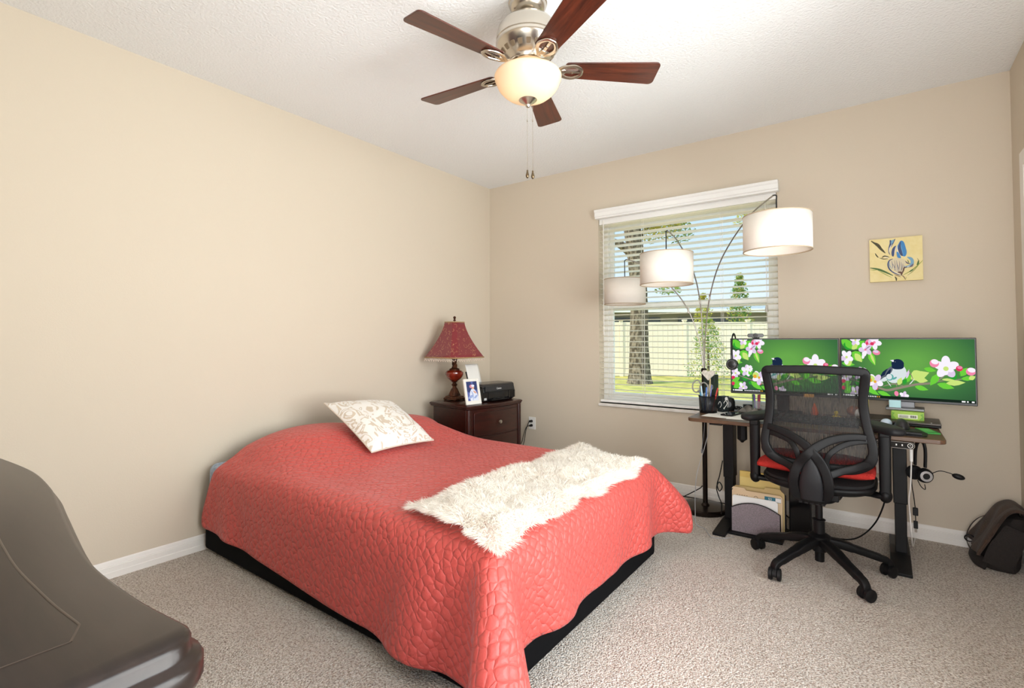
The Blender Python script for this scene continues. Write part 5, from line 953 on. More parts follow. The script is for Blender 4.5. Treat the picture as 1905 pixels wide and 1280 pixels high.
# control panel
cpM = T(3.225, DY0 + .012, DZ - .040) @ RX(4)
def pill(w, h, n=8):
    r = h / 2; o = []
    for cx, a0 in ((w / 2 - r, -90), (-w / 2 + r, 90)):
        for a in np.linspace(a0, a0 + 180, n): o.append((cx + r * math.cos(math.radians(a)), r * math.sin(math.radians(a))))
    return o
Mp = cpM @ RX(90)
mb = MB(Mp); mb.prism(pill(.172, .036), -.012, .012); cp = mb.build('control_panel', M_gloss, dk, smooth=40, bevel=.002)
mb = MB(Mp); mb.tube([(x, y, .013) for x, y in pill(.166, .031)], .0013, 6, True); mb.build('panel_edge', M_chrome, cp)
mb = MB(Mp)
for x in (-.066, .066):
    mb.tube([(x + .010 * math.cos(a), .010 * math.sin(a), .0125) for a in np.linspace(0, 2 * PI, 17)[:-1]], .0012, 5, True)
    s_ = 1 if x > 0 else -1; mb.tube([(x - .004, -.002 * s_, .0125), (x, .003 * s_, .0125), (x + .004, -.002 * s_, .0125)], .001, 5)
for x in (-.035, -.012, .012, .035): mb.box(x - .0025, x + .0025, -.004, .004, .012, .0128)
mb.build('button', M_white, cp)

# ------------------------------------------------------------------ monitors
M_bez = mat('monitor_black', '#0C0C0E', .35)
WP = [emission('wp_taskbar', '#16241B', .9), None] + [emission('wp_' + n, c, .82) for n, c in (('leaf', '#6CCB3E'), ('leafdark', '#2F9A35'), ('leafyel', '#C6E07A'), ('petal', '#F4EEF8'), ('lilac', '#DCC9E4'), ('pink', '#EE86A8'), ('deep_pink', '#D8355E'), ('navy', '#1B2A44'), ('bird_white', '#D5DFE0'), ('bird_grey', '#5E6670'), ('twig', '#8E8574'), ('twig_dark', '#2E2A22'), ('white', '#FFFFFF'), ('amber', '#E2A93C'), ('teal', '#5FA6A0'))]
def wp_bg():
    m = bpy.data.materials.new('wp_background'); m.use_nodes = True; nt = m.node_tree; N = nt.nodes; L = nt.links; N.clear()
    o = N.new('ShaderNodeOutputMaterial'); e = N.new('ShaderNodeEmission'); tc = N.new('ShaderNodeTexCoord'); mp = N.new('ShaderNodeMapping')
    mp.inputs['Location'].default_value = (-.03 * 2.2, 0, -.23 * 3.2); mp.inputs['Scale'].default_value = (2.2, 0, 3.2)
    g_ = N.new('ShaderNodeTexGradient'); g_.gradient_type = 'SPHERICAL'; r = N.new('ShaderNodeValToRGB')
    r.color_ramp.elements[0].position = 0; r.color_ramp.elements[0].color = (*lin('#2C4A34'), 1); r.color_ramp.elements[1].position = .9; r.color_ramp.elements[1].color = (*lin('#67A54B'), 1)
    k = r.color_ramp.elements.new(.35); k.color = (*lin('#3C6F40'), 1)
    L.new(tc.outputs['Object'], mp.inputs[0]); L.new(mp.outputs[0], g_.inputs[0]); L.new(g_.outputs[0], r.inputs[0]); L.new(r.outputs[0], e.inputs[0]); e.inputs[1].default_value = .82; L.new(e.outputs[0], o.inputs[0]); return m
WP[1] = wp_bg()
TB, BG, LF, LD, LY_, PT, LI, PK, DP, NVY, BW, BGY, TW, TD, WHT, AM, TE = range(17)
MW, MH = .618, .368
def wallpaper(mb):
    sw, sh = MW - .014, MH - .022
    O = Vector((-sw / 2, -.0005, MH - .008)); 
    def conv(x, y):
        t = (x - 145) / 1365.; yt = 195 - 30 * t; yb = 800 + 50 * t
        return t, (y - yt) / (yb - yt)
    fl = Flat(mb, O, (sw, 0, 0), (0, 0, -sh), (0, -1, 0), conv)
    fl.poly([(145, 195), (1510, 165), (1510, 850), (145, 800)], BG, False)
    # upper left spray
    fl.stroke([(145, 290), (260, 320), (380, 310), (520, 310)], 10, TD)
    for x0, y0, x1, y1, w_, m_ in ((150, 200, 250, 260, 90, LF), (170, 250, 290, 270, 100, LD), (200, 200, 270, 300, 80, LF), (290, 290, 415, 205, 85, LF), (270, 300, 340, 230, 60, LY_), (270, 330, 390, 420, 110, LF), (300, 345, 380, 435, 70, LY_), (460, 320, 525, 468, 75, LF), (470, 330, 524, 460, 30, LY_), (470, 275, 555, 270, 40, LF), (150, 450, 300, 465, 50, LF), (200, 470, 270, 420, 60, LY_)): fl.leaf(x0, y0, x1, y1, w_, m_)
    fl.flower(205, 385, 75, [PT, PT, LI], LY_, 5, 20); fl.flower(310, 200, 60, [PT, LI], LY_, 5, 50); fl.flower(520, 220, 75, [PT, PT, LI], PK, 5, 10); fl.ell(455, 225, 38, 34, PK, -30); fl.ell(470, 215, 20, 22, LI); fl.ell(495, 235, 22, 18, DP); fl.ell(440, 232, 12, 18, DP, 20)
    fl.flower(420, 300, 72, [LI, PT], PK, 5, 35); fl.ell(395, 370, 16, 30, PT, 15); fl.ell(540, 328, 42, 27, PK, 8); fl.ell(535, 318, 30, 14, LI, 8); fl.stroke([(420, 300), (450, 275), (475, 262)], 6, TD)
    # lower left mass
    fl.flower(200, 590, 60, [PT, LI], LY_, 5, 0); fl.leaf(145, 700, 260, 640, 70, LF); fl.leaf(170, 760, 300, 690, 80, LF); fl.leaf(260, 560, 390, 590, 80, LF); fl.leaf(330, 540, 420, 610, 70, LF); fl.leaf(290, 640, 380, 660, 60, LD); fl.ell(165, 640, 26, 20, DP); fl.ell(165, 710, 22, 22, DP)
    fl.flower(350, 560, 70, [PT, LI], LY_, 5, 60); fl.flower(300, 750, 60, [LI, PT], LY_, 5, 10); fl.flower(385, 540, 50, [PT], LY_, 5, 30)
    # branch and bird
    fl.stroke([(230, 610), (380, 655), (560, 705), (650, 728), (760, 705), (950, 660), (1110, 640), (1190, 590), (1230, 550)], 26, TW); fl.stroke([(600, 690), (720, 660), (820, 680)], 12, TW); fl.stroke([(1100, 640), (1250, 605), (1345, 600), (1500, 565)], 14, TW)
    fl.stroke([(700, 640), (670, 620), (640, 590)], 6, TW); fl.stroke([(640, 620), (670, 660), (690, 690)], 9, BW); fl.stroke([(730, 640), (745, 665), (750, 690)], 9, TW)
    fl.leaf(570, 630, 680, 590, 50, BW); fl.leaf(575, 605, 700, 480, 60, NVY); fl.leaf(560, 625, 640, 560, 22, BGY)
    fl.ell(750, 565, 112, 78, BW, -28); fl.ell(770, 530, 82, 80, BW); fl.poly([(705, 470), (660, 500), (628, 560), (640, 585), (690, 545), (712, 500)], BGY); fl.poly([(690, 500), (650, 540), (640, 575), (680, 550)], NVY)
    fl.ell(680, 590, 40, 35, TE, -20); fl.ell(672, 585, 30, 30, BW, -20); fl.ell(730, 600, 26, 10, TE, -30)
    fl.ell(763, 445, 66, 52, NVY); fl.poly([(705, 460), (720, 500), (800, 500), (828, 470), (800, 430)], NVY); fl.poly([(722, 402), (684, 408), (716, 426), (724, 420)], PT, False); fl.ell(738, 424, 6, 6, BGY)
    # leaves right of the bird
    for x0, y0, x1, y1, w_, m_ in ((890, 600, 1080, 530, 100, LY_), (900, 560, 1000, 520, 70, LY_), (940, 600, 1065, 620, 70, LY_), (830, 640, 900, 560, 60, LF), (820, 660, 850, 600, 45, LD), (765, 670, 800, 590, 55, LY_), (850, 600, 880, 500, 30, LI), (1170, 545, 1085, 668, 75, LF), (1030, 488, 1145, 512, 50, LF), (1155, 650, 1315, 692, 65, LF), (1240, 640, 1418, 628, 60, LY_), (1280, 600, 1340, 530, 80, LD), (1370, 560, 1440, 470, 70, LF), (1380, 590, 1515, 575, 50, LF), (1450, 590, 1510, 560, 50, LY_), (935, 682, 1067, 716, 52, LF), (1200, 600, 1320, 605, 30, LY_)): fl.leaf(x0, y0, x1, y1, w_, m_)
    fl.leaf(400, 685, 562, 785, 62, LF); fl.leaf(545, 745, 685, 790, 48, LF); fl.leaf(380, 600, 430, 560, 60, LF); fl.leaf(380, 690, 420, 720, 40, LD)
    fl.ell(530, 712, 22, 14, DP, 20); fl.flower(520, 640, 85, [PT, LI, PT], AM, 5, 20); fl.ell(475, 610, 42, 36, LY_); fl.ell(465, 625, 24, 22, AM); fl.flower(395, 535, 40, [PT], LY_, 5)
    fl.flower(1240, 470, 118, [PT, PT, LI, PT, PT], LY_, 5, -90, .95); fl.flower(1240, 480, 70, [PT], LI, 5, -50); fl.ell(1240, 485, 26, 24, LY_)
    for cx, cy, r1, r2 in ((1130, 430, 46, 44), (1470, 510, 46, 42)): fl.ell(cx, cy, r1, r2, PK); fl.ell(cx + 6, cy - 16, r1 * .8, r2 * .6, PT, 10)
    fl.ell(1365, 480, 32, 30, DP); fl.ell(1370, 470, 24, 16, PK); fl.ell(745, 762, 22, 28, PK, -20); fl.flower(822, 785, 48, [PT, LI], LI, 5, 70)
    fl.stroke([(1365, 505), (1370, 560), (1340, 600)], 6, LD); fl.stroke([(870, 500), (900, 560), (930, 640)], 8, TW); fl.stroke([(930, 600), (900, 640), (880, 660)], 8, PT)
    # task bar
    fl.poly([(145, 772), (1510, 820), (1510, 850), (145, 800)], TB, False)
    def dot(t, w, m_): 
        x = 145 + 1365 * t; yb = 800 + 50 * t; fl.poly([(x, yb - 22), (x + w, yb - 22 + w * .035), (x + w, yb - 8 + w * .035), (x, yb - 8)], m_, False)
    dot(.012, 14, WHT); dot(.03, 110, WHT)
    for i in range(13): dot(.13 + i * .0145, 9, AM if i > 10 else WHT)
    dot(.905, 34, WHT); dot(.94, 14, WHT); dot(.972, 24, WHT)
def monitor(name, label, c, rz, stand):
    M = T(*c) @ RZ(rz)
    t = thing(name, label, 'monitor', M)
    mb = MB(M); mb.box(-MW / 2, MW / 2, 0, .022, 0, MH); mb.box(-MW * .3, MW * .3, .022, .05, .06, MH - .08); mb.build('housing', M_bez, t, smooth=0, bevel=.003)
    me_mb = MB(M); wallpaper(me_mb); me_mb.build('screen', WP, t, smooth=0, normals=False)
    stand(M, t)
    return t
M_gun = mat('gunmetal', '#77787B', .4, .5)
def stand_r(M, t):
    mb = MB(M); mb.box(-.045, .045, .030, .052, -.045, .14); mb.build('stand_neck', M_gun, t, bevel=.004)
    mb = MB(M); mb.box(-.088, .088, -.035, .10, -.0465, -.032); mb.build('stand_base', M_gun, t, bevel=.004)
def stand_l(M, t):
    mb = MB(M); mb.box(-.035, .035, .030, .052, -.105, .14); mb.build('stand_neck', M_black, t, bevel=.004)
    mb = MB(M); mb.box(-.11, .11, -.06, .11, -.117, -.105); mb.build('stand_base', M_black, t, bevel=.004)
ml = monitor('desk_monitor', 'left monitor of two showing the blossom and bird picture, with a webcam on top', (2.668, -.305, .848), 6, stand_l)
mr = monitor('desk_monitor', 'right monitor of two showing the bird and blossoms, on a grey stand', (3.288, -.288, .8495), -3, stand_r)
# webcam
t = thing('webcam', 'small black webcam clipped to the top edge of the left monitor', 'webcam', T(2.515, -.31, 1.216))
mb = MB(T(2.515, -.318, 1.235) @ RZ(6)); mb.prism(rrect(-.048, .048, -.013, .013, .011), -.010, .014, M=RX(90)); mb.build('camera_bar', M_prg, t, smooth=40, bevel=.002)
mb = MB(T(2.515, -.318, 1.235) @ RZ(6)); mb.cyl((0, .0, 0), (0, -.024, 0), .016, .014, n=20); mb.build('lens_barrel', M_gloss, t)
mb = MB(T(2.515, -.318, 1.235) @ RZ(6)); mb.box(-.02, .02, -.012, .048, -.0185, -.0135); mb.box(-.02, .02, .048, .053, -.06, -.0135); mb.build('clip', M_black, t)
# headphones hung on the monitor edge
t = thing('headphones', 'black headphones hung over the left edge of the left monitor', 'headphones', T(2.382, -.36, 1.04))
hb = cr([(2.382, -.375, 1.07), (2.380, -.376, 1.16), (2.381, -.366, 1.225), (2.383, -.335, 1.243), (2.385, -.300, 1.225), (2.386, -.285, 1.16), (2.386, -.283, 1.09)], 6)
mb = MB(); mb.strip(hb, .020, .007, (1, 0, 0), 10); mb.build('headband', M_black, t)
for y, s_ in ((-.385, -1), (-.270, 1)):
    Mc = T(2.382, y, 1.043) @ RX(90 * (1 if s_ < 0 else -1))
    mb = MB(Mc); mb.lathe([(.001, .022), (.020, .022), (.033, .017), (.038, .006), (.038, -.004), (.001, -.004)], n=28); ec = mb.build('ear_cup', M_gloss if s_ > 0 else mat('ear_cup_black', '#1C1C20', .3), t)
    mb = MB(Mc); mb.lathe([(.037, -.004), (.037, -.012), (.028, -.014), (.020, -.010)], n=28); mb.build('ear_pad', M_black, ec)
    mb = MB(Mc); mb.tube([(.026 * math.cos(a), .026 * math.sin(a), .0205) for a in np.linspace(0, 2 * PI, 25)[:-1]], .0016, 6, True); mb.build('cup_ring', M_grey, ec)

# ------------------------------------------------------------------ small things on the desk
def simple(name, mb, m, label, cat, group=None, **kw):
    o = mb.build(name, m, None, **kw); return tag(o, label, cat, group)
CX_, CY_ = 2.262, -.525
pc = thing('pen_cup', 'black wire mesh pen cup at the left end of the desk', 'pen cup', T(CX_, CY_, DZ))
M_mesh = see_through('black_wire_mesh', '#16161A', .6, .4, (600, 600, 600))
mb = MB(); mb.lathe([(.052, DZ + .003), (.058, DZ + .108)], (CX_, CY_, 0), 32); mb.build('mesh_wall', M_mesh, pc, solid=.001)
mb = MB(); mb.lathe([(.001, DZ), (.054, DZ), (.055, DZ + .006), (.001, DZ + .005)], (CX_, CY_, 0), 32)
mb.tube([(CX_ + .058 * math.cos(a), CY_ + .058 * math.sin(a), DZ + .108) for a in np.linspace(0, 2 * PI, 33)[:-1]], .0028, 8, True); mb.build('rim_and_base', M_blackm, pc)
PENS = [('#2F6FC4', 'blue ballpoint pen', -.012, -.030, .150, .01, .02), ('#BFE3F2', 'pale clear blue pen', -.022, -.022, .158, -.02, .0), ('#E8E8E8', 'white pen', -.002, -.018, .160, .0, .03), ('#26348C', 'navy blue pen', .012, -.022, .165, .02, .01), ('#C22B2B', 'red pen', .030, -.020, .150, .05, .0), ('#E23B30', 'bright red capped marker', .024, -.004, .143, .045, .03), ('#C9B48A', 'wooden pencil, tallest in the cup', .004, .012, .205, .0, .04), ('#4FA7D8', 'sky blue pen', -.030, -.008, .145, -.03, .01)]
for col, nm, dx, dy, L_, lx, ly in PENS:
    t = thing('pencil' if 'pencil' in nm else 'pen', nm + ' standing in the black mesh cup', 'pencil' if 'pencil' in nm else 'pen', T(CX_ + dx, CY_ + dy, DZ + .008), 'pens in the mesh cup')
    a = Vector((CX_ + dx, CY_ + dy, DZ + .008)); b = a + Vector((lx * .7, ly * .7, L_))
    mb = MB(); mb.tube([a, a.lerp(b, .1), b], [.0015, .0042, .0042], 8); mb.build('barrel', mat('pen_' + col[1:], col, .3), t)
    mb = MB(); mb.tube([b - (b - a) * .28, b + (b - a).normalized() * .008], [.0048, .004], 8); mb.build('cap', mat('cap_' + col[1:], col, .25, coat=.4), t)
# scissors
t = thing('scissors', 'scissors with grey loop handles standing in the black mesh cup', 'scissors', T(CX_ - .034, CY_, DZ + .01))
M_sg = mat('scissor_grey', '#8E8C86', .4)
for s_, off in ((-1, -.040), (1, .012)):
    mb = MB(); cx, cz = CX_ - .034 + off, DZ + .155 + (.012 if s_ < 0 else 0)
    mb.strip([(cx + .027 * math.cos(a) + .010 * (math.sin(a)) * s_ * -.3, CY_ - .006 * s_, cz + .040 * math.sin(a)) for a in np.linspace(0, 2 * PI, 25)[:-1]], .009, .009, (0, 1, 0), 10, True)
    mb.strip([(cx + .006, CY_ - .006 * s_, cz - .028), (CX_ - .022, CY_ - .004 * s_, DZ + .10)], .012, .008, (0, 1, 0), 10); hn = mb.build('handle', M_sg, t)
    mb = MB(); mb.strip([(CX_ - .022, CY_ - .002 * s_, DZ + .105), (CX_ - .016 + .006 * s_, CY_ - .002 * s_, DZ + .012)], [.013, .003], .002, (0, 1, 0), 8); mb.build('blade', M_chrome, t)
# patterned box beside the cup
t = thing('patterned_box', 'small dark box with white swirl pattern beside the mesh pen cup', 'box', T(2.337, -.50, DZ))
BMx = T(2.335, -.435, DZ) @ RZ(-28)
mb = MB(BMx); mb.box(-.020, .020, -.030, .030, 0, .105)
mb.build('box_body', mat('box_navy', '#1A2327', .5), t, bevel=.002)
mb = MB(BMx)
for fx in (.0205,):
    mb.tube(cr([(fx, -.02, .06), (fx, -.005, .075), (fx, .012, .06), (fx, .0, .04), (fx, -.015, .03)], 6), .0022, 6); mb.tube(cr([(fx, .018, .03), (fx, .022, .06), (fx, .018, .085)], 6), .0018, 6); mb.sphere((fx, .005, .088), (.002, .014, .012), 10, 8); mb.sphere((fx, -.016, .026), (.002, .006, .006), 10, 8)
mb.tube(cr([(-.014, -.0305, .05), (.0, -.0305, .07), (.012, -.0305, .05), (.0, -.0305, .03)], 6), .002, 6)
mb.build('swirl_pattern', M_white, t)
# tall green box with white folded top
t = thing('tall_gift_box', 'tall dark green box with a white pointed flap top behind the pen cup', 'box', T(2.215, -.29, DZ))
GM = T(2.222, -.30, DZ) @ RZ(-12)
mb = MB(GM); mb.box(-.040, .040, -.030, .030, 0, .235); mb.build('box_body', mat('box_green', '#122A26', .4), t, bevel=.002)
mb = MB(GM); mb.prism([(-.050, .245), (-.036, .263), (-.018, .266), (0, .255), (.018, .266), (.038, .262), (.050, .243), (.0, .195)], -.006, .006, M=T(0, -.036, 0) @ RX(90)); mb.build('white_flap', mat('flap_white', '#EEEAE0', .6, col2='#CFCBBF', cscale=60), t, bevel=.002)
mb = MB(GM); mb.lathe([(.001, .0), (.021, .0), (.022, .002), (.021, .003), (.001, .003)], (0, 0, 0), 24, M=T(.012, -.0305, .15) @ RX(90)); mb.build('round_seal', mat('seal_grey', '#8C948F', .5, col2='#5A625E', cscale=120), t)
# phone and papers
PHM = T(2.412, -.56, DZ + .0032) @ RZ(-10)
t = thing('smartphone', 'dark smartphone lying on white paper at the left of the desk', 'phone', PHM)
mb = MB(PHM); mb.prism(rrect(-.038, .038, -.078, .078, .01), 0, .008); mb.build('phone_case', M_black, t, smooth=0, bevel=.0015)
mb = MB(PHM); mb.prism(rrect(-.034, .034, -.073, .073, .008), .008, .0088); mb.build('phone_glass', mat('phone_glass', '#26303A', .06), t, smooth=0)
M_paper = mat('paper_white', '#F0F0EE', .75)
def sheet(name, label, cx, cy, rz, w, h, z, group='papers on the desk'):
    mb = MB(T(cx, cy, z) @ RZ(rz)); mb.box(-w / 2, w / 2, -h / 2, h / 2, 0, .0012); return simple(name, mb, M_paper, label, 'paper', group, smooth=0)
sheet('paper_sheet', 'white paper sheet under the smartphone on the desk', 2.375, -.575, -6, .19, .27, DZ + .0002)
sheet('paper_sheet', 'white paper sheet between the smartphone and the chair armrest', 2.505, -.595, 8, .20, .28, DZ + .0016)
# crumpled cloth
def cl_f(u, v):
    x, y = 2.415 + .12 * u, -.43 + .15 * v
    e = min(u, 1 - u, v, 1 - v); k = min(1, e * 5)
    return Vector((x + .01 * math.sin(9 * v), y + .012 * math.sin(8 * u), DZ + .006 + k * (.014 + .012 * math.sin(9 * u + 6 * v) + .010 * math.sin(15 * v - 8 * u)) + .05 * max(0, u - .72) * (1 - abs(v - .5) * 1.4)))
mb = MB(); mb.grid(cl_f, 26, 22); simple('grey_cloth', mb, mat('cloth_grey', '#57524E', .9, col2='#7A756F', cscale=14), 'crumpled grey cleaning cloth on the desk below the left monitor', 'cloth', smooth=60, solid=.003)
# clear cup of coloured markers
t = thing('marker_cup', 'small clear cup with colourful markers below the left monitor', 'pen cup', T(2.50, -.235, DZ))
mb = MB(); mb.lathe([(.001, DZ), (.026, DZ), (.026, DZ + .002), (.029, DZ + .065)], (2.50, -.235, 0), 20); mb.build('cup', see_through('clear_plastic', '#DDE6EA', .25, .1), t, solid=.001)
for col, dx, dy, nm in (('#B23A6A', .010, -.008, 'magenta'), ('#7C5AB8', -.008, -.010, 'violet'), ('#6E8FD0', -.014, .004, 'blue'), ('#C2403A', .014, .004, 'red'), ('#5FA05A', -.016, -.004, 'green')):
    mb = MB(); mb.tube([(2.50 + dx, -.235 + dy, DZ + .004), (2.50 + dx * 1.4, -.235 + dy * 1.4, DZ + .108)], .0055, 8)
    simple('marker', mb, mat('marker_' + nm, col, .35), nm + ' marker in the small clear cup below the left monitor', 'marker', 'markers in the clear cup')
# small black camera tripod and case
t = thing('mini_speaker', 'small black rounded desk speaker right of the patterned box', 'speaker', T(2.36, -.36, DZ))
mb = MB(); mb.lathe([(.001, 0), (.030, 0), (.036, .02), (.036, .06), (.028, .082), (.012, .088), (.001, .089)], (2.352, -.345, DZ), 24); mb.build('speaker_body', M_black, t)
mb = MB(); mb.lathe([(.001, .0), (.02, .0), (.022, .003), (.001, .004)], (0, 0, 0), 20, M=T(2.352, -.380, DZ + .045) @ RX(90)); mb.build('speaker_cone', M_grey, t)
mb = MB(); mb.tube(cr([(2.40 + .028 * math.cos(a), -.33 + .024 * math.sin(a), DZ + .005 + .0006 * k + .004 * (k % 2)) for k, a in enumerate(np.linspace(0, 18, 40))], 3), .003, 6)
simple('coiled_cable', mb, M_black, 'black cable coiled on the desk beside the small speaker', 'cable')
mb = MB(T(2.445, -.225, DZ) @ RZ(20)); mb.box(-.03, .03, -.02, .02, 0, .035); mb.box(-.015, .015, -.03, -.02, .008, .028); o = simple('mini_camera', mb, M_black, 'little black camera behind the crumpled grey cloth', 'camera', smooth=0, bevel=.004)
# keyboard
KM = T(2.86, -.575, DZ) @ RZ(0)
t = thing('keyboard', 'black keyboard on the desk seen through the chair mesh', 'keyboard', KM)
mb = MB(KM); mb.rings([[Vector((-.22, y, 0)), Vector((.22, y, 0)), Vector((.22, y, z)), Vector((-.22, y, z))] for y, z in ((-.085, .012), (.085, .028))]); mb.build('keyboard_case', M_black, t, smooth=0, bevel=.004)
mb = MB(KM)
for r in range(5):
    for c in range(15):
        y = -.065 + r * .028; z = .0135 + (y + .085) * .094; mb.box(-.205 + c * .0275, -.205 + c * .0275 + .023, y, y + .022, z, z + .007)
mb.build('keys', mat('key_black', '#222226', .5), t, smooth=0)
# laptop, ream, notes on the right
LPM = T(3.255, -.315, DZ) @ RZ(-2)
t = thing('laptop', 'closed dark brown laptop lying under the right monitor', 'laptop', LPM)
M_lap = mat('laptop_brown', '#4A4440', .35, .4)
mb = MB(LPM); mb.box(-.185, .185, -.115, .125, .003, .015); mb.build('laptop_base', M_black, t, smooth=0, bevel=.003)
mb = MB(LPM); mb.box(-.186, .186, -.117, .126, .0155, .026); lid = mb.build('laptop_lid', M_lap, t, smooth=0, bevel=.003)
mb = MB(LPM); mb.lathe([(.001, 0), (.006, 0), (.006, .0006), (.001, .0007)], (.145, -.085, .026), 16); mb.build('lid_logo', M_chrome, lid)
for x in (-.16, .16):
    for y in (-.1, .11): MB(LPM).cyl((x, y, 0), (x, y, .003), .008, n=10).build('rubber_foot', M_black, t)
RM = T(3.300, -.295, DZ + .0262) @ RZ(-3)
t = thing('paper_ream', 'light green paper ream with a white label, between laptop and monitor stand', 'paper ream', RM)
M_lime = mat('ream_green', '#A6CC4E', .5)
mb = MB(RM); mb.box(-.073, .073, -.07, .10, 0, .0462); mb.build('ream_wrap', M_lime, t, smooth=0, bevel=.003)
mb = MB(RM); mb.box(-.042, .045, -.0712, -.0698, .010, .031); lb = mb.build('ream_label', mat('ream_label', '#E3E6D2', .5), t, smooth=0)
mb = MB(RM)
for k in range(9): mb.box(.014 + k * .0030, .0155 + k * .0030 + (.0008 if k % 3 == 0 else 0), -.0716, -.0711, .014, .027)
for z in (.014, .018, .023): mb.box(-.036, .004, -.0716, -.0711, z, z + .0015)
mb.build('barcode', M_gloss, lb, smooth=0)
mb = MB(RM)
for s_ in (-1, 1): mb.add([(s_ * .070, -.0712, .004), (s_ * .050, -.0712, .004), (s_ * .070, -.0712, .030)], [(0, 1, 2)]); mb.add([(s_ * .070, -.0713, .042), (s_ * .056, -.0713, .036), (s_ * .066, -.0713, .020)], [(0, 1, 2)])
mb.build('corner_print', mat('ream_leaf', '#6FA832', .5), t, smooth=0, normals=False)
mb = MB(T(3.243, -.312, .808) @ RZ(-3) @ RX(3)); mb.box(-.027, .027, -.0008, .0008, 0, .052); simple('sticky_note', mb, mat('note_blue', '#BEE6EE', .7), 'pale blue sticky note below the right monitor', 'sticky note', smooth=0)
mb = MB(T(3.095, -.305, .800) @ RZ(-3) @ RX(3)); mb.box(-.025, .025, -.0008, .0008, 0, .054); simple('sticky_note', mb, mat('note_yellow', '#EFE07A', .7), 'yellow sticky note under the left corner of the right monitor', 'sticky note', smooth=0)
mb = MB(T(2.815, -.318, .850) @ RZ(6)); mb.box(-.028, .028, -.004, -.0025, -.002, .018); simple('sticky_note', mb, mat('note_orange', '#D9A45C', .7), 'orange sticky strip on the lower edge of the left monitor', 'sticky note', smooth=0)
GPM = T(3.385, -.62, DZ) @ RZ(14)
t = thing('green_card', 'bright green card pad at the right end of the desk', 'notepad', GPM)
mb = MB(GPM); mb.box(-.03, .03, -.02, .14, 0, .006); mb.build('pad_body', mat('green_card', '#3FA84A', .5), t, smooth=0, bevel=.001)
mb = MB(GPM); mb.box(-.022, .022, .03, .11, .006, .0068); mb.build('pad_band', mat('green_band', '#6CC86A', .5), t, smooth=0)
MPM = T(3.235, -.665, DZ) @ RZ(-4)
t = thing('mouse_pad', 'black mouse pad with a padded wrist rest at the front right of the desk', 'mouse pad', MPM)
mb = MB(MPM); mb.prism(rrect(-.11, .13, -.10, .13, .025), 0, .005); mb.build('pad_sheet', M_black, t, smooth=0, bevel=.001)
mb = MB(MPM); mb.strip(cr([(-.09, -.078, .012), (0, -.084, .014), (.11, -.078, .012)], 6), .045, .022, (0, 0, 1), 14); mb.build('wrist_rest', M_black, t)
mb = MB(T(3.265, -.60, DZ + .0052) @ RZ(10))
mb.loft([[(.030 * k * math.cos(a), .055 * k2 * math.sin(a) - .002 * z_, z_ * 1) for a in np.linspace(0, 2 * PI, 25)[:-1]] for k, k2, z_ in ((1, 1, 0), (1.1, 1.02, .010), (1.0, .95, .026), (.78, .78, .042), (.45, .5, .053), (.1, .1, .057))])
simple('computer_mouse', mb, mat('mouse_black', '#222226', .3), 'tall black mouse on the mouse pad', 'mouse', smooth=60)
mb = MB(); mb.sphere((3.200, -.56, DZ + .0285), (.026, .020, .023), 18, 12); simple('trackball', mb, mat('pale_blue_plastic', '#C5D6E6', .2, coat=.5), 'pale blue round gadget beside the tall black mouse', 'gadget')
# ornaments behind the keyboard
t = thing('flame_ornament', 'orange flame-shaped ornament on the desk below the left monitor', 'ornament', T(2.855, -.43, DZ))
mb = MB(); mb.lathe([(.001, 0), (.022, 0), (.024, .004), (.018, .008), (.001, .009)], (2.855, -.43, DZ), 18); mb.build('ornament_base', M_black, t)
mb = MB(); mb.lathe([(.004, .008), (.018, .02), (.021, .038), (.015, .060), (.007, .082), (.001, .098)], (2.855, -.43, DZ), 18); mb.build('flame', mat('flame_orange', '#D2502C', .4, col2='#E07038', cscale=40), t)
t = thing('yellow_figurine', 'little yellow figurine on the desk behind the keyboard', 'figurine', T(2.965, -.43, DZ))
mb = MB(); mb.lathe([(.001, 0), (.020, 0), (.022, .012), (.014, .028), (.008, .034)], (2.965, -.43, DZ), 16); mb.sphere((2.965, -.43, DZ + .045), .013, 16, 10)
for s_ in (-1, 1): mb.tube([(2.965 + s_ * .012, -.43, DZ + .026), (2.965 + s_ * .026, -.434, DZ + .018)], .005, 8)
mb.build('figurine_body', mat('figurine_yellow', '#D8BF3A', .4), t)
t = thing('round_ornament', 'round brown and white ornament on a small stand, right of the yellow figurine', 'ornament', T(3.055, -.44, DZ))
mb = MB(); mb.lathe([(.001, 0), (.020, 0), (.020, .004), (.006, .010), (.005, .040)], (3.055, -.44, DZ), 16); mb.build('ornament_stand', M_chrome, t)
mb = MB(); mb.sphere((3.050, -.44, DZ + .065), (.034, .028, .030), 20, 14); mb.build('ornament_ball', mat('ornament_brown', '#A5603C', .5, col2='#7E4228', cscale=50), t)
mb = MB(); mb.sphere((3.066, -.448, DZ + .060), (.020, .022, .024), 16, 10); mb.build('ornament_patch', M_white, t)

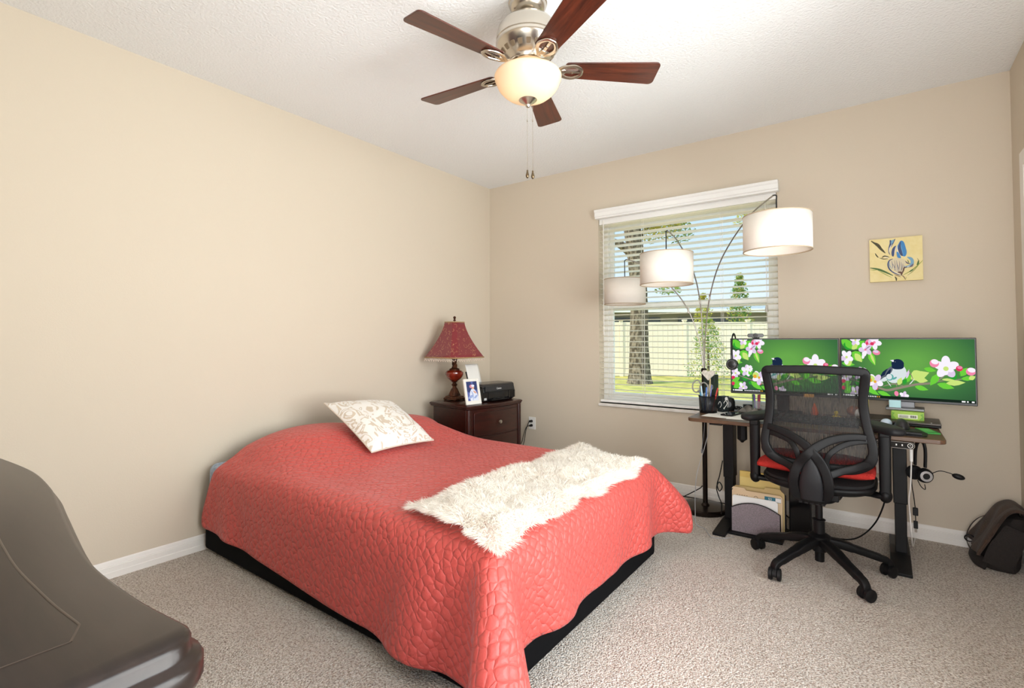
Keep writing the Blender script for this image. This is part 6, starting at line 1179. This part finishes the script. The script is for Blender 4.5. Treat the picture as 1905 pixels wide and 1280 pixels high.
# headset hanging under the desk
HX, HY = 3.345, -.53
t = thing('headset', 'black headset with boom microphone hanging under the right end of the desk', 'headset', T(HX, HY, .45))
mb = MB(); mb.strip(cr([(HX - .025, HY + .03, .54), (HX - .022, HY + .02, .62), (HX - .012, HY + .005, .668), (HX + .006, HY - .01, .672), (HX + .016, HY - .018, .63), (HX + .014, HY - .02, .54)], 6), .026, .012, (1, .3, 0), 10); mb.build('headband', M_black, t)
for dx, dy, s_ in ((.012, -.022, -1), (-.030, .034, 1)):
    Mc = T(HX + dx, HY + dy, .498) @ RZ(18) @ RX(90 * (1 if s_ < 0 else -1))
    mb = MB(Mc); mb.lathe([(.001, .016), (.024, .017), (.030, .013), (.037, .004), (.038, -.008), (.030, -.016), (.001, -.016)], n=28); ec = mb.build('ear_cup', M_black, t)
    mb = MB(Mc); mb.lathe([(.016, .0175), (.027, .0165), (.027, .019), (.016, .020)], n=28); mb.build('cup_ring', mat('ring_silver', '#B9BABD', .3, .6), ec)
mb = MB(); mb.tube(cr([(HX + .035, HY - .03, .512), (HX + .07, HY - .04, .535), (HX + .105, HY - .045, .532), (HX + .125, HY - .045, .525)], 8), .0022, 6); bm_ = mb.build('boom', M_black, t)
mb = MB(); mb.sphere((HX + .142, HY - .045, .518), (.026, .014, .014), 16, 12, M=RY(14)); mb.build('microphone', M_black, bm_)
mb = MB(); mb.box(HX - .025, HX + .02, HY - .02, HY + .03, .676, .6845); mb.box(HX - .025, HX + .02, HY - .02, HY + .03, .684, DZ - .0235); mb.build('hook', M_black, t)
mb = MB(); mb.tube(cr([(HX + .01, HY - .03, .455), (HX + .012, HY - .034, .43), (HX - .004, HY - .03, .44), (HX - .018, HY - .02, .47)], 6), .0022, 6); mb.build('cord_loop', M_black, t)
# cables at the right leg
t = thing('usb_cable', 'black cable with plug and inline block dangling beside the right desk leg', 'cable', T(3.315, -.47, .2))
mb = MB(); mb.tube(cr([(3.312, -.45, .70), (3.308, -.47, .56), (3.305, -.47, .44), (3.313, -.47, .36), (3.318, -.47, .30)], 8), .0026, 6); mb.tube(cr([(3.318, -.47, .262), (3.319, -.47, .23)], 4), .0026, 6); mb.build('cable', M_black, t)
mb = MB(); mb.box(3.307, 3.330, -.480, -.460, .262, .302); mb.build('inline_block', M_black, t, bevel=.003)
mb = MB(); mb.box(3.309, 3.328, -.476, -.464, .192, .232); mb.build('usb_plug', M_black, t, bevel=.002)
mb = MB(); mb.box(3.313, 3.324, -.473, -.467, .172, .192); mb.build('usb_tip', M_chrome, t)
mb = MB(); mb.tube(cr([(3.300, -.53, .665), (3.303, -.56, .60), (3.301, -.56, .52), (3.297, -.55, .43), (3.291, -.51, .35), (3.295, -.485, .26), (3.300, -.47, .15), (3.310, -.30, .04), (3.33, -.05, .006)], 8), .0032, 8); simple('white_cable', mb, M_white, 'white cable running down the front of the right desk leg', 'cable')
mb = MB(); mb.box(3.296, 3.310, -.568, -.556, .565, .63); simple('cable_adapter', mb, M_white, 'small white inline adapter on the cable by the right desk leg', 'adapter', bevel=.003)
# cables at the left
mb = MB(); mb.tube(cr([(2.262, -.60, DZ - .024), (2.255, -.60, .62), (2.245, -.60, .54), (2.240, -.60, .50)], 8), .002, 6); mb.box(2.236, 2.244, -.603, -.597, .475, .50); simple('charger_cable', mb, M_grey, 'thin dark cable end dangling below the left end of the desk', 'cable')
mb = MB(); mb.tube(cr([(2.285, -.58, DZ - .024), (2.275, -.585, .60), (2.245, -.59, .48), (2.205, -.59, .34), (2.190, -.58, .22), (2.185, -.57, .10), (2.20, -.60, .015), (2.26, -.63, .006), (2.33, -.74, .006), (2.40, -.72, .006), (2.44, -.66, .006)], 10), .0022, 6); simple('charger_cable', mb, mat('cable_grey', '#A9A9AC', .5), 'thin light grey cable falling from the left desk end to the carpet', 'cable')
mb = MB(); mb.tube(cr([(2.318, -.40, .40), (2.300, -.41, .30), (2.285, -.415, .24), (2.300, -.42, .20), (2.318, -.42, .23), (2.300, -.425, .26), (2.285, -.43, .22), (2.300, -.44, .17), (2.315, -.43, .12), (2.31, -.42, .05)], 8), .0035, 6); simple('tangled_cable', mb, M_black, 'black cord tangled beside the left desk leg', 'cable')
mb = MB(); mb.tube(cr([(2.95, -.62, .46), (3.18, -.55, .45), (3.16, -.45, .22), (3.05, -.38, .05), (2.90, -.33, .01), (2.75, -.22, .008), (2.66, -.09, .008), (2.64, -.05, .008)], 10)[9:], .004, 8); simple('floor_cable', mb, M_black, 'black cord sagging to the carpet behind the office chair', 'cable')
mb = MB(); mb.tube(cr([(2.62, -.05, .10), (2.75, -.06, .11), (2.90, -.06, .16), (3.05, -.05, .24), (3.17, -.04, .33), (3.21, -.025, .40)], 10), .005, 8); simple('thick_white_cable', mb, M_white, 'thick white cord rising along the back wall behind the chair', 'cable')
outlet('wall_outlet', 3.185, .42, 'white wall outlet behind the right desk leg', 1)
mb = MB(); mb.box(3.165, 3.205, -.05, -.0097, .425, .465); simple('plug_adapter', mb, M_black, 'black plug adapter in the outlet behind the right desk leg', 'adapter', bevel=.004)
# file sorter under the desk
t = thing('file_sorter', 'black wire mesh file sorter on the carpet under the left of the desk', 'file sorter', T(2.55, -.48, 0))
M_wm = see_through('sorter_wire_mesh', '#8E8288', .82, .4, (230, 230, 230))
def arch(z, n=14): return [(-.137, 0)] + [(-.137, z - .065)] + [(-.137 + .274 * i / n, z - .065 + .065 * math.sin(PI * (.08 + .84 * i / n)) ** .8) for i in range(n + 1)] + [(.137, z - .065), (.137, 0)]
for y, z in ((-.585, .205), (-.515, .225), (-.445, .25), (-.375, .27)):
    Ma = T(2.548, y, .018) @ RX(90)
    mb = MB(Ma); mb.prism(arch(z - .018), -.0006, .0006); pn = mb.build('mesh_panel', M_wm, t, smooth=0)
    mb = MB(Ma); mb.tube([(x, yy, 0) for x, yy in arch(z - .018)], .0032, 6); mb.build('wire_edge', M_blackm, pn)
mb = MB(); mb.box(2.398, 2.698, -.615, -.345, .0, .014); mb.build('sorter_base', M_blackm, t, bevel=.002)
def sheet_up(name, label, cat, x0, x1, y, z0, z1, th, m, rx=0, grp=None, tab=None, **kw):
    Ms = T((x0 + x1) / 2, y, z0) @ RX(-rx)
    mb = MB(Ms); w_ = (x1 - x0) / 2; h = z1 - z0
    ol = [(-w_, 0), (w_, 0), (w_, h - .012), (w_ - .012, h)]
    if tab: ol += [(tab[1], h), (tab[1] - .01, h + .014), (tab[0] + .008, h + .014), (tab[0], h)]
    ol += [(-w_ + .008, h), (-w_, h - .008)]
    mb.prism(ol, -th / 2, th / 2, M=RX(90)); return Ms, mb
M_man = mat('manila', '#E0C6A2', .7); M_man2 = mat('manila_yellow', '#D9BE86', .7)
G_ = 'papers in the file sorter'
Ms, mb = sheet_up('', '', '', 2.412, 2.668, -.568, .015, .232, .004, None, 4); simple('paper_stack', mb, M_paper, 'white papers right behind the front mesh panel of the sorter', 'paper', G_, smooth=0)
Ms, mb = sheet_up('', '', '', 2.404, 2.690, -.543, .015, .262, .005, None, 4, tab=(-.145, -.06))
t = thing('manila_folder', 'tan manila folder with a teal label in the mesh file sorter', 'folder', Ms, G_)
mb.build('folder_leaf', M_man, t, smooth=0)
mb = MB(Ms); mb.box(.045, .135, -.0042, -.0028, .205, .232); lb = mb.build('teal_label', mat('teal_label', '#1F6F84', .5), t, smooth=0)
vs, fs_ = text_geo('53', .020); mb = MB(Ms @ T(.075, -.0046, .2185) @ RX(90)); mb.add(vs, fs_); mb.build('label_number', M_white, lb, smooth=0, normals=False)
mb = MB(Ms); mb.box(.105, .135, -.0045, -.0030, .207, .230); mb.build('label_patch', M_paper, lb, smooth=0)
mb = MB(Ms); mb.tube(cr([(-.015, -.0032, .213), (-.008, -.0032, .222), (.002, -.0032, .221), (.008, -.0032, .211)], 4), .0012, 5)
for k in range(5): mb.box(-.115 + k * .014, -.108 + k * .014, -.0032, -.0026, .214, .217)
mb.build('handwriting', mat('ink_grey', '#6E5A52', .6), t, smooth=0)
Ms, mb = sheet_up('', '', '', 2.404, 2.692, -.478, .015, .270, .006, None, 3, tab=(.03, .13)); simple('manila_folder', mb, M_man2, 'yellower manila folder behind the teal-labelled one', 'folder', G_, smooth=0)
Ms, mb = sheet_up('', '', '', 2.425, 2.660, -.425, .015, .352, .022, None, 5)
t = thing('legal_pad', 'yellow legal pad standing tallest in the mesh file sorter', 'notepad', Ms, G_)
mb.build('pad_sheets', mat('legal_yellow', '#F0D78A', .7), t, smooth=0, bevel=.002)
mb = MB(Ms); mb.box(-.118, .118, -.0125, .0125, .300, .339); mb.build('pad_binding', mat('legal_binding', '#EACB72', .6), t, bevel=.004)
# black computer tower
t = thing('computer_tower', 'black upright case standing under the desk, right behind the file sorter', 'computer', T(2.785, -.25, 0))
mb = MB(); mb.box(2.712, 2.832, -.445, -.09, .012, .385); mb.build('tower_case', M_black, t, smooth=0, bevel=.006)
mb = MB(); mb.box(2.718, 2.826, -.449, -.445, .02, .378); mb.build('tower_front', M_gloss, t, smooth=0, bevel=.002)
for x in (2.73, 2.815):
    for y in (-.42, -.11): MB().cyl((x, y, 0), (x, y, .014), .012, n=10).build('foot', M_black, t)
# ------------------------------------------------------------------ office chair (local: +y towards the desk)
HX0, HY0 = 2.905, -.838
CHM = T(HX0, HY0, 0)
ch = thing('office_chair', 'black mesh-back office chair with armrests pulled up to the desk', 'office chair', CHM)
M_ch = mat('chair_plastic', '#09090B', .5, spec=.26, bump=.04, bscale=1200); M_chl = mat('chair_matte', '#17171A', .55, spec=.35)
# star base
mb = MB(CHM); mb.cyl((0, 0, .045), (0, 0, .10), .022, n=20); mb.lathe([(.001, .095), (.030, .095), (.034, .10), (.036, .16), (.050, .165), (.052, .178), (.040, .186), (.028, .19), (.001, .19)], n=32); mb.build('base_hub', M_ch, ch)
for k in range(5):
    a = 21.5 + 72 * k; Ml = CHM @ RZ(a)
    mb = MB(Ml); mb.strip(cr([(.03, 0, .150), (.10, 0, .140), (.20, 0, .112), (.275, 0, .090), (.305, 0, .080), (.318, 0, .064), (.318, 0, .052)], 5), [.052] * 10 + [.044] * 6 + [.040] * 5 + [.038] * 10, [.044] * 8 + [.036] * 8 + [.032] * 15, (0, .0, 1) if False else [Vector((0, 0, 1))] * 19 + [Vector((1, 0, .3))] * 12, 18, False, 0, 4.5); mb.build('base_leg', M_ch, ch)
    Mk = CHM @ RZ(a) @ T(.318, 0, 0) @ RZ(35 + 60 * k)
    mb = MB(Mk); mb.cyl((0, 0, .045), (0, 0, .072), .009, n=10)
    hood = [(.029 * math.cos(t_) - .006, .031 + .031 * math.sin(t_)) for t_ in np.linspace(-.3, PI + .2, 14)]
    mb.prism(hood, -.009, .009, M=RX(90)); cs = mb.build('caster', M_ch, ch, smooth=40)
    for s_ in (-1, 1):
        mb = MB(Mk); mb.lathe([(.001, -.010), (.024, -.010), (.030, -.007), (.030, .007), (.024, .010), (.012, .0105), (.001, .0105)], (0, 0, 0), 28, M=T(-.006, s_ * .0195, .0305) @ RX(90)); mb.build('wheel', M_gloss if False else M_black, cs)
mb = MB(CHM); mb.cyl((0, 0, .18), (0, 0, .255), .026, n=24); mb.cyl((0, 0, .255), (0, 0, .40), .0175, n=20); mb.lathe([(.026, .255), (.030, .258), (.030, .262), (.018, .266)], n=24); mb.build('gas_lift', M_ch, ch)
# tilt mechanism
mb = MB(CHM); mb.lathe([(.001, .352), (.03, .352), (.07, .362), (.10, .384), (.116, .412), (.118, .435)], n=36); mb.box(-.10, .10, -.16, .12, .405, .44); mb.build('tilt_mechanism', M_ch, ch, bevel=.006)
mb = MB(CHM); mb.tube(cr([(.08, .06, .42), (.16, .06, .418), (.25, .05, .41)], 5), .006, 8); mb.strip([(.24, .05, .41), (.285, .05, .407)], .022, .010, (0, 0, 1), 10); mb.build('tilt_lever', M_ch, ch)
# seat
def seat_out(k, z, dz=0):
    o = []
    for a in np.linspace(0, 2 * PI, 41)[:-1]:
        c_, s_ = math.cos(a), math.sin(a); x = .255 * k * math.copysign(abs(c_) ** .55, c_); y = .245 * k * math.copysign(abs(s_) ** .55, s_) + .045
        o.append((x, y, z - (.03 * max(0, (y - .18) / .1) ** 2) * 1.0 + .012 * (x / .25) ** 2))
    return o
mb = MB(CHM); mb.loft([seat_out(.86, .436), seat_out(.97, .448), seat_out(1.0, .462), seat_out(1.0, .472), seat_out(.97, .480)]); mb.build('seat_pan', M_ch, ch, smooth=50)
mb = MB(CHM); mb.loft([seat_out(.965, .478), seat_out(.95, .492), seat_out(.85, .497)]); mb.build('seat_mesh', mat('seat_mesh_black', '#0E0E10', .8, bump=.5, bscale=700), ch, smooth=60)
# back frame: closed loop; y bends back with height
def by(z): return -.235 - .055 * ((z - .80) / .28) ** 2 * (1 if z > .8 else .2) - .02 * max(0, (z - .9)) + (.05 * max(0, (.64 - z) / .08) if z < .64 else 0)
BK = [(-.196, 1.060), (-.194, 1.02), (-.186, .95), (-.187, .88), (-.196, .80), (-.210, .73), (-.212, .685), (-.196, .640), (-.155, .607), (-.10, .592), (.015, .586), (.13, .590), (.185, .606), (.226, .640), (.241, .685), (.238, .73), (.222, .80), (.210, .88), (.208, .95), (.216, 1.02), (.216, 1.060), (.190, 1.068), (.10, 1.070), (.01, 1.073), (-.08, 1.070), (-.172, 1.067)]
BK = [(x, z - .008) for x, z in BK]
loop = cr([(x, by(z), z) for x, z in BK], 5, True)
mb = MB(CHM); mb.strip(loop, [.040 + .006 * (1 if p.z < .66 else 0) for p in loop], .028, (0, 1, 0), 20, True, 0, 5); mb.build('back_frame', M_ch, ch)
# mesh panel
top_i = [(x, z) for x, z in BK]
cx_, cz_ = .013, .80
def mesh_f(u, v):
    z = .59 + (.460) * v
    xl = np.interp(z, [.585, .60, .64, .685, .73, .80, .88, .95, 1.02, 1.06], [-.06, -.135, -.185, -.205, -.203, -.190, -.181, -.180, -.186, -.182])
    xr = np.interp(z, [.585, .60, .64, .685, .73, .80, .88, .95, 1.02, 1.06], [.09, .165, .215, .233, .231, .216, .204, .202, .207, .202])
    return Vector((xl + (xr - xl) * u, by(z) + .008 - .02 * 4 * u * (1 - u) * .6, z))
M_net = see_through('chair_net', '#0C0C0E', .66, .6, (420, 60, 22))
mb = MB(CHM); mb.grid(mesh_f, 14, 20); mb.build('back_mesh', M_net, ch, smooth=80)
# crossing straps that meet over the spine plate
def yz(z, d): return by(z) - d
A_ = [(-.194, .765, .012), (-.165, .760, .022), (-.115, .745, .034), (-.065, .722, .046), (-.022, .692, .056), (.012, .655, .064), (.040, .612, .070), (.060, .560, .072), (.068, .505, .066), (.060, .455, .050), (.030, .425, .035)]
B_ = [(.214, .750, .012), (.18, .752, .022), (.125, .744, .034), (.070, .724, .046), (.022, .692, .058), (-.018, .652, .066), (-.052, .606, .072), (-.074, .555, .074), (-.082, .505, .066), (-.072, .455, .050), (-.035, .425, .035)]
for pts_ in (A_, B_):
    P_ = cr([(x, yz(max(z, .60), d), z) for x, z, d in pts_], 6)
    mb = MB(CHM); mb.strip(P_, [.030 + .014 * min(1, i / 30) for i in range(len(P_))], .020, (0, 1, 0), 18, False, 0, 5); mb.build('back_strap', M_ch, ch)
# inner lower loops joining frame and spine
for sx, x0 in ((-1, -.196), (1, .222)):
    P_ = cr([(x0 + (0.004 if sx < 0 else 0), yz(.73, .004), .735), (x0 - sx * .045, yz(.72, .020), .728), (x0 - sx * .10, yz(.70, .034), .706), (sx * .072 + .005, yz(.66, .05), .668), (sx * .058 + .002, yz(.62, .056), .625), (sx * .062, yz(.60, .060), .588)], 6)
    mb = MB(CHM); mb.strip(P_, .026, .015, (0, 1, 0), 16, False, 0, 5); mb.build('lumbar_loop', M_ch, ch)
    P_ = cr([(sx * .215 + .012, yz(.64, .0), .632), (sx * .165 + .010, yz(.61, .012), .602), (sx * .11 + .006, yz(.60, .03), .580), (sx * .070, yz(.6, .055), .560)], 6)
    mb = MB(CHM); mb.strip(P_, .036, .020, (0, 1, 0), 16, False, 0, 5); mb.build('lower_strap', M_ch, ch)
# teardrop spine plate
td = []
for t_ in np.linspace(0, 1, 9):
    z = .655 - .225 * t_; w_ = .050 * math.sin(PI * min(1, .04 + t_ * .62)) ** .8
    td.append((z, w_))
mb = MB(CHM); mb.rings([[Vector((w_ * math.cos(a) - .006, -.288 - .014 * math.sin(a) + (.05 * max(0, t2 - .6)), z)) for a in np.linspace(0, 2 * PI, 17)[:-1]] for (z, w_), t2 in zip(td, np.linspace(0, 1, 9))]); mb.build('spine_plate', M_chl, ch, smooth=60)
mb = MB(CHM)
for k in range(5): mb.box(-.062 + k * .024, -.046 + k * .024, -.262, -.215, .405, .440)
mb.strip(cr([(-.004, -.262, .435), (-.004, -.245, .415), (-.004, -.19, .405), (-.004, -.10, .41)], 6), .115, .026, (0, 0, 1), 14); mb.build('spine_bracket', M_ch, ch, bevel=.003)
# arms
for s_, ax, ay in ((-1, -.298, -.035), (1, .285, -.055)):
    mb = MB(CHM); mb.strip(cr([(s_ * .16, -.02, .438), (s_ * .22, -.02, .440), (ax - s_ * .02, ay, .445), (ax, ay, .452)], 5), [.06] * 6 + [.05] * 10, [.028] * 16, (0, 0, 1), 12); mb.sphere((ax, ay, .450), (.028, .034, .036), 18, 12); br_ = mb.build('arm_bracket', M_ch, ch)
    mb = MB(CHM); mb.strip([(ax, ay, .44), (ax, ay, .50), (ax, ay, .60), (ax, ay, .752)], [.054, .052, .048, .044], [.046, .048, .050, .052], (1, 0, 0), 16, False, 0, 4); mb.build('arm_post', M_ch, ch)
    if s_ < 0: P0, P1 = Vector((-.345, .025 - .09, .775)), Vector((-.235, .20, .775))
    else: P0, P1 = Vector((.345, -.175, .778)), Vector((.200, .085, .778))
    Pm = (P0 + P1) / 2; dd = (P1 - P0); L_ = dd.length; an = math.degrees(math.atan2(dd.y, dd.x))
    Mp_ = CHM @ T(Pm.x, Pm.y, Pm.z) @ RZ(an)
    mb = MB(Mp_)
    def pad(k, z):
        o = []
        for a in np.linspace(0, 2 * PI, 33)[:-1]:
            c_, s2 = math.cos(a), math.sin(a); o.append((L_ / 2 * k * math.copysign(abs(c_) ** .62, c_), .051 * (k if k > .9 else k * .95) * math.copysign(abs(s2) ** .7, s2), z))
        return o
    mb.loft([pad(.88, -.020), pad(.97, -.014), pad(1.0, -.004), pad(.99, .006), pad(.93, .014), pad(.80, .017)]); mb.build('arm_pad', M_chl, ch, smooth=60)
    mb = MB(CHM); mb.box(ax - .02, ax + .02, ay - .03, ay + .03, .735, .760); mb.build('pad_slide', M_ch, ch, bevel=.004)

# red seat cushion, corners drooping
def cush(sgn):
    def f(u, v):
        x = -.252 + .485 * u; y = -.165 + .41 * v
        e = 16 * u * (1 - u) * v * (1 - v); k = e ** .4
        rag = .006 * math.sin(5 * v) * (abs(u - .5) * 2) ** 6
        z = .546 + .004 * math.sin(11 * u + 7 * v) + sgn * (.014 + .020 * k) + .014 * (abs(u - .5) * 2) ** 4 * (1 - v) - .010 * max(0, 1 - u * 4) * (1 - v)
        return CHM @ Vector((x + rag * (1 if u > .5 else -1), y, z))
    return f
M_cush = mat('red_cushion', '#A52A24', .85, spec=.2, bump=.5, bscale=120)
mb = MB(); mb.grid(cush(1), 24, 20); mb.grid(cush(-1), 24, 20)
ru = [(i / 24, 0) for i in range(24)] + [(1, j / 20) for j in range(20)] + [(1 - i / 24, 1) for i in range(24)] + [(0, 1 - j / 20) for j in range(20)]
mb.rings([[cush(s_)(u, v) + (CHM.to_3x3() @ Vector(((u - .5) * g_, (v - .5) * g_, 0))) for u, v in ru] for s_, g_ in ((-1, 0), (-.5, .022), (.5, .022), (1, 0))], caps=False)
t = tag(mb.build('seat_cushion', M_cush, None, smooth=80), 'red fabric cushion lying on the seat of the office chair', 'cushion')

# ------------------------------------------------------------------ messenger bag in the right corner
M_bag = mat('waxed_canvas', '#33241A', .8, sheen=.1, col2='#443124', cscale=12, bump=.35, bscale=160)
M_bagd = mat('bag_dark', '#231D1A', .85, bump=.3, bscale=200)
BGM = T(3.672, -.195, 0) @ RZ(-90)
bg = thing('messenger_bag', 'slumped dark brown canvas messenger bag in the right corner', 'bag', BGM)
# local: +x is the near end, -y faces into the room, +y leans on the wall
def bag_ring(t):   # t 0 bottom .. 1 top
    z = .02 + .255 * t; d = .078 * (1 - .45 * t); off = .055 * t ** 1.2; w_ = .140 * (1 - .06 * t); o = []
    for a in np.linspace(0, 2 * PI, 41)[:-1]:
        c_, s_ = math.cos(a), math.sin(a)
        x = w_ * math.copysign(abs(c_) ** .45, c_); y = d * math.copysign(abs(s_) ** .7, s_) + off
        dent = -.012 * math.exp(-((a - 0) / .5) ** 2) * math.sin(PI * t) if c_ > 0 else 0
        o.append((x + dent + .005 * math.sin(7 * t + a * 3), y + .006 * math.sin(5 * a + 4 * t), z + .010 * math.sin(2 * a + 1) * t))
    return o
mb = MB(BGM); mb.loft([[(x * .95, y * .92, .003) for x, y, z in bag_ring(0)]] + [bag_ring(t) for t in np.linspace(0, 1, 10)] + [[(x * .85, y * .6 + .03, z + .010) for x, y, z in bag_ring(1)]]); mb.build('bag_body', M_bagd, bg, smooth=60)
PF = cr([(0, .112, .16), (0, .118, .25), (0, .105, .305), (0, .070, .330), (0, .030, .315), (0, -.004, .262), (0, -.034, .195), (0, -.066, .130), (0, -.090, .088), (0, -.098, .072)], 6)
def flap(u, v):
    k = v * (len(PF) - 1); i = min(int(k), len(PF) - 2); p = PF[i].lerp(PF[i + 1], k - i)
    x = -.150 + .305 * u
    sag = .020 * (1 - u) * math.sin(PI * min(1, v * 1.2))
    return BGM @ Vector((x + .010 * math.sin(6 * v), p.y + .007 * math.sin(8 * u + 6 * v) + .004 * math.sin(19 * u - 9 * v), p.z - sag + .006 * math.sin(7 * u + 3 * v) * (1 - v)))
mb = MB(); mb.grid(flap, 24, 40); mb.build('flap', M_bag, bg, smooth=80, solid=.009)
# rolled near edge of the flap
edge_p = [flap(1.0, v) for v in np.linspace(.12, .98, 30)]
mb = MB(); mb.tube(edge_p, .0085, 10); mb.build('flap_binding', M_bag, bg)
# gusset fold at the near end
mb = MB(BGM); mb.strip(cr([(.139, .055, .235), (.148, .030, .17), (.150, .0, .10), (.146, -.02, .03)], 6), [.085, .09, .095, .10, .10, .105, .11, .11, .115, .12, .12, .12, .12, .12, .12, .12, .12, .12, .12], .012, (1, 0, 0), 12); mb.build('gusset', M_bagd, bg)
# strap looping out at the far left, with buckle
mb = MB(BGM); mb.strip(cr([(-.10, .03, .215), (-.125, -.03, .215), (-.13, -.075, .175), (-.125, -.105, .115), (-.11, -.112, .06), (-.08, -.10, .025)], 6), .030, .004, (-.3, -1, .2), 8); mb.build('carry_strap', M_bag, bg)
mb = MB(BGM); mb.tube([(-.085 + .004 * math.sin(a), -.103 + .020 * math.cos(a), .085 + .020 * math.sin(a)) for a in np.linspace(0, 2 * PI, 17)[:-1]], .0035, 8, True); mb.build('buckle', M_black, bg)
mb = MB(BGM); mb.strip(cr([(-.13, -.075, .030), (-.07, -.098, .036), (.02, -.104, .040), (.10, -.094, .036), (.145, -.060, .030)], 6), .060, .010, (0, -1, .35), 12); mb.build('front_pocket', M_bagd, bg)

# ------------------------------------------------------------------ camera
cam = bpy.data.cameras.new('camera'); co = bpy.data.objects.new('camera', cam); COL.objects.link(co); scene.camera = co
F_, YAW, PIT, ROL = 934.17, .6338, .0261, -.0012
fw_ = Vector((-math.sin(YAW) * math.cos(PIT), math.cos(YAW) * math.cos(PIT), math.sin(PIT))); rt = Vector((math.cos(YAW), math.sin(YAW), 0)); upv = rt.cross(fw_)
r2 = rt * math.cos(ROL) + upv * math.sin(ROL); u2 = -rt * math.sin(ROL) + upv * math.cos(ROL)
mw = Matrix(((r2.x, u2.x, -fw_.x, 3.1852), (r2.y, u2.y, -fw_.y, -3.9551), (r2.z, u2.z, -fw_.z, 1.2134), (0, 0, 0, 1)))
co.matrix_world = mw
cam.sensor_fit = 'HORIZONTAL'; cam.sensor_width = 36; cam.lens = F_ / 1905 * 36; cam.shift_y = -33.58 / 1905; cam.clip_start = .02; cam.clip_end = 200

# ------------------------------------------------------------------ sky, sun and added fill lights
wd = bpy.data.worlds.new('sky'); scene.world = wd; wd.use_nodes = True; nt = wd.node_tree; N = nt.nodes; L = nt.links
bgN = N['Background']; tc = N.new('ShaderNodeTexCoord'); sp = N.new('ShaderNodeSeparateXYZ'); r = N.new('ShaderNodeValToRGB')
r.color_ramp.elements[0].position = .0; r.color_ramp.elements[0].color = (*lin('#E4EEF6'), 1); r.color_ramp.elements[1].position = .6; r.color_ramp.elements[1].color = (*lin('#8FBDE6'), 1)
e = r.color_ramp.elements.new(.22); e.color = (*lin('#BFDAF0'), 1)
L.new(tc.outputs['Generated'], sp.inputs[0]); L.new(sp.outputs['Z'], r.inputs[0]); L.new(r.outputs[0], bgN.inputs['Color']); mr = N.new('ShaderNodeMapRange'); mr.interpolation_type = 'SMOOTHSTEP'
for k_, v_ in (('From Min', .36), ('From Max', .75), ('To Min', SKY), ('To Max', SKY * 3.6)): mr.inputs[k_].default_value = v_
L.new(sp.outputs['Z'], mr.inputs['Value']); L.new(mr.outputs['Result'], bgN.inputs['Strength'])
sun = bpy.data.lights.new('sun', 'SUN'); sun.energy = SUN; sun.angle = math.radians(1.5); sun.color = (1, .93, .82)
so = bpy.data.objects.new('sun', sun); COL.objects.link(so); so.rotation_euler = Vector((.45, .75, -1.05)).to_track_quat('-Z', 'Y').to_euler()
def area(name, loc, size, aim, watts, col):
    l = bpy.data.lights.new(name, 'AREA'); l.shape = 'RECTANGLE'; l.size, l.size_y = size; l.energy = watts; l.color = col
    o = bpy.data.objects.new(name, l); COL.objects.link(o); o.location = loc; o.rotation_euler = Vector(aim).to_track_quat('-Z', 'Y').to_euler(); return o
area('side_fill_light', (XR + .35, (RY0 + RY1) / 2, 1.45), (2.2, 1.9), (-1, .0, .47), SIDE_FILL_W, (.97, .985, 1))  # fill light added outside the unseen right-wall window
area('front_fill_light', (3.19, YF - .9, 1.35), (1.3, 2.0), (-.15, 1, .55), FRONT_FILL_W, (1, .985, .96))  # fill light added behind the front-wall gap, in place of a camera flash

scene.view_settings.view_transform = 'Standard'; scene.view_settings.look = 'None'; scene.view_settings.exposure = EXPO; scene.view_settings.gamma = 1
